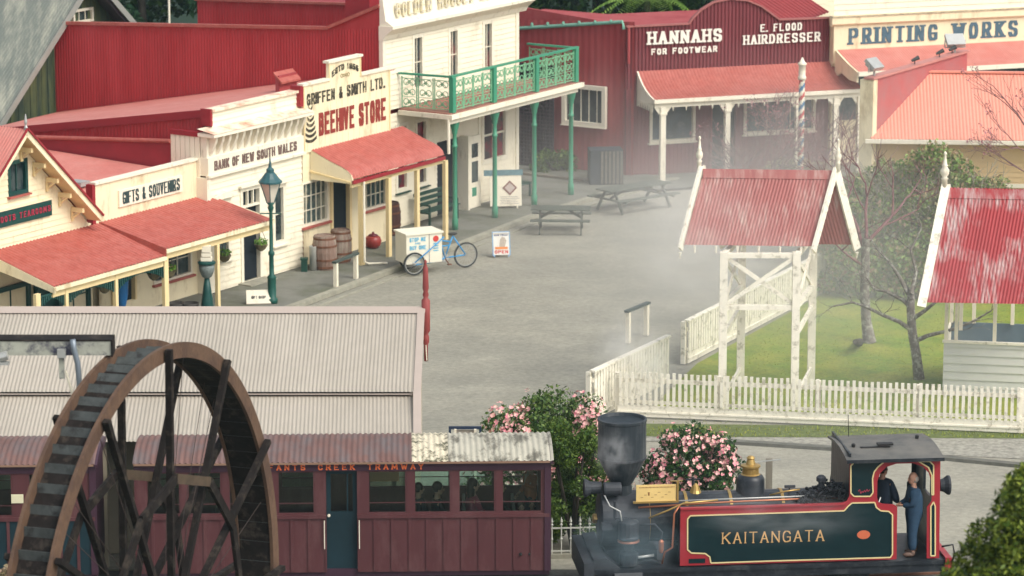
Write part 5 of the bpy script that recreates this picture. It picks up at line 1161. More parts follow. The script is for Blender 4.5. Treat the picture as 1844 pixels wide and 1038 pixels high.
q = MB(F.M).box(-5.28, -5.04, -.02, -.005, 2.12, 2.30); single('paper_notice', q, mat('cream_paper', (.7, .66, .45)), 'small cream paper notice on dark teal side of left carriage', 'notice')
# ================================================================ locomotive
F = LOC
LB_ = mat('locomotive_black', (.016, .020, .026), rough=.38, var=.4, scale=4, stain=(.045, .05, .055), stain_amt=.35, stain_scale=3)
LSM = mat('sooty_iron', (.035, .04, .048), rough=.6, var=.35, scale=6)
LRD = mat('locomotive_red', (.33, .025, .035), rough=.35, var=.08)
LPN = mat('locomotive_panel_green_black', (.006, .022, .026), rough=.22, var=.2)
LYL = mat('yellow_lining', (.72, .60, .30), rough=.4, var=.05)
BRS = mat('brass', (.45, .30, .10), metal=.6, rough=.35); COP = mat('copper', (.40, .15, .08), metal=.6, rough=.35)
GRP = mat('cab_roof_grey', (.10, .10, .093), rough=.55, var=.2, scale=3, stain=(.16, .15, .13), stain_amt=.4, stain_w=.3)
t = LO = thing('steam_locomotive', 'small black and red tank locomotive with gold lettered side tank and huge funnel stack', 'locomotive', F.W(0, .95, 0), F.a)
P_ = lambda x, y, v=0: F.at(x, y, v)
TW = 1.9
plate = [(-2.0, .77), (-2.0, 1.93), (1.28, 1.985), (1.38, 2.02), (1.43, 2.12), (1.43, 2.885), (3.28, 2.885), (3.31, .77), (3.05, .77), (3.03, 1.85), (3.12, 1.97), (3.12, 2.35), (3.05, 2.56), (2.92, 2.70), (2.72, 2.77), (2.38, 2.77), (2.18, 2.71), (2.05, 2.58), (2.0, 2.42), (2.0, 2.08), (2.03, 1.98), (2.12, 1.94), (2.35, 1.92), (2.42, 1.86), (2.43, .77)]
for v0 in (0, TW - .03):
    MB(F.M).prism([(u, v0, z if (v0 == 0 or u > 1.4 or z < 1) else z - .3) for u, z in plate], (0, .03, 0)).build('side_plate', LRD if v0 == 0 else LB_, t)
def panel(px, m_=LPN, inset=0.0, nm='panel'):
    pts = [P_(x, y) for x, y in px]
    MB(F.M).prism([(u, -.006, z) for u, z in pts], (0, .0055, 0)).build(nm, m_, t)
    q = MB(F.M); c = (sum(p[0] for p in pts) / len(pts), sum(p[1] for p in pts) / len(pts))
    for i in range(len(pts)):
        a, b = pts[i], pts[(i + 1) % len(pts)]
        q.beam((a[0], -.010, a[1]), (b[0], -.010, b[1]), .022, .006, up=(0, 1, 0)) if False else q.beam((a[0], -.010, a[1]), (b[0], -.010, b[1]), .008, .026, up=(0, 0, 1)) if abs(a[0] - b[0]) > abs(a[1] - b[1]) else q.beam((a[0], -.0101, a[1]), (b[0], -.0101, b[1]), .026, .008, up=(0, 1, 0))
    q.build('lining', LYL, t)
main = [(1238, 935), (1243, 929), (1400, 924), (1520, 920), (1527, 912), (1534, 906), (1575, 905), (1578, 914), (1586, 920), (1600, 921), (1607, 927), (1607, 998), (1603, 1004), (1400, 1010), (1280, 1014), (1278, 1003), (1270, 997), (1245, 996), (1238, 990)]
panel(main); panel([(1532, 839), (1539, 832), (1592, 832), (1581, 841), (1574, 850), (1571, 862), (1572, 887), (1567, 894), (1538, 894), (1532, 888)])
panel([(1654, 831), (1674, 831), (1681, 838), (1681, 891), (1678, 891), (1678, 856), (1672, 842)]); panel([(1681, 904), (1676, 912), (1676, 1001), (1684, 1001), (1684, 912)])
a, b = P_(1240, 1015), P_(1270, 1006); MB(F.M).box(a[0], b[0], -.006, -.0005, a[1] - .0, b[1]).build('step_recess', LPN, t)
letters(MB(F.M), 'KAITANGATA', -1.15, .93, 1.205, 1.44, -.006, pw=.1, ph=.07, serif=.05, depth=.006, gap=.38, sh=.045).build('lettering', mat('gold_lettering', (.62, .38, .16), rough=.4), t)
sq = MB(F.M); sp_ = [(1.61, 2.22), (1.64, 2.26), (1.66, 2.17), (1.69, 2.22), (1.71, 2.19), (1.74, 2.24), (1.76, 2.2), (1.79, 2.26), (1.81, 2.21), (1.85, 2.25)]
for a, b in zip(sp_, sp_[1:]): sq.beam((a[0], -.009, a[1]), (b[0], -.009, b[1]), .014, .006, up=(0, 1, 0))
sq.build('painted_script', mat('crimson_lettering', (.35, .03, .06)), t)
c = P_(1555, 963); q = MB(F.M); q.prism([(c[0] + .135 * math.cos(k * .314), -.014, c[1] + .09 * math.sin(k * .314)) for k in range(20)], (0, .009, 0)); q.build('works_plate', mat('orange_plate', (.60, .15, .07), rough=.4), t)
# tank and bunker body behind the plates
MB(F.M).box(-1.98, 1.40, .03, .42, .78, 1.9).build('side_tank', LB_, t); MB(F.M).box(-1.98, 1.40, TW - .42, TW - .03, .78, 1.62).build('side_tank', LB_, t)
MB(F.M).box(-2.0, 1.35, -.03, .07, 1.94, 1.975).build('tank_rail', LRD, t)
# boiler, smokebox
BC = (0, .95, 1.54)
q = MB(F.M); q.lathe([(.5, -2.55), (.5, 1.42)], BC, 24, axis='x'); q.build('boiler', LB_, t, smooth=False)
q = MB(F.M); q.lathe([(.30, -3.56), (.5, -3.53), (.56, -3.5), (.56, -2.55)], BC, 24, axis='x'); q.build('smokebox', LSM, t)
q = MB(F.M); q.lathe([(.06, -3.66), (.1, -3.64), (.1, -3.57)], BC, 12, axis='x'); q.beam((-3.6, .95, 1.47), (-3.6, .7, 1.6), .03); q.build('smokebox_handle', BRS, t)
for x in (1163, 1232, 1312, 1405):
    u = P_(x, 895, .95)[0]; MB(F.M).lathe([(.51, -.03), (.515, -.03), (.515, .03), (.51, .03)], (u, .95, 1.54), 28, axis='x').build('boiler_band', BRS, t)
q = MB(F.M); q.box(-3.45, -2.4, .45, 1.45, .72, 1.0); q.build('saddle', LB_, t)
# funnel
cu = -3.06
MB(F.M).lathe([(.30, 1.93), (.22, 2.0), (.2, 2.25), (.22, 2.28), (.32, 2.45), (.49, 2.82), (.49, 3.55), (.50, 3.57), (.50, 3.62), (.46, 3.62), (.44, 3.56), (.2, 3.50)], (cu, .95, 0), 28).build('funnel', mat('funnel_grey_black', (.022, .03, .037), rough=.45, var=.2, scale=4, stain=(.055, .062, .068), stain_amt=.36, stain_scale=2.4, stretch=(1, 1, .4)), t, smooth=False)
MB(F.M).lathe([(.495, 2.80), (.503, 2.80), (.503, 2.84), (.495, 2.84)], (cu, .95, 0), 28).build('funnel_band', LSM, t)
# headlamp
MB(F.M).lathe([(.14, -3.85), (.19, -3.86), (.19, -3.82), (.13, -3.72), (.12, -3.5)], (0, .75, 2.24), 16, axis='x').build('headlamp', LSM, t)
MB(F.M).lathe([(.13, -3.48), (.14, -3.45), (.14, -3.15), (.13, -3.12)], (0, .62, 2.24), 16, axis='x').build('turbo_generator', LSM, t)
# pump
q = MB(F.M); q.lathe([(.1, 1.72), (.2, 1.68), (.21, 1.66), (.21, 1.38), (.22, 1.36), (.22, 1.32)], (-3.02, .2, 0), 16); q.build('steam_pump', LSM, t)
q = MB(F.M); q.lathe([(.22, 1.29), (.225, 1.28), (.225, 1.255), (.2, 1.25)], (-3.02, .2, 0), 16); q.build('pump_collar', COP, t)
q = MB(F.M); q.lathe([(.1, 1.25), (.1, 1.05), (.2, 1.02), (.2, .78), (.12, .74)], (-3.02, .2, 0), 16); q.build('pump_cylinder', LB_, t)
# domes
MB(F.M).lathe([(.32, 1.85), (.3, 1.95), (.29, 2.28), (.24, 2.36), (.2, 2.38)], (-.42, .95, 0), 20).build('sand_dome', LB_, t, smooth=True)
MB(F.M).lathe([(.20, 2.38), (.17, 2.40), (.17, 2.52), (.2, 2.54), (.2, 2.57), (.1, 2.59), (.07, 2.7), (.09, 2.72), (.05, 2.76)], (-.42, .95, 0), 18).build('safety_valve', BRS, t)
q = MB(F.M); q.beam((-.42, .95, 2.62), (.2, .95, 2.67), .02); q.build('valve_lever', STEEL, t)
# small brass bell and whistle
q = MB(F.M); q.lathe([(.13, 2.02), (.1, 2.08), (.07, 2.18), (.02, 2.22)], (-1.55, .95, 0), 12); q.build('bell', BRS, t)
q = MB(F.M); q.tube([F.M.inverted() @ F.W(-1.6, .95, 1.95), F.M.inverted() @ F.W(-1.6, .95, 2.35)], .03, 8); q.beam((-1.75, .95, 2.3), (-1.45, .95, 2.3), .03); q.build('bell_yoke', LB_, t)
# pipes
def pipe(pts, r, m_, nm='pipe'): MB(F.M).tube(pts, r, 8).build(nm, m_, t, smooth=True)
pipe([(-2.8, .38, 1.9), (-1.4, .36, 1.96), (-.4, .36, 1.98), (1.3, .4, 1.99)], .022, COP); pipe([(-2.6, .42, 2.0), (1.4, .42, 2.04)], .016, STEEL)
pipe([(-2.6, .3, 1.7), (-2.2, .3, 1.85), (-1.9, .25, 2.0), (-1.2, .25, 2.05)], .02, BRS); pipe([(-2.35, .1, .8), (-2.3, .06, 1.05), (-2.15, .04, 1.15), (-2.12, .04, 1.85), (-2.0, .1, 2.0)], .022, COP)
pipe([(-3.5, .3, 2.2), (-3.4, .2, 2.0), (-3.2, .15, 1.9), (-3.15, .15, 1.6)], .015, STEEL); pipe([(-2.8, .15, 1.6), (-2.5, .12, 1.62), (-2.35, .12, 1.45), (-2.4, .12, 1.1)], .02, LSM)
pipe([(-.1, .5, 2.05), (.2, .4, 2.15), (.5, .4, 2.18)], .018, BRS); pipe([(-2.5, .2, .95), (-2.9, .15, .92)], .03, STEEL)
MB(F.M).lathe([(.03, 1.05), (.05, 1.1), (.055, 1.28), (.03, 1.32)], (-2.38, .02, 0), 10).build('lubricator', COP, t)
q = MB(F.M); q.box(-3.55, -3.35, .2, .4, 1.5, 1.62); q.tube([(-3.3, .2, 1.75), (-3.3, .2, 2.1)], .03, 8); q.box(-3.3, -3.0, .15, .25, 1.7, 1.74); q.build('valve_gear', LSM, t)
# footplate, buffer beam, wheels
MB(F.M).box(-3.75, 3.42, -.06, TW + .06, .66, .745).build('footplate', LB_, t)
MB(F.M).box(-3.95, -3.75, -.1, TW + .1, .42, .90).build('buffer_beam', LSM, t); MB(F.M).box(3.42, 3.55, -.1, TW + .1, .42, .8).build('buffer_beam', LRD, t)
MB(F.M).prism([(-3.75, -.02, .745), (-3.75, -.02, .95), (-3.5, -.02, .98), (-3.2, -.02, .745)], (0, TW + .04, 0)).build('front_step', LSM, t)
MB(F.M).box(-3.7, 3.4, -.03, .0, .5, .655).build('valance', LB_, t)
for u in (-2.6, -.6, 1.5): 
    for v in (.3, TW - .3): MB(F.M).lathe([(.40, -.06), (.43, -.05), (.43, .05), (.40, .06)], (u, v, .43), 24, axis='y').build('wheel', LB_, t)
q = MB(F.M); q.beam((-2.6, .16, .36), (1.5, .16, .36), .05, .08); q.build('coupling_rod', STEEL, t)
q = MB(F.M); q.lathe([(.22, -.3), (.24, -.28), (.24, .28), (.22, .3)], (-3.05, .12, .52), 16, axis='x'); q.build('cylinder', LB_, t)
# cab
wv = MB(F.M)
for k in range(9): v = .03 + k * .204; wv.box(1.42, 1.46, v, v + .195, 1.9, 3.0)
wv.build('cab_front', LB_, t)
MB(F.M).box(3.22, 3.27, .03, .6, .77, 2.9).build('cab_back', LB_, t); MB(F.M).box(3.22, 3.27, 1.2, TW - .03, .77, 2.9).build('cab_back', LB_, t); MB(F.M).box(3.22, 3.27, .6, 1.2, .77, 1.9).build('cab_back', LB_, t)
def cabarc(u, dz=0): return [(u, -.14 + (TW + .10) * k / 12, 2.90 + dz + .09 * math.sin(math.pi * k / 12)) for k in range(13)]
a_, b_ = cabarc(1.34), cabarc(3.33)
q = MB(F.M); q.add(a_ + b_, [(i, i + 1, i + 14, i + 13) for i in range(12)]); q.add(cabarc(1.34, -.05) + cabarc(3.33, -.05), [(i + 1, i, i + 13, i + 14) for i in range(12)])
q.add(cabarc(1.34) + cabarc(1.34, -.05), [(i + 1, i, i + 13, i + 14) for i in range(12)]); q.add(cabarc(3.33) + cabarc(3.33, -.05), [(i, i + 1, i + 14, i + 13) for i in range(12)]); q.build('cab_roof', GRP, t, smooth=False)
MB(F.M).box(1.34, 3.33, -.155, -.14, 2.84, 2.91).build('roof_edge', LB_, t)
q = MB(F.M); q.box(1.75, 2.35, .5, .57, 2.97, 3.0); q.box(2.1, 2.42, .5, .64, 3.02, 3.06); q.build('roof_vent', BLACK, t)
for u, v in ((1.62, .6), (3.05, 1.15)): MB(F.M).lathe([(.035, 2.98), (.045, 3.04), (.02, 3.06)], (u, v, .0), 8).build('roof_bolt', BLACK, t)
MB(F.M).tube([(1.6, 1.0, 3.1), (1.58, 1.0, 3.55)], .008, 5).build('aerial', BLACK, t)
q = MB(F.M); q.box(1.46, 1.75, .2, 1.7, .78, 2.2); q.build('backhead', LB_, t)
for i, (v, z) in enumerate(((.5, 1.9), (.8, 2.1), (1.1, 1.8))): MB(F.M).lathe([(.07, 0), (.07, .04)], (1.76, v, z), 10, axis='x').build('gauge', BRS, t)
pipe([(1.78, .15, 1.5), (2.0, .12, 1.75), (2.1, .12, 2.05)], .014, STEEL, 'regulator_lever')
c = (3.42, .35, 2.2); MB(F.M).lathe([(.08, -.08), (.12, -.06), (.14, .02), (.2, .1), (.2, .14), (.16, .15)], c, 16, axis='x').build('rear_lamp', LSM, t)
pipe([(3.4, .2, .95), (3.62, .15, 1.0), (3.66, .15, .8), (3.6, .15, .6)], .02, mat('rubber_hose', (.02, .02, .02)), 'brake_hose')
q = MB(F.M)
for _ in range(620):
    u = random.uniform(.45, 1.4); v = random.uniform(.08, .8); z = 1.93 + .36 * max(0, 1 - abs(u - 1.15) / .8) * random.uniform(.3, 1); r = random.uniform(.02, .05)
    q.ball((u, v, z), r, 5, 3, (random.uniform(.7, 1.3), 1, random.uniform(.6, 1)))
q.build('coal', mat('coal', (.012, .013, .016), rough=.35, var=.6, scale=20), t); t['note'] = ''
del t['note']
q = MB(F.M); q.lathe([(.05, 2.1), (.06, 2.3), (.1, 2.32), (.1, 2.4), (.05, 2.44)], (.95, .5, 0), 10); q.build('valve_fitting', LSM, t); q = MB(F.M); q.beam((.3, .5, 2.2), (.3, .5, 2.0), .03); q.beam((.2, .5, 2.22), (.42, .5, 2.22), .05); q.build('valve_wheel', LSM, t); q = MB(F.M); q.beam((1.3, .5, 2.25), (1.3, .5, 2.0), .03); q.beam((1.22, .5, 2.26), (1.4, .5, 2.26), .04); q.build('valve_wheel', LSM, t)
q = MB(F.M).box(-2.84, -2.03, .40, .43, 2.02, 2.36); pl = q.build('route_plate', mat('yellow_sign', (.72, .52, .20), rough=.5), t)
q = MB(F.M); q.box(-2.9, -1.98, .38, .45, 1.985, 2.02); q.box(-2.02, -1.98, .38, .45, 2.02, 2.42); q.box(-2.15, -1.9, .39, .44, 2.42, 2.435); q.build('plate_bracket', BRS, t)
q = MB(F.M)
for k in range(26): q.box(-2.78 + k * .028, -2.765 + k * .028, .396, .40, 2.30, 2.32)
for k in range(9): q.box(-2.75 + k * .07, -2.70 + k * .07, .396, .40, 2.10 + .05 * (k % 3), 2.108 + .05 * (k % 3))
q.box(-2.6, -2.57, .395, .40, 2.14, 2.2); q.build('plate_print', mat('brown_print', (.25, .12, .04)), t)
# ================================================================ rails
for y in (.42, 1.48): struct('rail', MB(LOC.M).box(-14, 14, y - .035, y + .035, -.02, .02), RUSTB)
# ================================================================ people
SKIN = mat('skin', (.50, .27, .18), rough=.55, var=.05)
def skinmesh(chains):
    """chains of (point, radius); chains that start on an earlier point share that vertex -> one continuous limb tree"""
    vs, rs, es = [], [], []
    def idx(p):
        for i, q in enumerate(vs):
            if (Vector(p) - q).length < 1e-5: return i
        return -1
    for ch in chains:
        prev = None
        for p, r in ch:
            i = idx(p)
            if i < 0: vs.append(Vector(p)); rs.append(r); i = len(vs) - 1
            if prev is not None and prev != i: es.append((prev, i))
            prev = i
    me = bpy.data.meshes.new('tmp'); me.from_pydata([tuple(v) for v in vs], es, []); o = bpy.data.objects.new('tmp', me); sc.collection.objects.link(o)
    md = o.modifiers.new('s', 'SKIN'); md.use_smooth_shade = True; o.modifiers.new('b', 'SUBSURF').levels = 1
    for i, sv in enumerate(me.skin_vertices[0].data):
        sv.radius = (rs[i], rs[i]); sv.use_root = (i == 0)
    bpy.context.view_layer.update(); dg = bpy.context.evaluated_depsgraph_get()
    out = bpy.data.meshes.new_from_object(o.evaluated_get(dg)); V = [v.co.copy() for v in out.vertices]; Fc = [tuple(p.vertices) for p in out.polygons]
    bpy.data.objects.remove(o); bpy.data.meshes.remove(me); bpy.data.meshes.remove(out); return V, Fc
def person(label, base, yaw, top, legs_m, hair, sit=False, h=1.72, hands=None, bald=False, lean=0.0, longhair=False, group=None, shoes=None, head_turn=0.0, bulk=1.0):
    """base: floor point under the pelvis; yaw: facing direction (0 = +X)"""
    t = thing('person', label, 'person', base, yaw, group); s = h / 1.72
    M_ = Matrix.Translation(base) @ Matrix.Rotation(yaw, 4, 'Z') @ Matrix.Scale(s, 4)
    hip = .93 if not sit else .50; S = lambda *p: Vector(p)
    pel = S(0, 0, hip); bel = S(.02 + lean * .3, 0, hip + .16); che = S(.03 + lean * .8, 0, hip + .38); nb = S(.0 + lean, 0, hip + .53); nk = S(.015 + lean, 0, hip + .58); hd0 = S(.02 + lean, 0, hip + .66)
    ch_t = [[(pel, .155), (bel, .15), (che, .165), (nb, .09)]]; ch_b = [[(pel, .13), (bel, .125), (che, .14), (nb, .07), (nk, .058), (hd0, .075)]]
    ft = []
    for sd_ in (-1, 1):
        hp_ = S(0, .095 * sd_, hip - .06)
        if sit: kn = S(.42, .12 * sd_, hip - .02); an = S(.42, .12 * sd_, .09); toe = S(.6, .12 * sd_, .03)
        else: kn = S(.03 + .02 * sd_, .11 * sd_, .50); an = S(-.02 + .05 * sd_, .12 * sd_, .09); toe = S(.15 + .05 * sd_, .14 * sd_, .03)
        ch_t.append([(pel, .155), (hp_, .105), (kn, .075), (an + S(0, 0, .03), .062)]); ch_b.append([(pel, .13), (hp_, .085), (kn, .055), (an, .04), (toe, .03)]); ft.append((an, toe))
        sh = S(che.x - .01, .19 * sd_, che.z + .10)
        hnd = Vector(hands[0 if sd_ > 0 else 1]) if hands else (S(che.x + .05, .25 * sd_, che.z - .5) if not sit else S(che.x + .35, .12 * sd_, hip + .12))
        mid = (sh + hnd) / 2; L_ = .58; d = (hnd - sh).length; bend = math.sqrt(max(0, (L_ / 2) ** 2 - (d / 2) ** 2)); el = mid + S(-.55, .55 * sd_, -.65).normalized() * bend
        dr = (hnd - el).normalized()
        ch_t.append([(che, .165), (sh, .072), (el, .055), (hnd - dr * .06, .042)]); ch_b.append([(che, .14), (sh, .05), (el, .04), (hnd - dr * .03, .027), (hnd + dr * .04, .038)])
        sidev = dr.cross(S(0, 0, 1)).normalized() if abs(dr.z) < .95 else S(0, 1, 0)
        palm = hnd + dr * .05
        for k in range(4):
            r0 = palm + sidev * (k - 1.5) * .02; L4 = (.065, .075, .07, .055)[k]
            ft_ = [(palm, .038) if False else (r0, .0095), (r0 + dr * L4 * .55 + S(0, 0, -.005), .009), (r0 + dr * L4 + S(0, 0, -.02), .008)]
            ch_b.append(ft_)
        ch_b.append([(hnd + dr * .01 + sidev * .03 * sd_, .011), (hnd + dr * .045 + sidev * .055 * sd_, .010), (hnd + dr * .07 + sidev * .05 * sd_, .009)])
    main_ch = [c for c in ch_b if len(c) != 3]; small = [c for c in ch_b if len(c) == 3]
    V, Fc = skinmesh(main_ch); b = MB(M_); b.add(V, Fc)
    for c in small: b.tube([p for p, r in c], [r for p, r in c], 6)
    HM = M_ @ Matrix.Translation(hd0 + S(.01, 0, .06)) @ Matrix.Rotation(head_turn, 4, 'Z'); hb = MB(HM)
    hb.ball((0, 0, .02), .105, 14, 10, (.95, .78, 1.15)); hb.ball((.035, 0, -.045), .07, 10, 7, (.9, .8, 1.0)); hb.ball((.108, 0, -.015), .018, 6, 5, (1, .8, 1.6))
    for s2 in (-1, 1): hb.ball((-.005, .083 * s2, -.01), .03, 6, 5, (.6, .35, 1.1))
    b.v += hb.v; o = len(b.v) - len(hb.v); b.f += [tuple(i + o for i in f) for f in hb.f]; b.mi += [0] * len(hb.f)
    body = b.build('body', SKIN, t, smooth=True)
    q = MB(HM)
    for s2 in (-1, 1): q.ball((.092, .033 * s2, .012), .011, 6, 4)
    q.build('eyes', BLACK, body); MB(HM).ball((.098, 0, -.062), .022, 6, 4, (.4, 1, .3)).build('mouth', mat('lip', (.35, .12, .10)), body)
    V, Fc = skinmesh([[(p, r * bulk) for p, r in c] for c in ch_t])
    if legs_m is top: c_ = MB(M_); c_.add(V, Fc); c_.build('clothes', top, t, smooth=True)
    else:
        c_ = MB(M_); c_.add(V, Fc); lim = hip + .02; c_.mi = [1 if sum(V[i].z for i in f) / len(f) < lim else 0 for f in Fc]; c_.build('clothes', [top, legs_m], t, smooth=True)
    q = MB(M_)
    for an, toe in ft:
        q.ball((an + toe) / 2 + S(0, 0, .0), .1, 10, 6, (1.35, .5, .5)); q.ball(an + S(0, 0, .0), .06, 8, 6, (1, .9, 1.0))
    q.build('shoes', shoes or BLACK, t, smooth=True)
    q = MB(HM)
    if bald:
        q.ball((-.032, 0, -.005), .108, 12, 8, (.86, .86, .80))
    else:
        q.ball((-.018, 0, .045), .112, 14, 9, (.95, .86, 1.08)); 
        if longhair: q.ball((-.05, 0, -.08), .11, 10, 8, (.7, .95, 2.0))
    q.build('hair', hair, t, smooth=True)
    return t
OVR = mat('blue_overalls', (.022, .055, .10), rough=.8, var=.2, scale=8); NAVY = mat('navy_cloth', (.012, .022, .04), rough=.8, var=.2)
GREYH = mat('grey_hair', (.42, .38, .33), rough=.8); DKH = mat('dark_hair', (.015, .012, .012), rough=.6); BRH = mat('brown_hair', (.08, .045, .025), rough=.6)
DKC = mat('dark_coat', (.012, .018, .022), rough=.85); PNK = mat('rose_top', (.35, .06, .09), rough=.8); ORG = mat('orange_reflection_cloth', (.55, .15, .05), rough=.7); WHT = mat('pale_jumper', (.5, .5, .45), rough=.8)
F = LOC
bz = .765
pu_ = F.at(1643, 1005, .28)[0]
person('balding grey haired man in blue overalls standing in the locomotive cab doorway', F.W(pu_, .26, bz), F.a + math.pi, OVR, OVR, GREYH, h=1.68, bald=True, hands=[(.30, .03, 1.10), (.32, -.08, 1.08)], shoes=mat('brown_boots', (.13, .08, .06)), head_turn=.25, bulk=1.5)
person('person in dark navy clothes deeper inside the locomotive cab, face half hidden', F.W(2.26, .75, bz), F.a + .9, NAVY, NAVY, DKH, bulk=1.45, h=1.74, hands=[(-.2, .35, 1.45), (.2, -.25, 1.0)], head_turn=-.4)
F = TRM
fl = .92
PG = 'passengers seated in the tram carriage'
person('passenger in dark coat nearest the left side of second window from carriage door', F.W(2.84, .95, fl), F.a + .4, DKC, DKC, DKH, sit=True, h=1.62, group=PG)
person('broad passenger in dark coat with dark hair in second window from carriage door', F.W(3.22, .55, fl), F.a + .2, DKC, DKC, DKH, sit=True, h=1.78, group=PG)
person('long dark haired passenger in rose top in third window from carriage door', F.W(3.93, .6, fl), F.a + .3, PNK, DKC, DKH, sit=True, h=1.85, longhair=True, group=PG)
person('passenger in dark jacket leaning at the left of last carriage window', F.W(4.48, .8, fl), F.a, DKC, DKC, BRH, sit=True, h=1.72, group=PG)
person('small child passenger with pale jumper looking out of last carriage window', F.W(4.92, .42, fl), F.a - 1.4, WHT, DKC, BRH, sit=True, h=1.28, group=PG)
person('second small child passenger at the right side of last carriage window', F.W(5.15, .5, fl), F.a - 1.6, DKC, DKC, BRH, sit=True, h=1.3, group=PG)
person('added orange figure shaping a fiery reflection at the far right corner inside the carriage', F.W(5.15, 1.3, fl), F.a + 3.5, ORG, NAVY, BRH, h=1.62, hands=[(.35, .3, 1.35), (.2, -.25, .95)])  # added figure; its orange clothes imitate a fire-like reflection in the window

# ================================================================ fences
def picket_run(a, b, h, label, solid_cap=False, base=.0, npx=None, post_every=2.3, endposts=True, gap=.145, pw=.075, cap_h=None, group='white picket fences round the lawn'):
    a = Vector(a); b = Vector(b); d = b - a; L_ = d.length; rz = math.atan2(d.y, d.x); t = thing('picket_fence', label, 'picket fence', a, rz, group)
    M_ = Matrix.Translation(a) @ Matrix.Rotation(rz, 4, 'Z')
    MB(M_).box(0, L_, -.02, .02, .02, .30).build('plinth_board', FENCEW, t); MB(M_).box(0, L_, -.045, -.021, .12, .16).build('plinth_moulding', FENCEW, t)
    n = int(L_ / gap); first = None
    for k in range(n):
        x = (k + .5) * L_ / n
        if first is None:
            first = MB(M_).box(x - pw / 2, x + pw / 2, -.035, -.0, .301, h).build('picket', FENCEW, t); x0 = x
        else:
            c = first.copy(); sc.collection.objects.link(c); c.location = (x - x0, random.uniform(-.004, .004), random.uniform(-.018, .012))
    MB(M_).box(0, L_, .001, .05, h - .26, h - .16).build('rail', FENCEW, t); MB(M_).box(0, L_, .001, .05, .34, .42).build('rail', FENCEW, t)
    if solid_cap: MB(M_).box(-.03, L_ + .03, -.06, .09, h, h + .05).build('capping', FENCEW, t)
    m_ = max(1, round(L_ / post_every))
    for k in range(m_ + 1):
        x = L_ * k / m_; MB(M_).box(x - .07, x + .07, .052, .17, 0, h - (.05 if not solid_cap else .0)).build('post', FENCEW, t)
    return t
picket_run(G(1112, 750), G(1838, 781), 1.13, 'long white picket fence running in front of the lawn beside the railway road')
picket_run(G(1068, 757), G(1203, 690), 1.2, 'short white capped picket fence wing left of the open gateway', solid_cap=True, gap=.16, pw=.12)
picket_run(G(1238, 656), G(1549, 492), 1.13, 'white capped picket fence running back from the gateway along the street', solid_cap=True, gap=.16, pw=.12)
# spear topped iron fence by the station
a, b = G(960, 1003), G(1095, 1000); d = b - a; rz = math.atan2(d.y, d.x); t = thing('spear_fence', 'pale iron fence with spear tops between carriage and locomotive', 'iron fence', a, rz); M_ = Matrix.Translation(a) @ Matrix.Rotation(rz, 4, 'Z'); L_ = d.length
PI_ = mat('pale_iron', (.58, .58, .52), rough=.5, var=.1); n = 9
for k in range(n):
    x = k * L_ / (n - 1); MB(M_).lathe([(.014, 0), (.014, .35), (.03, .38), (.014, .41), (.014, .66), (.032, .69), (.014, .72), (.03, .76), (.004, .86)], (x, 0, 0), 8).build('spear', PI_, t)
for z in (.1, .6): MB(M_).box(-.05, L_ + .05, -.012, .012, z, z + .03).build('rail', PI_, t)
MB(M_).box(-.1, L_ + .1, -.09, .09, -.08, .06).build('kerb', KERBM, t)
# sign frame behind the carriage
a, b = YP(808, 770, 73.2), YP(867, 770, 73.2); t = thing('platform_sign', 'back of a pale board in dark blue frame rising behind the carriage roof', 'sign', (a.x, a.y, 0)); BL = mat('dark_blue_frame', (.02, .035, .07))
M0 = MB(); M0.box(a.x, b.x, 73.15, 73.2, a.z - .03, a.z + .03); M0.box(a.x, a.x + .05, 73.15, 73.2, 1.2, a.z - .031); M0.box(b.x - .05, b.x, 73.15, 73.2, 1.2, a.z - .031); M0.build('frame', BL, t)
MB().box(a.x + .14, b.x - .14, 73.21, 73.24, 1.3, a.z - .06).build('board', mat('pinkish_board', (.48, .43, .37)), t)
for x in (a.x + .12, b.x - .16): MB().box(x, x + .05, 73.10, 73.15, 0, a.z - .02).build('post', WHITE, t)
q = MB().box(-.05, .05, -.05, .05, 0, 2.05); p = G(1384, 905); q.v = [v + p for v in q.v]; q.v = [Vector(v) for v in q.v]
hh = 20.8 - (822 + 815) / ((905 + 815) / 20.8); q = MB(Matrix.Translation(p)).box(-.07, .07, -.07, .07, 0, hh); single('timber_post', q, TIMBER, 'plain grey timber post on the road behind the brass dome', 'post')
# ================================================================ lych gate and summerhouse
LR = mat('flaking_red_roof', (.33, .105, .095), rough=.6, var=.15, scale=1.5, stain=(.45, .31, .27), stain_amt=.38, stain_scale=3, stretch=(3.5, .45, .45), stain_w=.2, patch=1.1)
LR2 = mat('badly_flaking_red_roof', (.34, .035, .04), rough=.6, var=.15, scale=2, stain=(.50, .38, .36), stain_amt=.47, stain_scale=3.2, stretch=(3.5, .5, .5), stain_w=.2, patch=1.3)
def finial(root, p, h=.72, s=1.0, m=WHITE):
    MB(Matrix.Translation(p)).lathe([(.055 * s, -.1), (.055 * s, .12 * h), (.075 * s, .16 * h), (.04 * s, .2 * h), (.08 * s, .3 * h), (.085 * s, .42 * h), (.045 * s, .52 * h), (.06 * s, .56 * h), (.04 * s, .6 * h), (.02 * s, .88 * h), (.035 * s, .93 * h), (.01 * s, h)], n=10).build('finial', m, root, smooth=True)
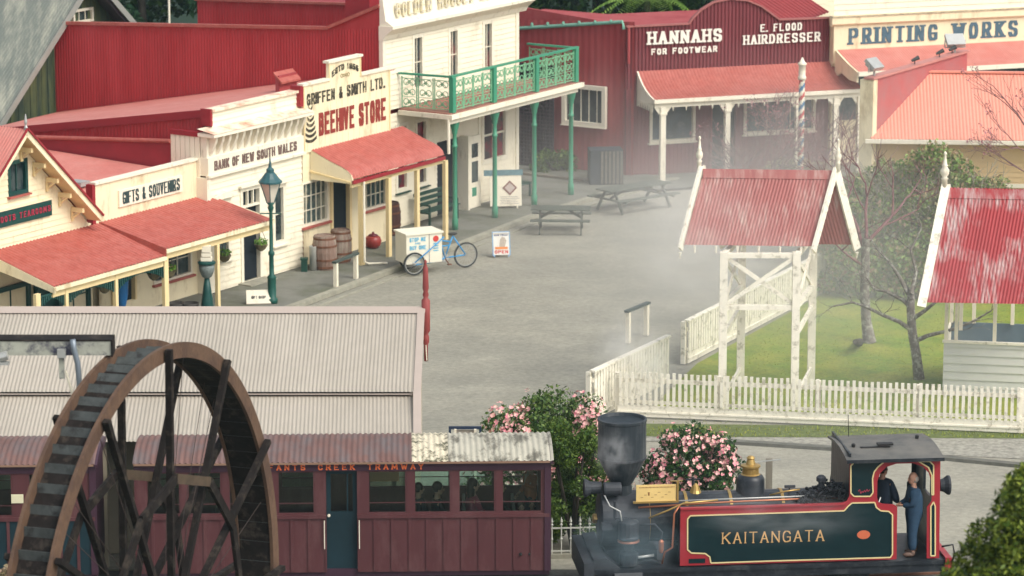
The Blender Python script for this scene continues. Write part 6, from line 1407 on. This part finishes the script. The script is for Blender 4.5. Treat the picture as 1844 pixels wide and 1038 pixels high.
def zroof(t, rl, rr_, fl_, fr_, bl, br, m, cap=True):
    rl, rr_, fl_, fr_, bl, br = map(Vector, (rl, rr_, fl_, fr_, bl, br))
    MB().corr([rl, fl_], [rr_, fr_], pitch=.085, amp=.011, k=5).build('roof', m, t, smooth=True); MB().corr([rl, bl], [rr_, br], pitch=.085, amp=.011).build('rear_roof', m, t, smooth=True)
    MB().beam(rl + (fl_ - rl) * .06 + Vector((0, 0, .02)), rr_ + (fr_ - rr_) * .06 + Vector((0, 0, .02)), .24, .02, up=(rl - fl_).cross(rr_ - rl)).build('ridge_cap', m, t)
base = G(1380, 712); t = thing('lych_gate', 'white timber gateway with four posts, crossed braces and flaking red gabled roof', 'gateway', base)
pf = [G(1300, 737), G(1430, 737)]; pb_ = [G(1333, 694), G(1460, 694)]
H_ = 3.95
for p in pf + pb_: MB(Matrix.Translation(p)).box(-.095, .095, -.095, .095, 0, H_).build('post', FENCEW, t)
def lv(y, y0): return 20.8 - (y + 815) / ((y0 + 815) / 20.8)
zb1 = lv(545, 737); zt1 = lv(462, 737)
bm = lambda p, q, w_=.12, h_=.12, nm='beam': MB().beam(p, q, w_, h_).build(nm, FENCEW, t)
Z = lambda z: Vector((0, 0, z))
for A_, B_ in ((pf[0], pf[1]), (pf[1], pb_[1]), (pf[0], pb_[0]), (pb_[0], pb_[1])):
    dd_ = (B_ - A_).normalized() * .095; A2, B2 = A_ + dd_, B_ - dd_
    bm(A2 + Z(H_ - .08), B2 + Z(H_ - .08)); 
    if not ((A_ is pb_[0]) and (B_ is pb_[1])):
        bm(A2 + Z(zb1), B2 + Z(zb1)); o1 = (B_ - A_).cross(Vector((0, 0, 1))).normalized() * .03
        bm(A2 + Z(zb1 + .1) + o1, B2 + Z(H_ - .15) + o1, .05, .1, 'brace'); bm(A2 + Z(H_ - .15) - o1, B2 + Z(zb1 + .1) - o1, .05, .1, 'brace')
bm(pf[1] + Z(.25), pb_[1] + Z(.45), .06, .1, 'brace'); bm(pf[0] + Z(.25), pb_[0] + Z(.45), .06, .1, 'brace'); bm(pf[1] + Z(1.85), pb_[1] + Z(2.05), .08, .12, 'brace'); bm(pf[0] + Z(1.85), pb_[0] + Z(2.05), .08, .12, 'brace')
rc = 84.5
def PY(x, y, Y): return YP(x, y, Y)
rl_, rr2 = PY(1268, 306, rc + .1), PY(1500, 309, rc - .1); fl_, fr_ = PY(1232, 441, rc - .9), PY(1462, 444, rc - 1.1)
bl, br = rl_ * 2 - fl_, rr2 * 2 - fr_
bl.z, br.z = fl_.z, fr_.z
br = PY(1536, 441, rc + .35); bl = rl_ + (br - rr2)
zroof(t, rl_, rr2, fl_, fr_, bl, br, LR)
for r0, f0, b0_ in ((rl_, fl_, bl), (rr2, fr_, br)):
    for e0 in (f0, b0_):
        s_ = 1 if r0 is rr2 else -1; o_ = (rr2 - rl_).normalized() * .07 * s_
        ex = e0 + (e0 - r0) * .06; MB().beam(r0 + o_ + Z(.06), ex + o_ + Z(.0), .06, .22, up=(0, 0, 1)).build('bargeboard', FENCEW, t)
        MB().tube([ex + o_ + Z(-.08), ex + o_ + Z(-.24)], [.045, .01], 8).build('drop', FENCEW, t)
        if r0 is rr2:
            q = MB()
            for k in range(9):
                c = (r0 + o_).lerp(ex + o_, (k + .7) / 9.5) + Z(-.16); q.ball(c, .075, 8, 5, (.4, .4, 1))
            q.build('scalloped_edge', FENCEW, t)
fz_ = (309 - 252) / 75; finial(t, rl_ + Vector((-.12, 0, .1)), .75); finial(t, rr2 + Vector((.12, 0, .1)), .72)
for k in range(6): c = fl_.lerp(fr_, (k + .5) / 6); MB().tube([c + Z(-.02), c + Z(-.2)], [.035, .02], 6).build('eave_drop', FENCEW, t)
# summerhouse on the right
base = G(1760, 715); t = thing('summerhouse', 'white boarded open summerhouse with badly flaking red iron roof at the right edge', 'summerhouse', base)
rY = 84.0; r0, r1 = PY(1708, 338, rY), PY(1960, 343, rY - .5); f0, f1 = PY(1667, 545, rY - 1.35), PY(1925, 549, rY - 1.85)
b0_, b1_ = PY(1745, 470, rY + 1.2), PY(2000, 475, rY + .7)
zroof(t, r0, r1, f0, f1, b0_, b1_, LR2)
q = MB().beam(r0 + Vector((-.06, 0, .08)), f0 + Vector((-.09, 0, -.02)) + (f0 - r0) * .03, .22, .06, up=(0, -1, .6)); q.build('bargeboard', FENCEW, t)
MB().beam(r0 + Vector((-.06, 0, .05)), b0_ + Vector((-.06, 0, 0)), .2, .06, up=(0, 1, .6)).build('bargeboard', FENCEW, t)
finial(t, r0 + Vector((-.1, 0, .1)), .8, 1.3)
GZ = 0
c0 = G(1697, 712); c1 = G(1930, 722); dx = (c1 - c0).normalized(); dn = Vector((-dx.y, dx.x, 0)); GM = Matrix.Translation(c0) @ Matrix.Rotation(math.atan2(dx.y, dx.x), 4, 'Z')
zt2 = lv(612, 712)
MB(GM).boards(0, 3.0, .05, zt2, 0, h=.21, lap=.03).build('wall_boards', mat('pale_grey_board', (.60, .60, .55), var=.06), t); MB(GM).box(-.03, 3.0, -.06, .05, zt2, zt2 + .06).build('sill', FENCEW, t); MB(GM).box(.0, 3.0, .02, .05, 0, zt2).build('wall_lining', WHITE, t)
MB(GM).box(.0, .05, .05, 2.4, 0, zt2).build('wall_lining', WHITE, t); MB(GM).box(.0, 3, 2.4, 2.45, 0, zt2).build('wall_lining', mat('blue_grey_lining', (.12, .17, .2)), t)
ze2 = f0.z + .1
for u, v in ((.05, .06), (.3, .06), (1.25, .06), (2.2, .06), (.05, 2.35), (.62, 2.35), (1.6, 2.35), (.35, 1.2)): MB(GM).box(u - .045, u + .045, v - .045, v + .045, zt2 + .06 if v < 2 else zt2, ze2 + .3).build('post', WHITE, t)
MB(GM).box(0, 3, 0, 2.4, -.02, .12).build('floor', TIMBER, t)

# ================================================================ trees and shrubs
def leaves(mb, n, fn, s, flat=.5):
    for _ in range(n):
        p = fn(); a = Vector((random.gauss(0, 1), random.gauss(0, 1), random.gauss(0, 1))).normalized(); b = a.orthogonal().normalized(); b = (b * math.cos(random.random() * 6) + a.cross(b) * math.sin(random.random() * 6)); k = s * random.uniform(.6, 1.5)
        mb.add([p - a * k, p - b * k * flat, p + a * k, p + b * k * flat], [(0, 1, 2, 3)])
def clump_fn(cl):
    ws = [c[1] ** 2 for c in cl]
    def fn():
        c, r, sq = random.choices(cl, ws)[0]; d = Vector((random.gauss(0, 1), random.gauss(0, 1), random.gauss(0, 1))).normalized() * r * (.45 + .55 * random.random() ** .5)
        return c + Vector((d.x, d.y, d.z * sq))
    return fn
def branch(mb, p, d, L_, r, depth, spread=.6, up=.15, tips=None, n=3, minr=.006):
    pts = [p]; q = p.copy(); dd = d.copy(); seg = 4
    for i in range(seg):
        dd = (dd + Vector((random.gauss(0, .12), random.gauss(0, .12), random.gauss(0, .10) + up * .3))).normalized(); q = q + dd * L_ / seg; pts.append(q.copy())
    mb.tube(pts, [max(minr, r * (1 - .45 * i / seg)) for i in range(seg + 1)], 6 if r > .03 else 4, cap=False)
    if depth == 0:
        if tips is not None: tips.append(q)
        return
    for k in range(n):
        i = random.choice((2, 3, 4)) if k else 4; a = Vector((random.gauss(0, 1), random.gauss(0, 1), random.gauss(0, .6))).normalized(); nd = (dd + a * spread).normalized()
        branch(mb, pts[i], nd, L_ * random.uniform(.55, .8), r * .55, depth - 1, spread, up, tips, n, minr)
BARK = mat('lichened_bark', (.17, .15, .13), rough=.9, var=.35, scale=8, stain=(.42, .42, .36), stain_amt=.36, stain_scale=7, bump=.5)
BARKD = mat('dark_bark', (.055, .045, .035), rough=.9, var=.4, scale=6)
TWIG = mat('reddish_twigs', (.20, .10, .10), rough=.9, var=.3, scale=6)
def tree(label, base, trunk_pts, r, limbs, bark, leafm=None, nleaf=0, lsize=.08, name='tree', twig=None, group=None, depth=3, spread=.6, tipr=.25, n=3):
    t = thing(name, label, 'tree', base, 0, group); q = MB(); q.tube(trunk_pts, [r * (1.25 if i == 0 else 1 - .35 * i / len(trunk_pts)) for i in range(len(trunk_pts))], 10, cap=False); q.build('trunk', bark, t, smooth=True)
    tips = []; q = MB()
    for p, d, L_, rr_ in limbs: branch(q, Vector(p), Vector(d).normalized(), L_, rr_, depth, spread, .12, tips, n)
    q.build('branches', twig or bark, t, smooth=True)
    if leafm and nleaf:
        cl = [(p, tipr * random.uniform(.6, 1.3), .8) for p in tips]; q = MB(); leaves(q, nleaf, clump_fn(cl), lsize); q.build('crown', leafm, t)
    return t
# camellias and shrubs
def shrub(label, c, rx, ry, h, n, leafm, ls, name='camellia_bush', cat='bush', group=None, flowers=0, side=None, trunk=True, fm=None):
    t = thing(name, label, cat, c, 0, group); c = Vector(c); cl = []
    for _ in range(60):
        a = random.uniform(0, 6.283); zz = random.random(); w_ = math.sqrt(max(0.05, 1 - (max(0, zz - .25) / .8) ** 2)) * random.uniform(.2, 1) ** .5 * .92
        cl.append((c + Vector((rx * w_ * math.cos(a), ry * w_ * math.sin(a), h * (.08 + .80 * zz))), .24 * min(rx, h) * random.uniform(.8, 1.5), .9))
    q = MB(); leaves(q, n, clump_fn(cl), ls); q.build('foliage', leafm, t)
    q = MB()
    for k in range(5): a = k * 1.3; q.tube([c, c + Vector((.3 * rx * math.cos(a), .3 * ry * math.sin(a), h * .4)), c + Vector((.6 * rx * math.cos(a), .6 * ry * math.sin(a), h * .75))], [.05, .035, .015], 6)
    q.build('stems', BARKD, t)
    if flowers:
        q = MB()
        for _ in range(flowers):
            cc, r, sq = random.choice(cl); d = Vector((random.gauss(0, 1), random.gauss(0, 1) - .9, random.gauss(0, 1) + .35)).normalized(); p = cc + d * r * random.uniform(.95, 1.12)
            if side and not side(p): continue
            k = random.uniform(.028, .068)
            for j in range(5):
                a = j * 1.257 + random.random(); e1 = d.orthogonal().normalized(); e2 = d.cross(e1); u_ = e1 * math.cos(a) + e2 * math.sin(a); w2 = d.cross(u_)
                q.add([p, p + (u_ * .6 + w2 * .5) * k + d * .012, p + u_ * k * 1.15 + d * .02, p + (u_ * .6 - w2 * .5) * k + d * .012], [(0, 1, 2, 3)])
        o_ = q.build('blossoms', fm, t); tag(o_, kind='stuff')
    return t
PINKF = leafmat('pink_petals_mixed', [(.62, .16, .22), (.80, .38, .40), (.82, .50, .44), (.78, .58, .46)])
CAM = Vector((0, 0, CAMH))
DKL = leafmat('camellia_leaves', [(.012, .045, .018), (.03, .085, .02), (.07, .14, .03)]); OLL = leafmat('olive_leaves', [(.03, .075, .012), (.07, .125, .018), (.13, .19, .03)])
c1 = G(1000, 900); shrub('rounded camellia bush with pink flowers on its sides left of the funnel', c1, 1.85, 1.2, 2.3, 30000, leafmat('camellia_leaves_light', [(.03, .07, .02), (.07, .13, .03), (.14, .20, .05)]), .045, group='camellia bushes', flowers=3000, side=lambda p: abs(p.x - c1.x + .1) > .5 or (p.z < 1.5 and p.x < c1.x), fm=PINKF)
c2 = G(1030, 985); shrub('dense plain green shrub in front of the camellia beside the carriage end', c2, .85, .7, 2.95, 20000, OLL, .035, name='green_shrub')
c3 = G(1248, 935); shrub('dark leaved camellia bush covered in pink flowers right of the funnel', c3, 1.08, .85, 2.2, 15000, DKL, .045, group='camellia bushes', flowers=1050, fm=PINKF)
c4 = G(20, 1075); shrub('small pale tan shrub at the lower left corner beside water wheel', YP(15, 1120, 58) * 1, .45, .45, 1.0, 2500, leafmat('tan_leaves', [(.20, .17, .08), (.32, .26, .15), (.25, .16, .12)]), .04, name='tan_shrub')
# big foreground conifer
CON = leafmat('conifer_sprays', [(.02, .045, .006), (.07, .12, .012), (.17, .22, .025), (.28, .33, .05)])
cb = YP(1885, 1100, 40); t = thing('conifer', 'blurred bright green conifer in near foreground at the lower right corner', 'conifer', (cb.x, cb.y, 0))
MB().tube([(cb.x, cb.y, 0), (cb.x, cb.y, 9)], [.16, .05], 8).build('trunk', BARKD, t)
cl = []
edge = [(1700, 1038), (1715, 1000), (1745, 975), (1765, 940), (1800, 915), (1790, 880), (1822, 850), (1840, 835)]
for i in range(260):
    zz = random.random() ** .7; zc_ = 5.6 + 4.35 * zz; rad = 2.35 * (1 - zz) ** .75 + .2; a = random.uniform(0, 6.283); w_ = rad * random.uniform(.45, 1)
    cl.append((Vector((cb.x + w_ * math.cos(a), cb.y + w_ * math.sin(a), zc_)), .26, 1.0))
q = MB(); leaves(q, 80000, clump_fn(cl), .04, .4); q.build('crown', CON, t)
# garden trees: lichen covered bare tree
b = G(1655, 683); Yb = b.y
tp_ = [b, PY(1650, 640, Yb), PY(1643, 600, Yb), PY(1640, 560, Yb), PY(1640, 520, Yb + .2)]
F_ = lambda x, y, dy=0: PY(x, y, Yb + dy)
t = thing('bare_garden_tree', 'lichened bare tree with crooked grey limbs standing on the lawn', 'tree', b); MB().tube(tp_, [.15, .125, .12, .11, .09], 10).build('trunk', BARK, t, smooth=True)
lim = [[F_(1645, 598), F_(1620, 580, -.1), F_(1590, 568, -.2), F_(1560, 553, -.3), F_(1535, 545, -.4), F_(1500, 552, -.6)], [F_(1641, 555), F_(1625, 540, .2), F_(1595, 525, .4), F_(1575, 522, .5), F_(1560, 500, .6)],
       [F_(1641, 540), F_(1620, 500, .4), F_(1600, 470, .6), F_(1580, 450, .8)], [F_(1648, 615), F_(1670, 605, -.2), F_(1710, 595, -.4), F_(1750, 580, -.5), F_(1785, 560, -.6)], [F_(1643, 575), F_(1665, 560, -.2), F_(1690, 540, -.3), F_(1705, 525, -.4)],
       [F_(1640, 530), F_(1650, 490, .3), F_(1640, 450, .5), F_(1660, 410, .7)]]
q = MB(); tips = []
for l_ in lim:
    q.tube(l_, [.065 - .045 * i / (len(l_) - 1) for i in range(len(l_))], 7, cap=False)
    for i in range(2, len(l_)):
        dd_ = (l_[i] - l_[i - 1]).normalized()
        for _ in range(2): branch(q, l_[i], (dd_ + Vector((random.gauss(0, .6), random.gauss(0, .6), random.gauss(.3, .5)))).normalized(), random.uniform(.3, .6), .014, 2, .7, .1, tips, 2, .005)
q.build('branches', BARK, t, smooth=True)
b2 = G(1566, 617); Y2 = b2.y
t2 = tree('thick trunked leafless tree with stump shoot near the summerhouse lawn', b2, [b2, PY(1560, 580, Y2), PY(1557, 530, Y2), PY(1558, 470, Y2), PY(1560, 430, Y2)], .15, [(PY(1558, 450, Y2), (-.5, .3, 1), 1.3, .06), (PY(1558, 440, Y2), (.5, .2, 1), 1.4, .06), (PY(1558, 480, Y2), (-.8, -.2, .5), 1.1, .04), (PY(1560, 430, Y2), (.1, .3, 1), 1.5, .05)], BARK, name='bare_garden_tree', twig=TWIG, spread=.75, n=3)
q = MB().tube([G(1548, 617), G(1545, 617, .25), G(1540, 616, .42)], [.12, .1, .07], 8); single('tree_stump', q, BARKD, 'short dark cut stump at the foot of thick lawn tree', 'stump')
# leafy hedge trees in front of the cottage
HL = leafmat('hedge_leaves', [(.08, .14, .035), (.15, .24, .06), (.24, .33, .09), (.28, .24, .12), (.32, .19, .14)])
for (px, py, hgt, rx, nl, lb) in ((1548, 455, 3.4, 1.15, 13000, 'leafy shrub with reddish tips behind the lych gate, leftmost of the four before the cottage'), (1590, 470, 3.6, 1.6, 16000, 'leafy shrub with reddish tips, second from left in front of the cottage'), (1665, 478, 3.75, 1.9, 20000, 'leafy shrub with reddish tips, largest and third from left in front of the cottage'), (1745, 470, 3.3, 1.5, 13000, 'leafy shrub with reddish tips, rightmost in front of the cottage')):
    c = G(px, py); k_ = 96.6 / c.y; c = Vector((c.x * k_, 96.6, 0)); hgt *= 1.1
    t = shrub(lb, c, rx, 1.1, hgt, nl, HL, .06, name='leafy_shrub', group='shrubs in front of the cottage')
    q = MB()
    for _ in range(8): branch(q, c + Vector((random.uniform(-.6, .6) * rx, -.4, hgt * .45)), Vector((random.gauss(0, .5), random.gauss(-.3, .3), 1)).normalized(), 1.0, .02, 3, .6, .1, None, 3, .006)
    q.build('twigs', mat('pale_twig', (.30, .27, .22), var=.2), t, smooth=True)
c = G(1640, 535); q = MB(); tree('dark trunked evergreen shading the lawn behind the bare tree', c, [c, c + Vector((0, 0, 1.5)), c + Vector((.1, .1, 2.6))], .22, [(c + Vector((0, 0, 1.6)), (-.8, 0, 1), 1.2, .06), (c + Vector((0, 0, 2)), (.7, .2, 1), 1.1, .06), (c + Vector((0, 0, 2.4)), (0, -.4, 1), 1.0, .05)], BARKD, HL, 3500, .06, name='evergreen_tree', tipr=.3)
# bare reddish shrubs in front of the hairdresser
for (px, py, s_, lb) in ((1385, 330, 1.0, 'bare reddish twiggy shrub in front of the hairdresser window'), (1490, 335, .9, 'bare grey twiggy shrub between barber pole and the hedge'), (1340, 335, .6, 'low sparse twiggy shrub left of the larger bare one')):
    c = G(px, py); t = thing('bare_shrub', lb, 'shrub', c, 0, 'leafless shrubs in front of the hairdresser'); q = MB(); tips = []
    for _ in range(10): branch(q, c + Vector((random.uniform(-.3, .3), random.uniform(-.2, .2), .0)), Vector((random.gauss(0, .7), random.gauss(0, .3), 1)).normalized(), 1.3 * s_, .03, 3, .55, .05, tips, 3, .008)
    q.build('twigs', TWIG, t, smooth=True)
    if px == 1385: q = MB(); leaves(q, 900, clump_fn([(p, .12, 1) for p in tips]), .035); q.build('buds', leafmat('red_buds', [(.30, .10, .12), (.42, .20, .22)]), t)
# right side overhanging twigs near the cottage roof
c = G(1900, 520); tree('bare branched tree whose reddish twigs reach in from the right over the salmon roof', c, [c, c + Vector((0, 0, 2)), c + Vector((-.2, 0, 4))], .12, [(c + Vector((-.2, 0, 4)), (-1, -.1, .6), 1.5, .04), (c + Vector((-.1, 0, 3.4)), (-1, 0, .9), 1.3, .035), (c + Vector((-.1, 0, 3)), (-1, 0, .3), 1.3, .03)], BARKD, leafmat('red_buds', [(.3,.1,.12),(.42,.2,.22)]), 250, .035, name='bare_branched_tree', twig=TWIG, tipr=.1)
# flower bed by barber pole and garden bed by hotel
c = G(1420, 318); shrub('pale straw coloured flower bed at the foot of barber pole', c + Vector((.3, .2, 0)), 1.5, .4, .55, 3500, leafmat('straw_leaves', [(.30, .25, .12), (.45, .38, .22), (.25, .22, .10)]), .045, name='flower_bed', cat='flower bed')
c = G(1000, 312); shrub('low green shrub in the bed beside the lattice screen', c, .9, .5, .75, 3000, OLL, .05, name='low_shrub')

# ================================================================ forest behind
FLV = [leafmat('forest_dark', [(.006, .03, .018), (.018, .06, .022), (.04, .10, .03)]), leafmat('forest_mid', [(.015, .05, .012), (.04, .11, .02), (.09, .17, .03)]), leafmat('forest_bright', [(.05, .12, .015), (.12, .22, .03), (.20, .30, .06)])]
protos = []
for k in range(4):
    q = MB(); cl = [(Vector((random.gauss(0, 1.5), random.gauss(0, 1.2), random.uniform(2.2, 8))), random.uniform(.8, 1.5), .8) for _ in range(24)]; leaves(q, 7000, clump_fn(cl), .16, .5)
    me = new_mesh('forest_crown', q.v, q.f, FLV[(0, 1, 0, 1)[k]], False)
    q = MB(); q.tube([(0, 0, 0), (.1, 0, 3), (0, .1, 7)], [.22, .16, .05], 8)
    for _ in range(5): branch(q, Vector((0, 0, random.uniform(2, 5))), Vector((random.gauss(0, 1), random.gauss(0, 1), .8)).normalized(), 2, .07, 1, .6, .1, None, 2)
    protos.append((me, new_mesh('forest_trunk', q.v, q.f, BARKD, True)))
def forest_tree(x, y, s_, k, label, zoff=0):
    t = thing('forest_tree', label, 'tree', (x, y, zoff), random.uniform(0, 6), 'forest trees behind the village'); t.scale = (s_, s_, s_)
    a = bpy.data.objects.new('crown', protos[k][0]); b_ = bpy.data.objects.new('trunk', protos[k][1])
    for o in (a, b_): sc.collection.objects.link(o); o.parent = t
hillm = MB(); NX = 30
hv = []
for i in range(NX + 1):
    for j, (y_, z_) in enumerate(((126, -.06), (138, .5), (155, 5), (190, 16), (260, 40), (330, 60))):
        x_ = -140 + 280 * i / NX; hv.append((x_, y_ + 3 * math.sin(i), z_ * (1 + .1 * math.sin(i * 1.7 + j))))
hillm.add(hv, [(i * 6 + j, (i + 1) * 6 + j, (i + 1) * 6 + j + 1, i * 6 + j + 1) for i in range(NX) for j in range(5)]); struct('wooded_hillside', hillm, mat('hill_undergrowth', (.012, .035, .015), var=.4, scale=.6), smooth=True)
LBL = {0: 'dark forest tree behind the red iron buildings on the left', 1: 'mid green forest tree behind the red iron buildings on the left', 2: 'dark forest tree behind the footwear shop', 3: 'mid green forest tree behind the footwear shop'}
random.seed(11)
ORD = 'first second third fourth fifth sixth seventh eighth ninth tenth eleventh twelfth thirteenth'.split()
for i in range(9):
    x = -19 + i * 2.3; y = 136 + random.uniform(-2, 4); forest_tree(x, y, random.uniform(.85, 1.15), i % 4, 'forest tree behind the red iron walls at the top left, ' + ORD[i] + ' from the left', .4)
for i in range(13):
    x = -.5 + i * 1.9; y = 134 + random.uniform(-3, 4); forest_tree(x, y, random.uniform(.75, 1.05), (i + 1) % 4, 'forest tree behind the footwear shop and printing works, ' + ORD[i] + ' from the left', .4)
# tree fern
c = YP(1165, 60, 130); t = thing('tree_fern', 'bright green tree fern spreading above the footwear shop roof', 'tree fern', (c.x, c.y, .3)); MB().tube([(c.x, c.y, .3), (c.x, c.y, c.z + 1.2)], [.15, .12], 8).build('trunk', BARKD, t)
q = MB(); top_ = Vector((c.x, c.y, c.z + 1.3))
for k in range(16):
    a = k * .393 + random.uniform(-.1, .1); L_ = random.uniform(1.8, 2.4); dr = Vector((math.cos(a), math.sin(a), 0)); sdv = Vector((-math.sin(a), math.cos(a), 0))
    for i in range(22):
        tt = (i + 1) / 22; p = top_ + dr * L_ * tt + Vector((0, 0, .75 * tt - 1.45 * tt * tt)); w_ = .34 * math.sin(math.pi * min(1, tt * .93 + .05)) + .03
        for s2 in (-1, 1): q.add([p, p + dr * .05, p + dr * .10 + sdv * s2 * w_ + Vector((0, 0, -.08)), p + dr * .02 + sdv * s2 * w_ * .8 + Vector((0, 0, -.07))], [(0, 1, 2, 3)])
q.build('fronds', FLV[2], t)
# ================================================================ haze and steam
def volmat(name, dens, col=(.85, .92, .95), noise=None, falloff=True, seed=0.0, nscale=1.6, thr=.35):
    m = bpy.data.materials.new(name); m.use_nodes = True; N = m.node_tree.nodes; L = m.node_tree.links
    N.remove(N['Principled BSDF']); v = N.new('ShaderNodeVolumePrincipled'); v.inputs['Color'].default_value = (*col, 1); v.inputs['Density'].default_value = dens
    L.new(v.outputs[0], N['Material Output'].inputs['Volume'])
    if falloff:
        tc = N.new('ShaderNodeTexCoord'); ln = N.new('ShaderNodeVectorMath'); ln.operation = 'LENGTH'; L.new(tc.outputs['Object'], ln.inputs[0])
        f = N.new('ShaderNodeMapRange'); f.inputs[1].default_value = 1.0; f.inputs[2].default_value = .15; f.inputs[3].default_value = 0; f.inputs[4].default_value = 1; f.interpolation_type = 'SMOOTHSTEP'; L.new(ln.outputs['Value'], f.inputs[0])
        mp = N.new('ShaderNodeMapping'); mp.inputs['Location'].default_value = (seed, seed * .7, seed * 1.3); L.new(tc.outputs['Object'], mp.inputs[0])
        n = N.new('ShaderNodeTexNoise'); n.inputs['Scale'].default_value = nscale; n.inputs['Detail'].default_value = 3; n.inputs['Distortion'].default_value = .6; L.new(mp.outputs[0], n.inputs['Vector'])
        r = N.new('ShaderNodeMapRange'); r.inputs[1].default_value = thr; r.inputs[2].default_value = .68; L.new(n.outputs[0], r.inputs[0])
        a = N.new('ShaderNodeMath'); a.operation = 'MULTIPLY'; L.new(f.outputs[0], a.inputs[0]); L.new(r.outputs[0], a.inputs[1])
        b = N.new('ShaderNodeMath'); b.operation = 'MULTIPLY'; L.new(a.outputs[0], b.inputs[0]); b.inputs[1].default_value = dens; L.new(b.outputs[0], v.inputs['Density'])
    return m
def steam(name, c, r, dens, seed, nscale=1.6, thr=.35, col=(.97, .985, .99), rot=(0, 0, 0)):
    bm = bmesh.new(); bmesh.ops.create_icosphere(bm, subdivisions=3, radius=1); me = bpy.data.meshes.new(name); bm.to_mesh(me); bm.free()
    m = volmat(name + '_volume', dens, col, seed=seed, nscale=nscale, thr=thr); me.materials.append(m)
    o = bpy.data.objects.new(name, me); sc.collection.objects.link(o); o.location = c; o.scale = r; o.rotation_euler = rot; return tag(o, kind='stuff')
WARM = (.99, .98, .95)
steam('steam_cloud', YP(1370, 380, 98), (11, 13, 5.4), .06, 3.1, 1.1, .22, col=WARM)
steam('steam_cloud', YP(1260, 440, 82.2), (2.6, 1.2, 2.3), .42, 8.2, 2.2, .36, col=WARM)
steam('steam_cloud', YP(1560, 400, 84), (3.2, 2.0, 2.6), .035, 6.2, 1.5, .25, col=WARM)
steam('steam_wisp', YP(1140, 660, 83.2), (1.2, .9, 1.7), 1.5, 5.5, 2.2, .38, col=WARM)
steam('steam_wisp', YP(1105, 815, 66.6), (.5, .35, .6), 1.6, 1.7, 2.2, .42)
steam('steam_wisp', YP(1400, 930, 66.2), (2.2, .6, .7), .5, 9.7, 2.4, .42)
steam('steam_wisp', YP(1130, 975, 66.0), (1.5, .8, .8), .40, 4.4, 1.8, .33, col=(.6, .82, .92))
steam('steam_veil', YP(1420, 620, 82), (7.5, 17, 6.5), .018, 12.3, 1.0, .15, col=(.93, .97, .99))
hz_ = MB().box(-170, 170, -8, 400, -1.05, 130); ho = hz_.build('haze', volmat('haze_air', .0002, (.55, .80, .88), falloff=False)); tag(ho, kind='stuff')
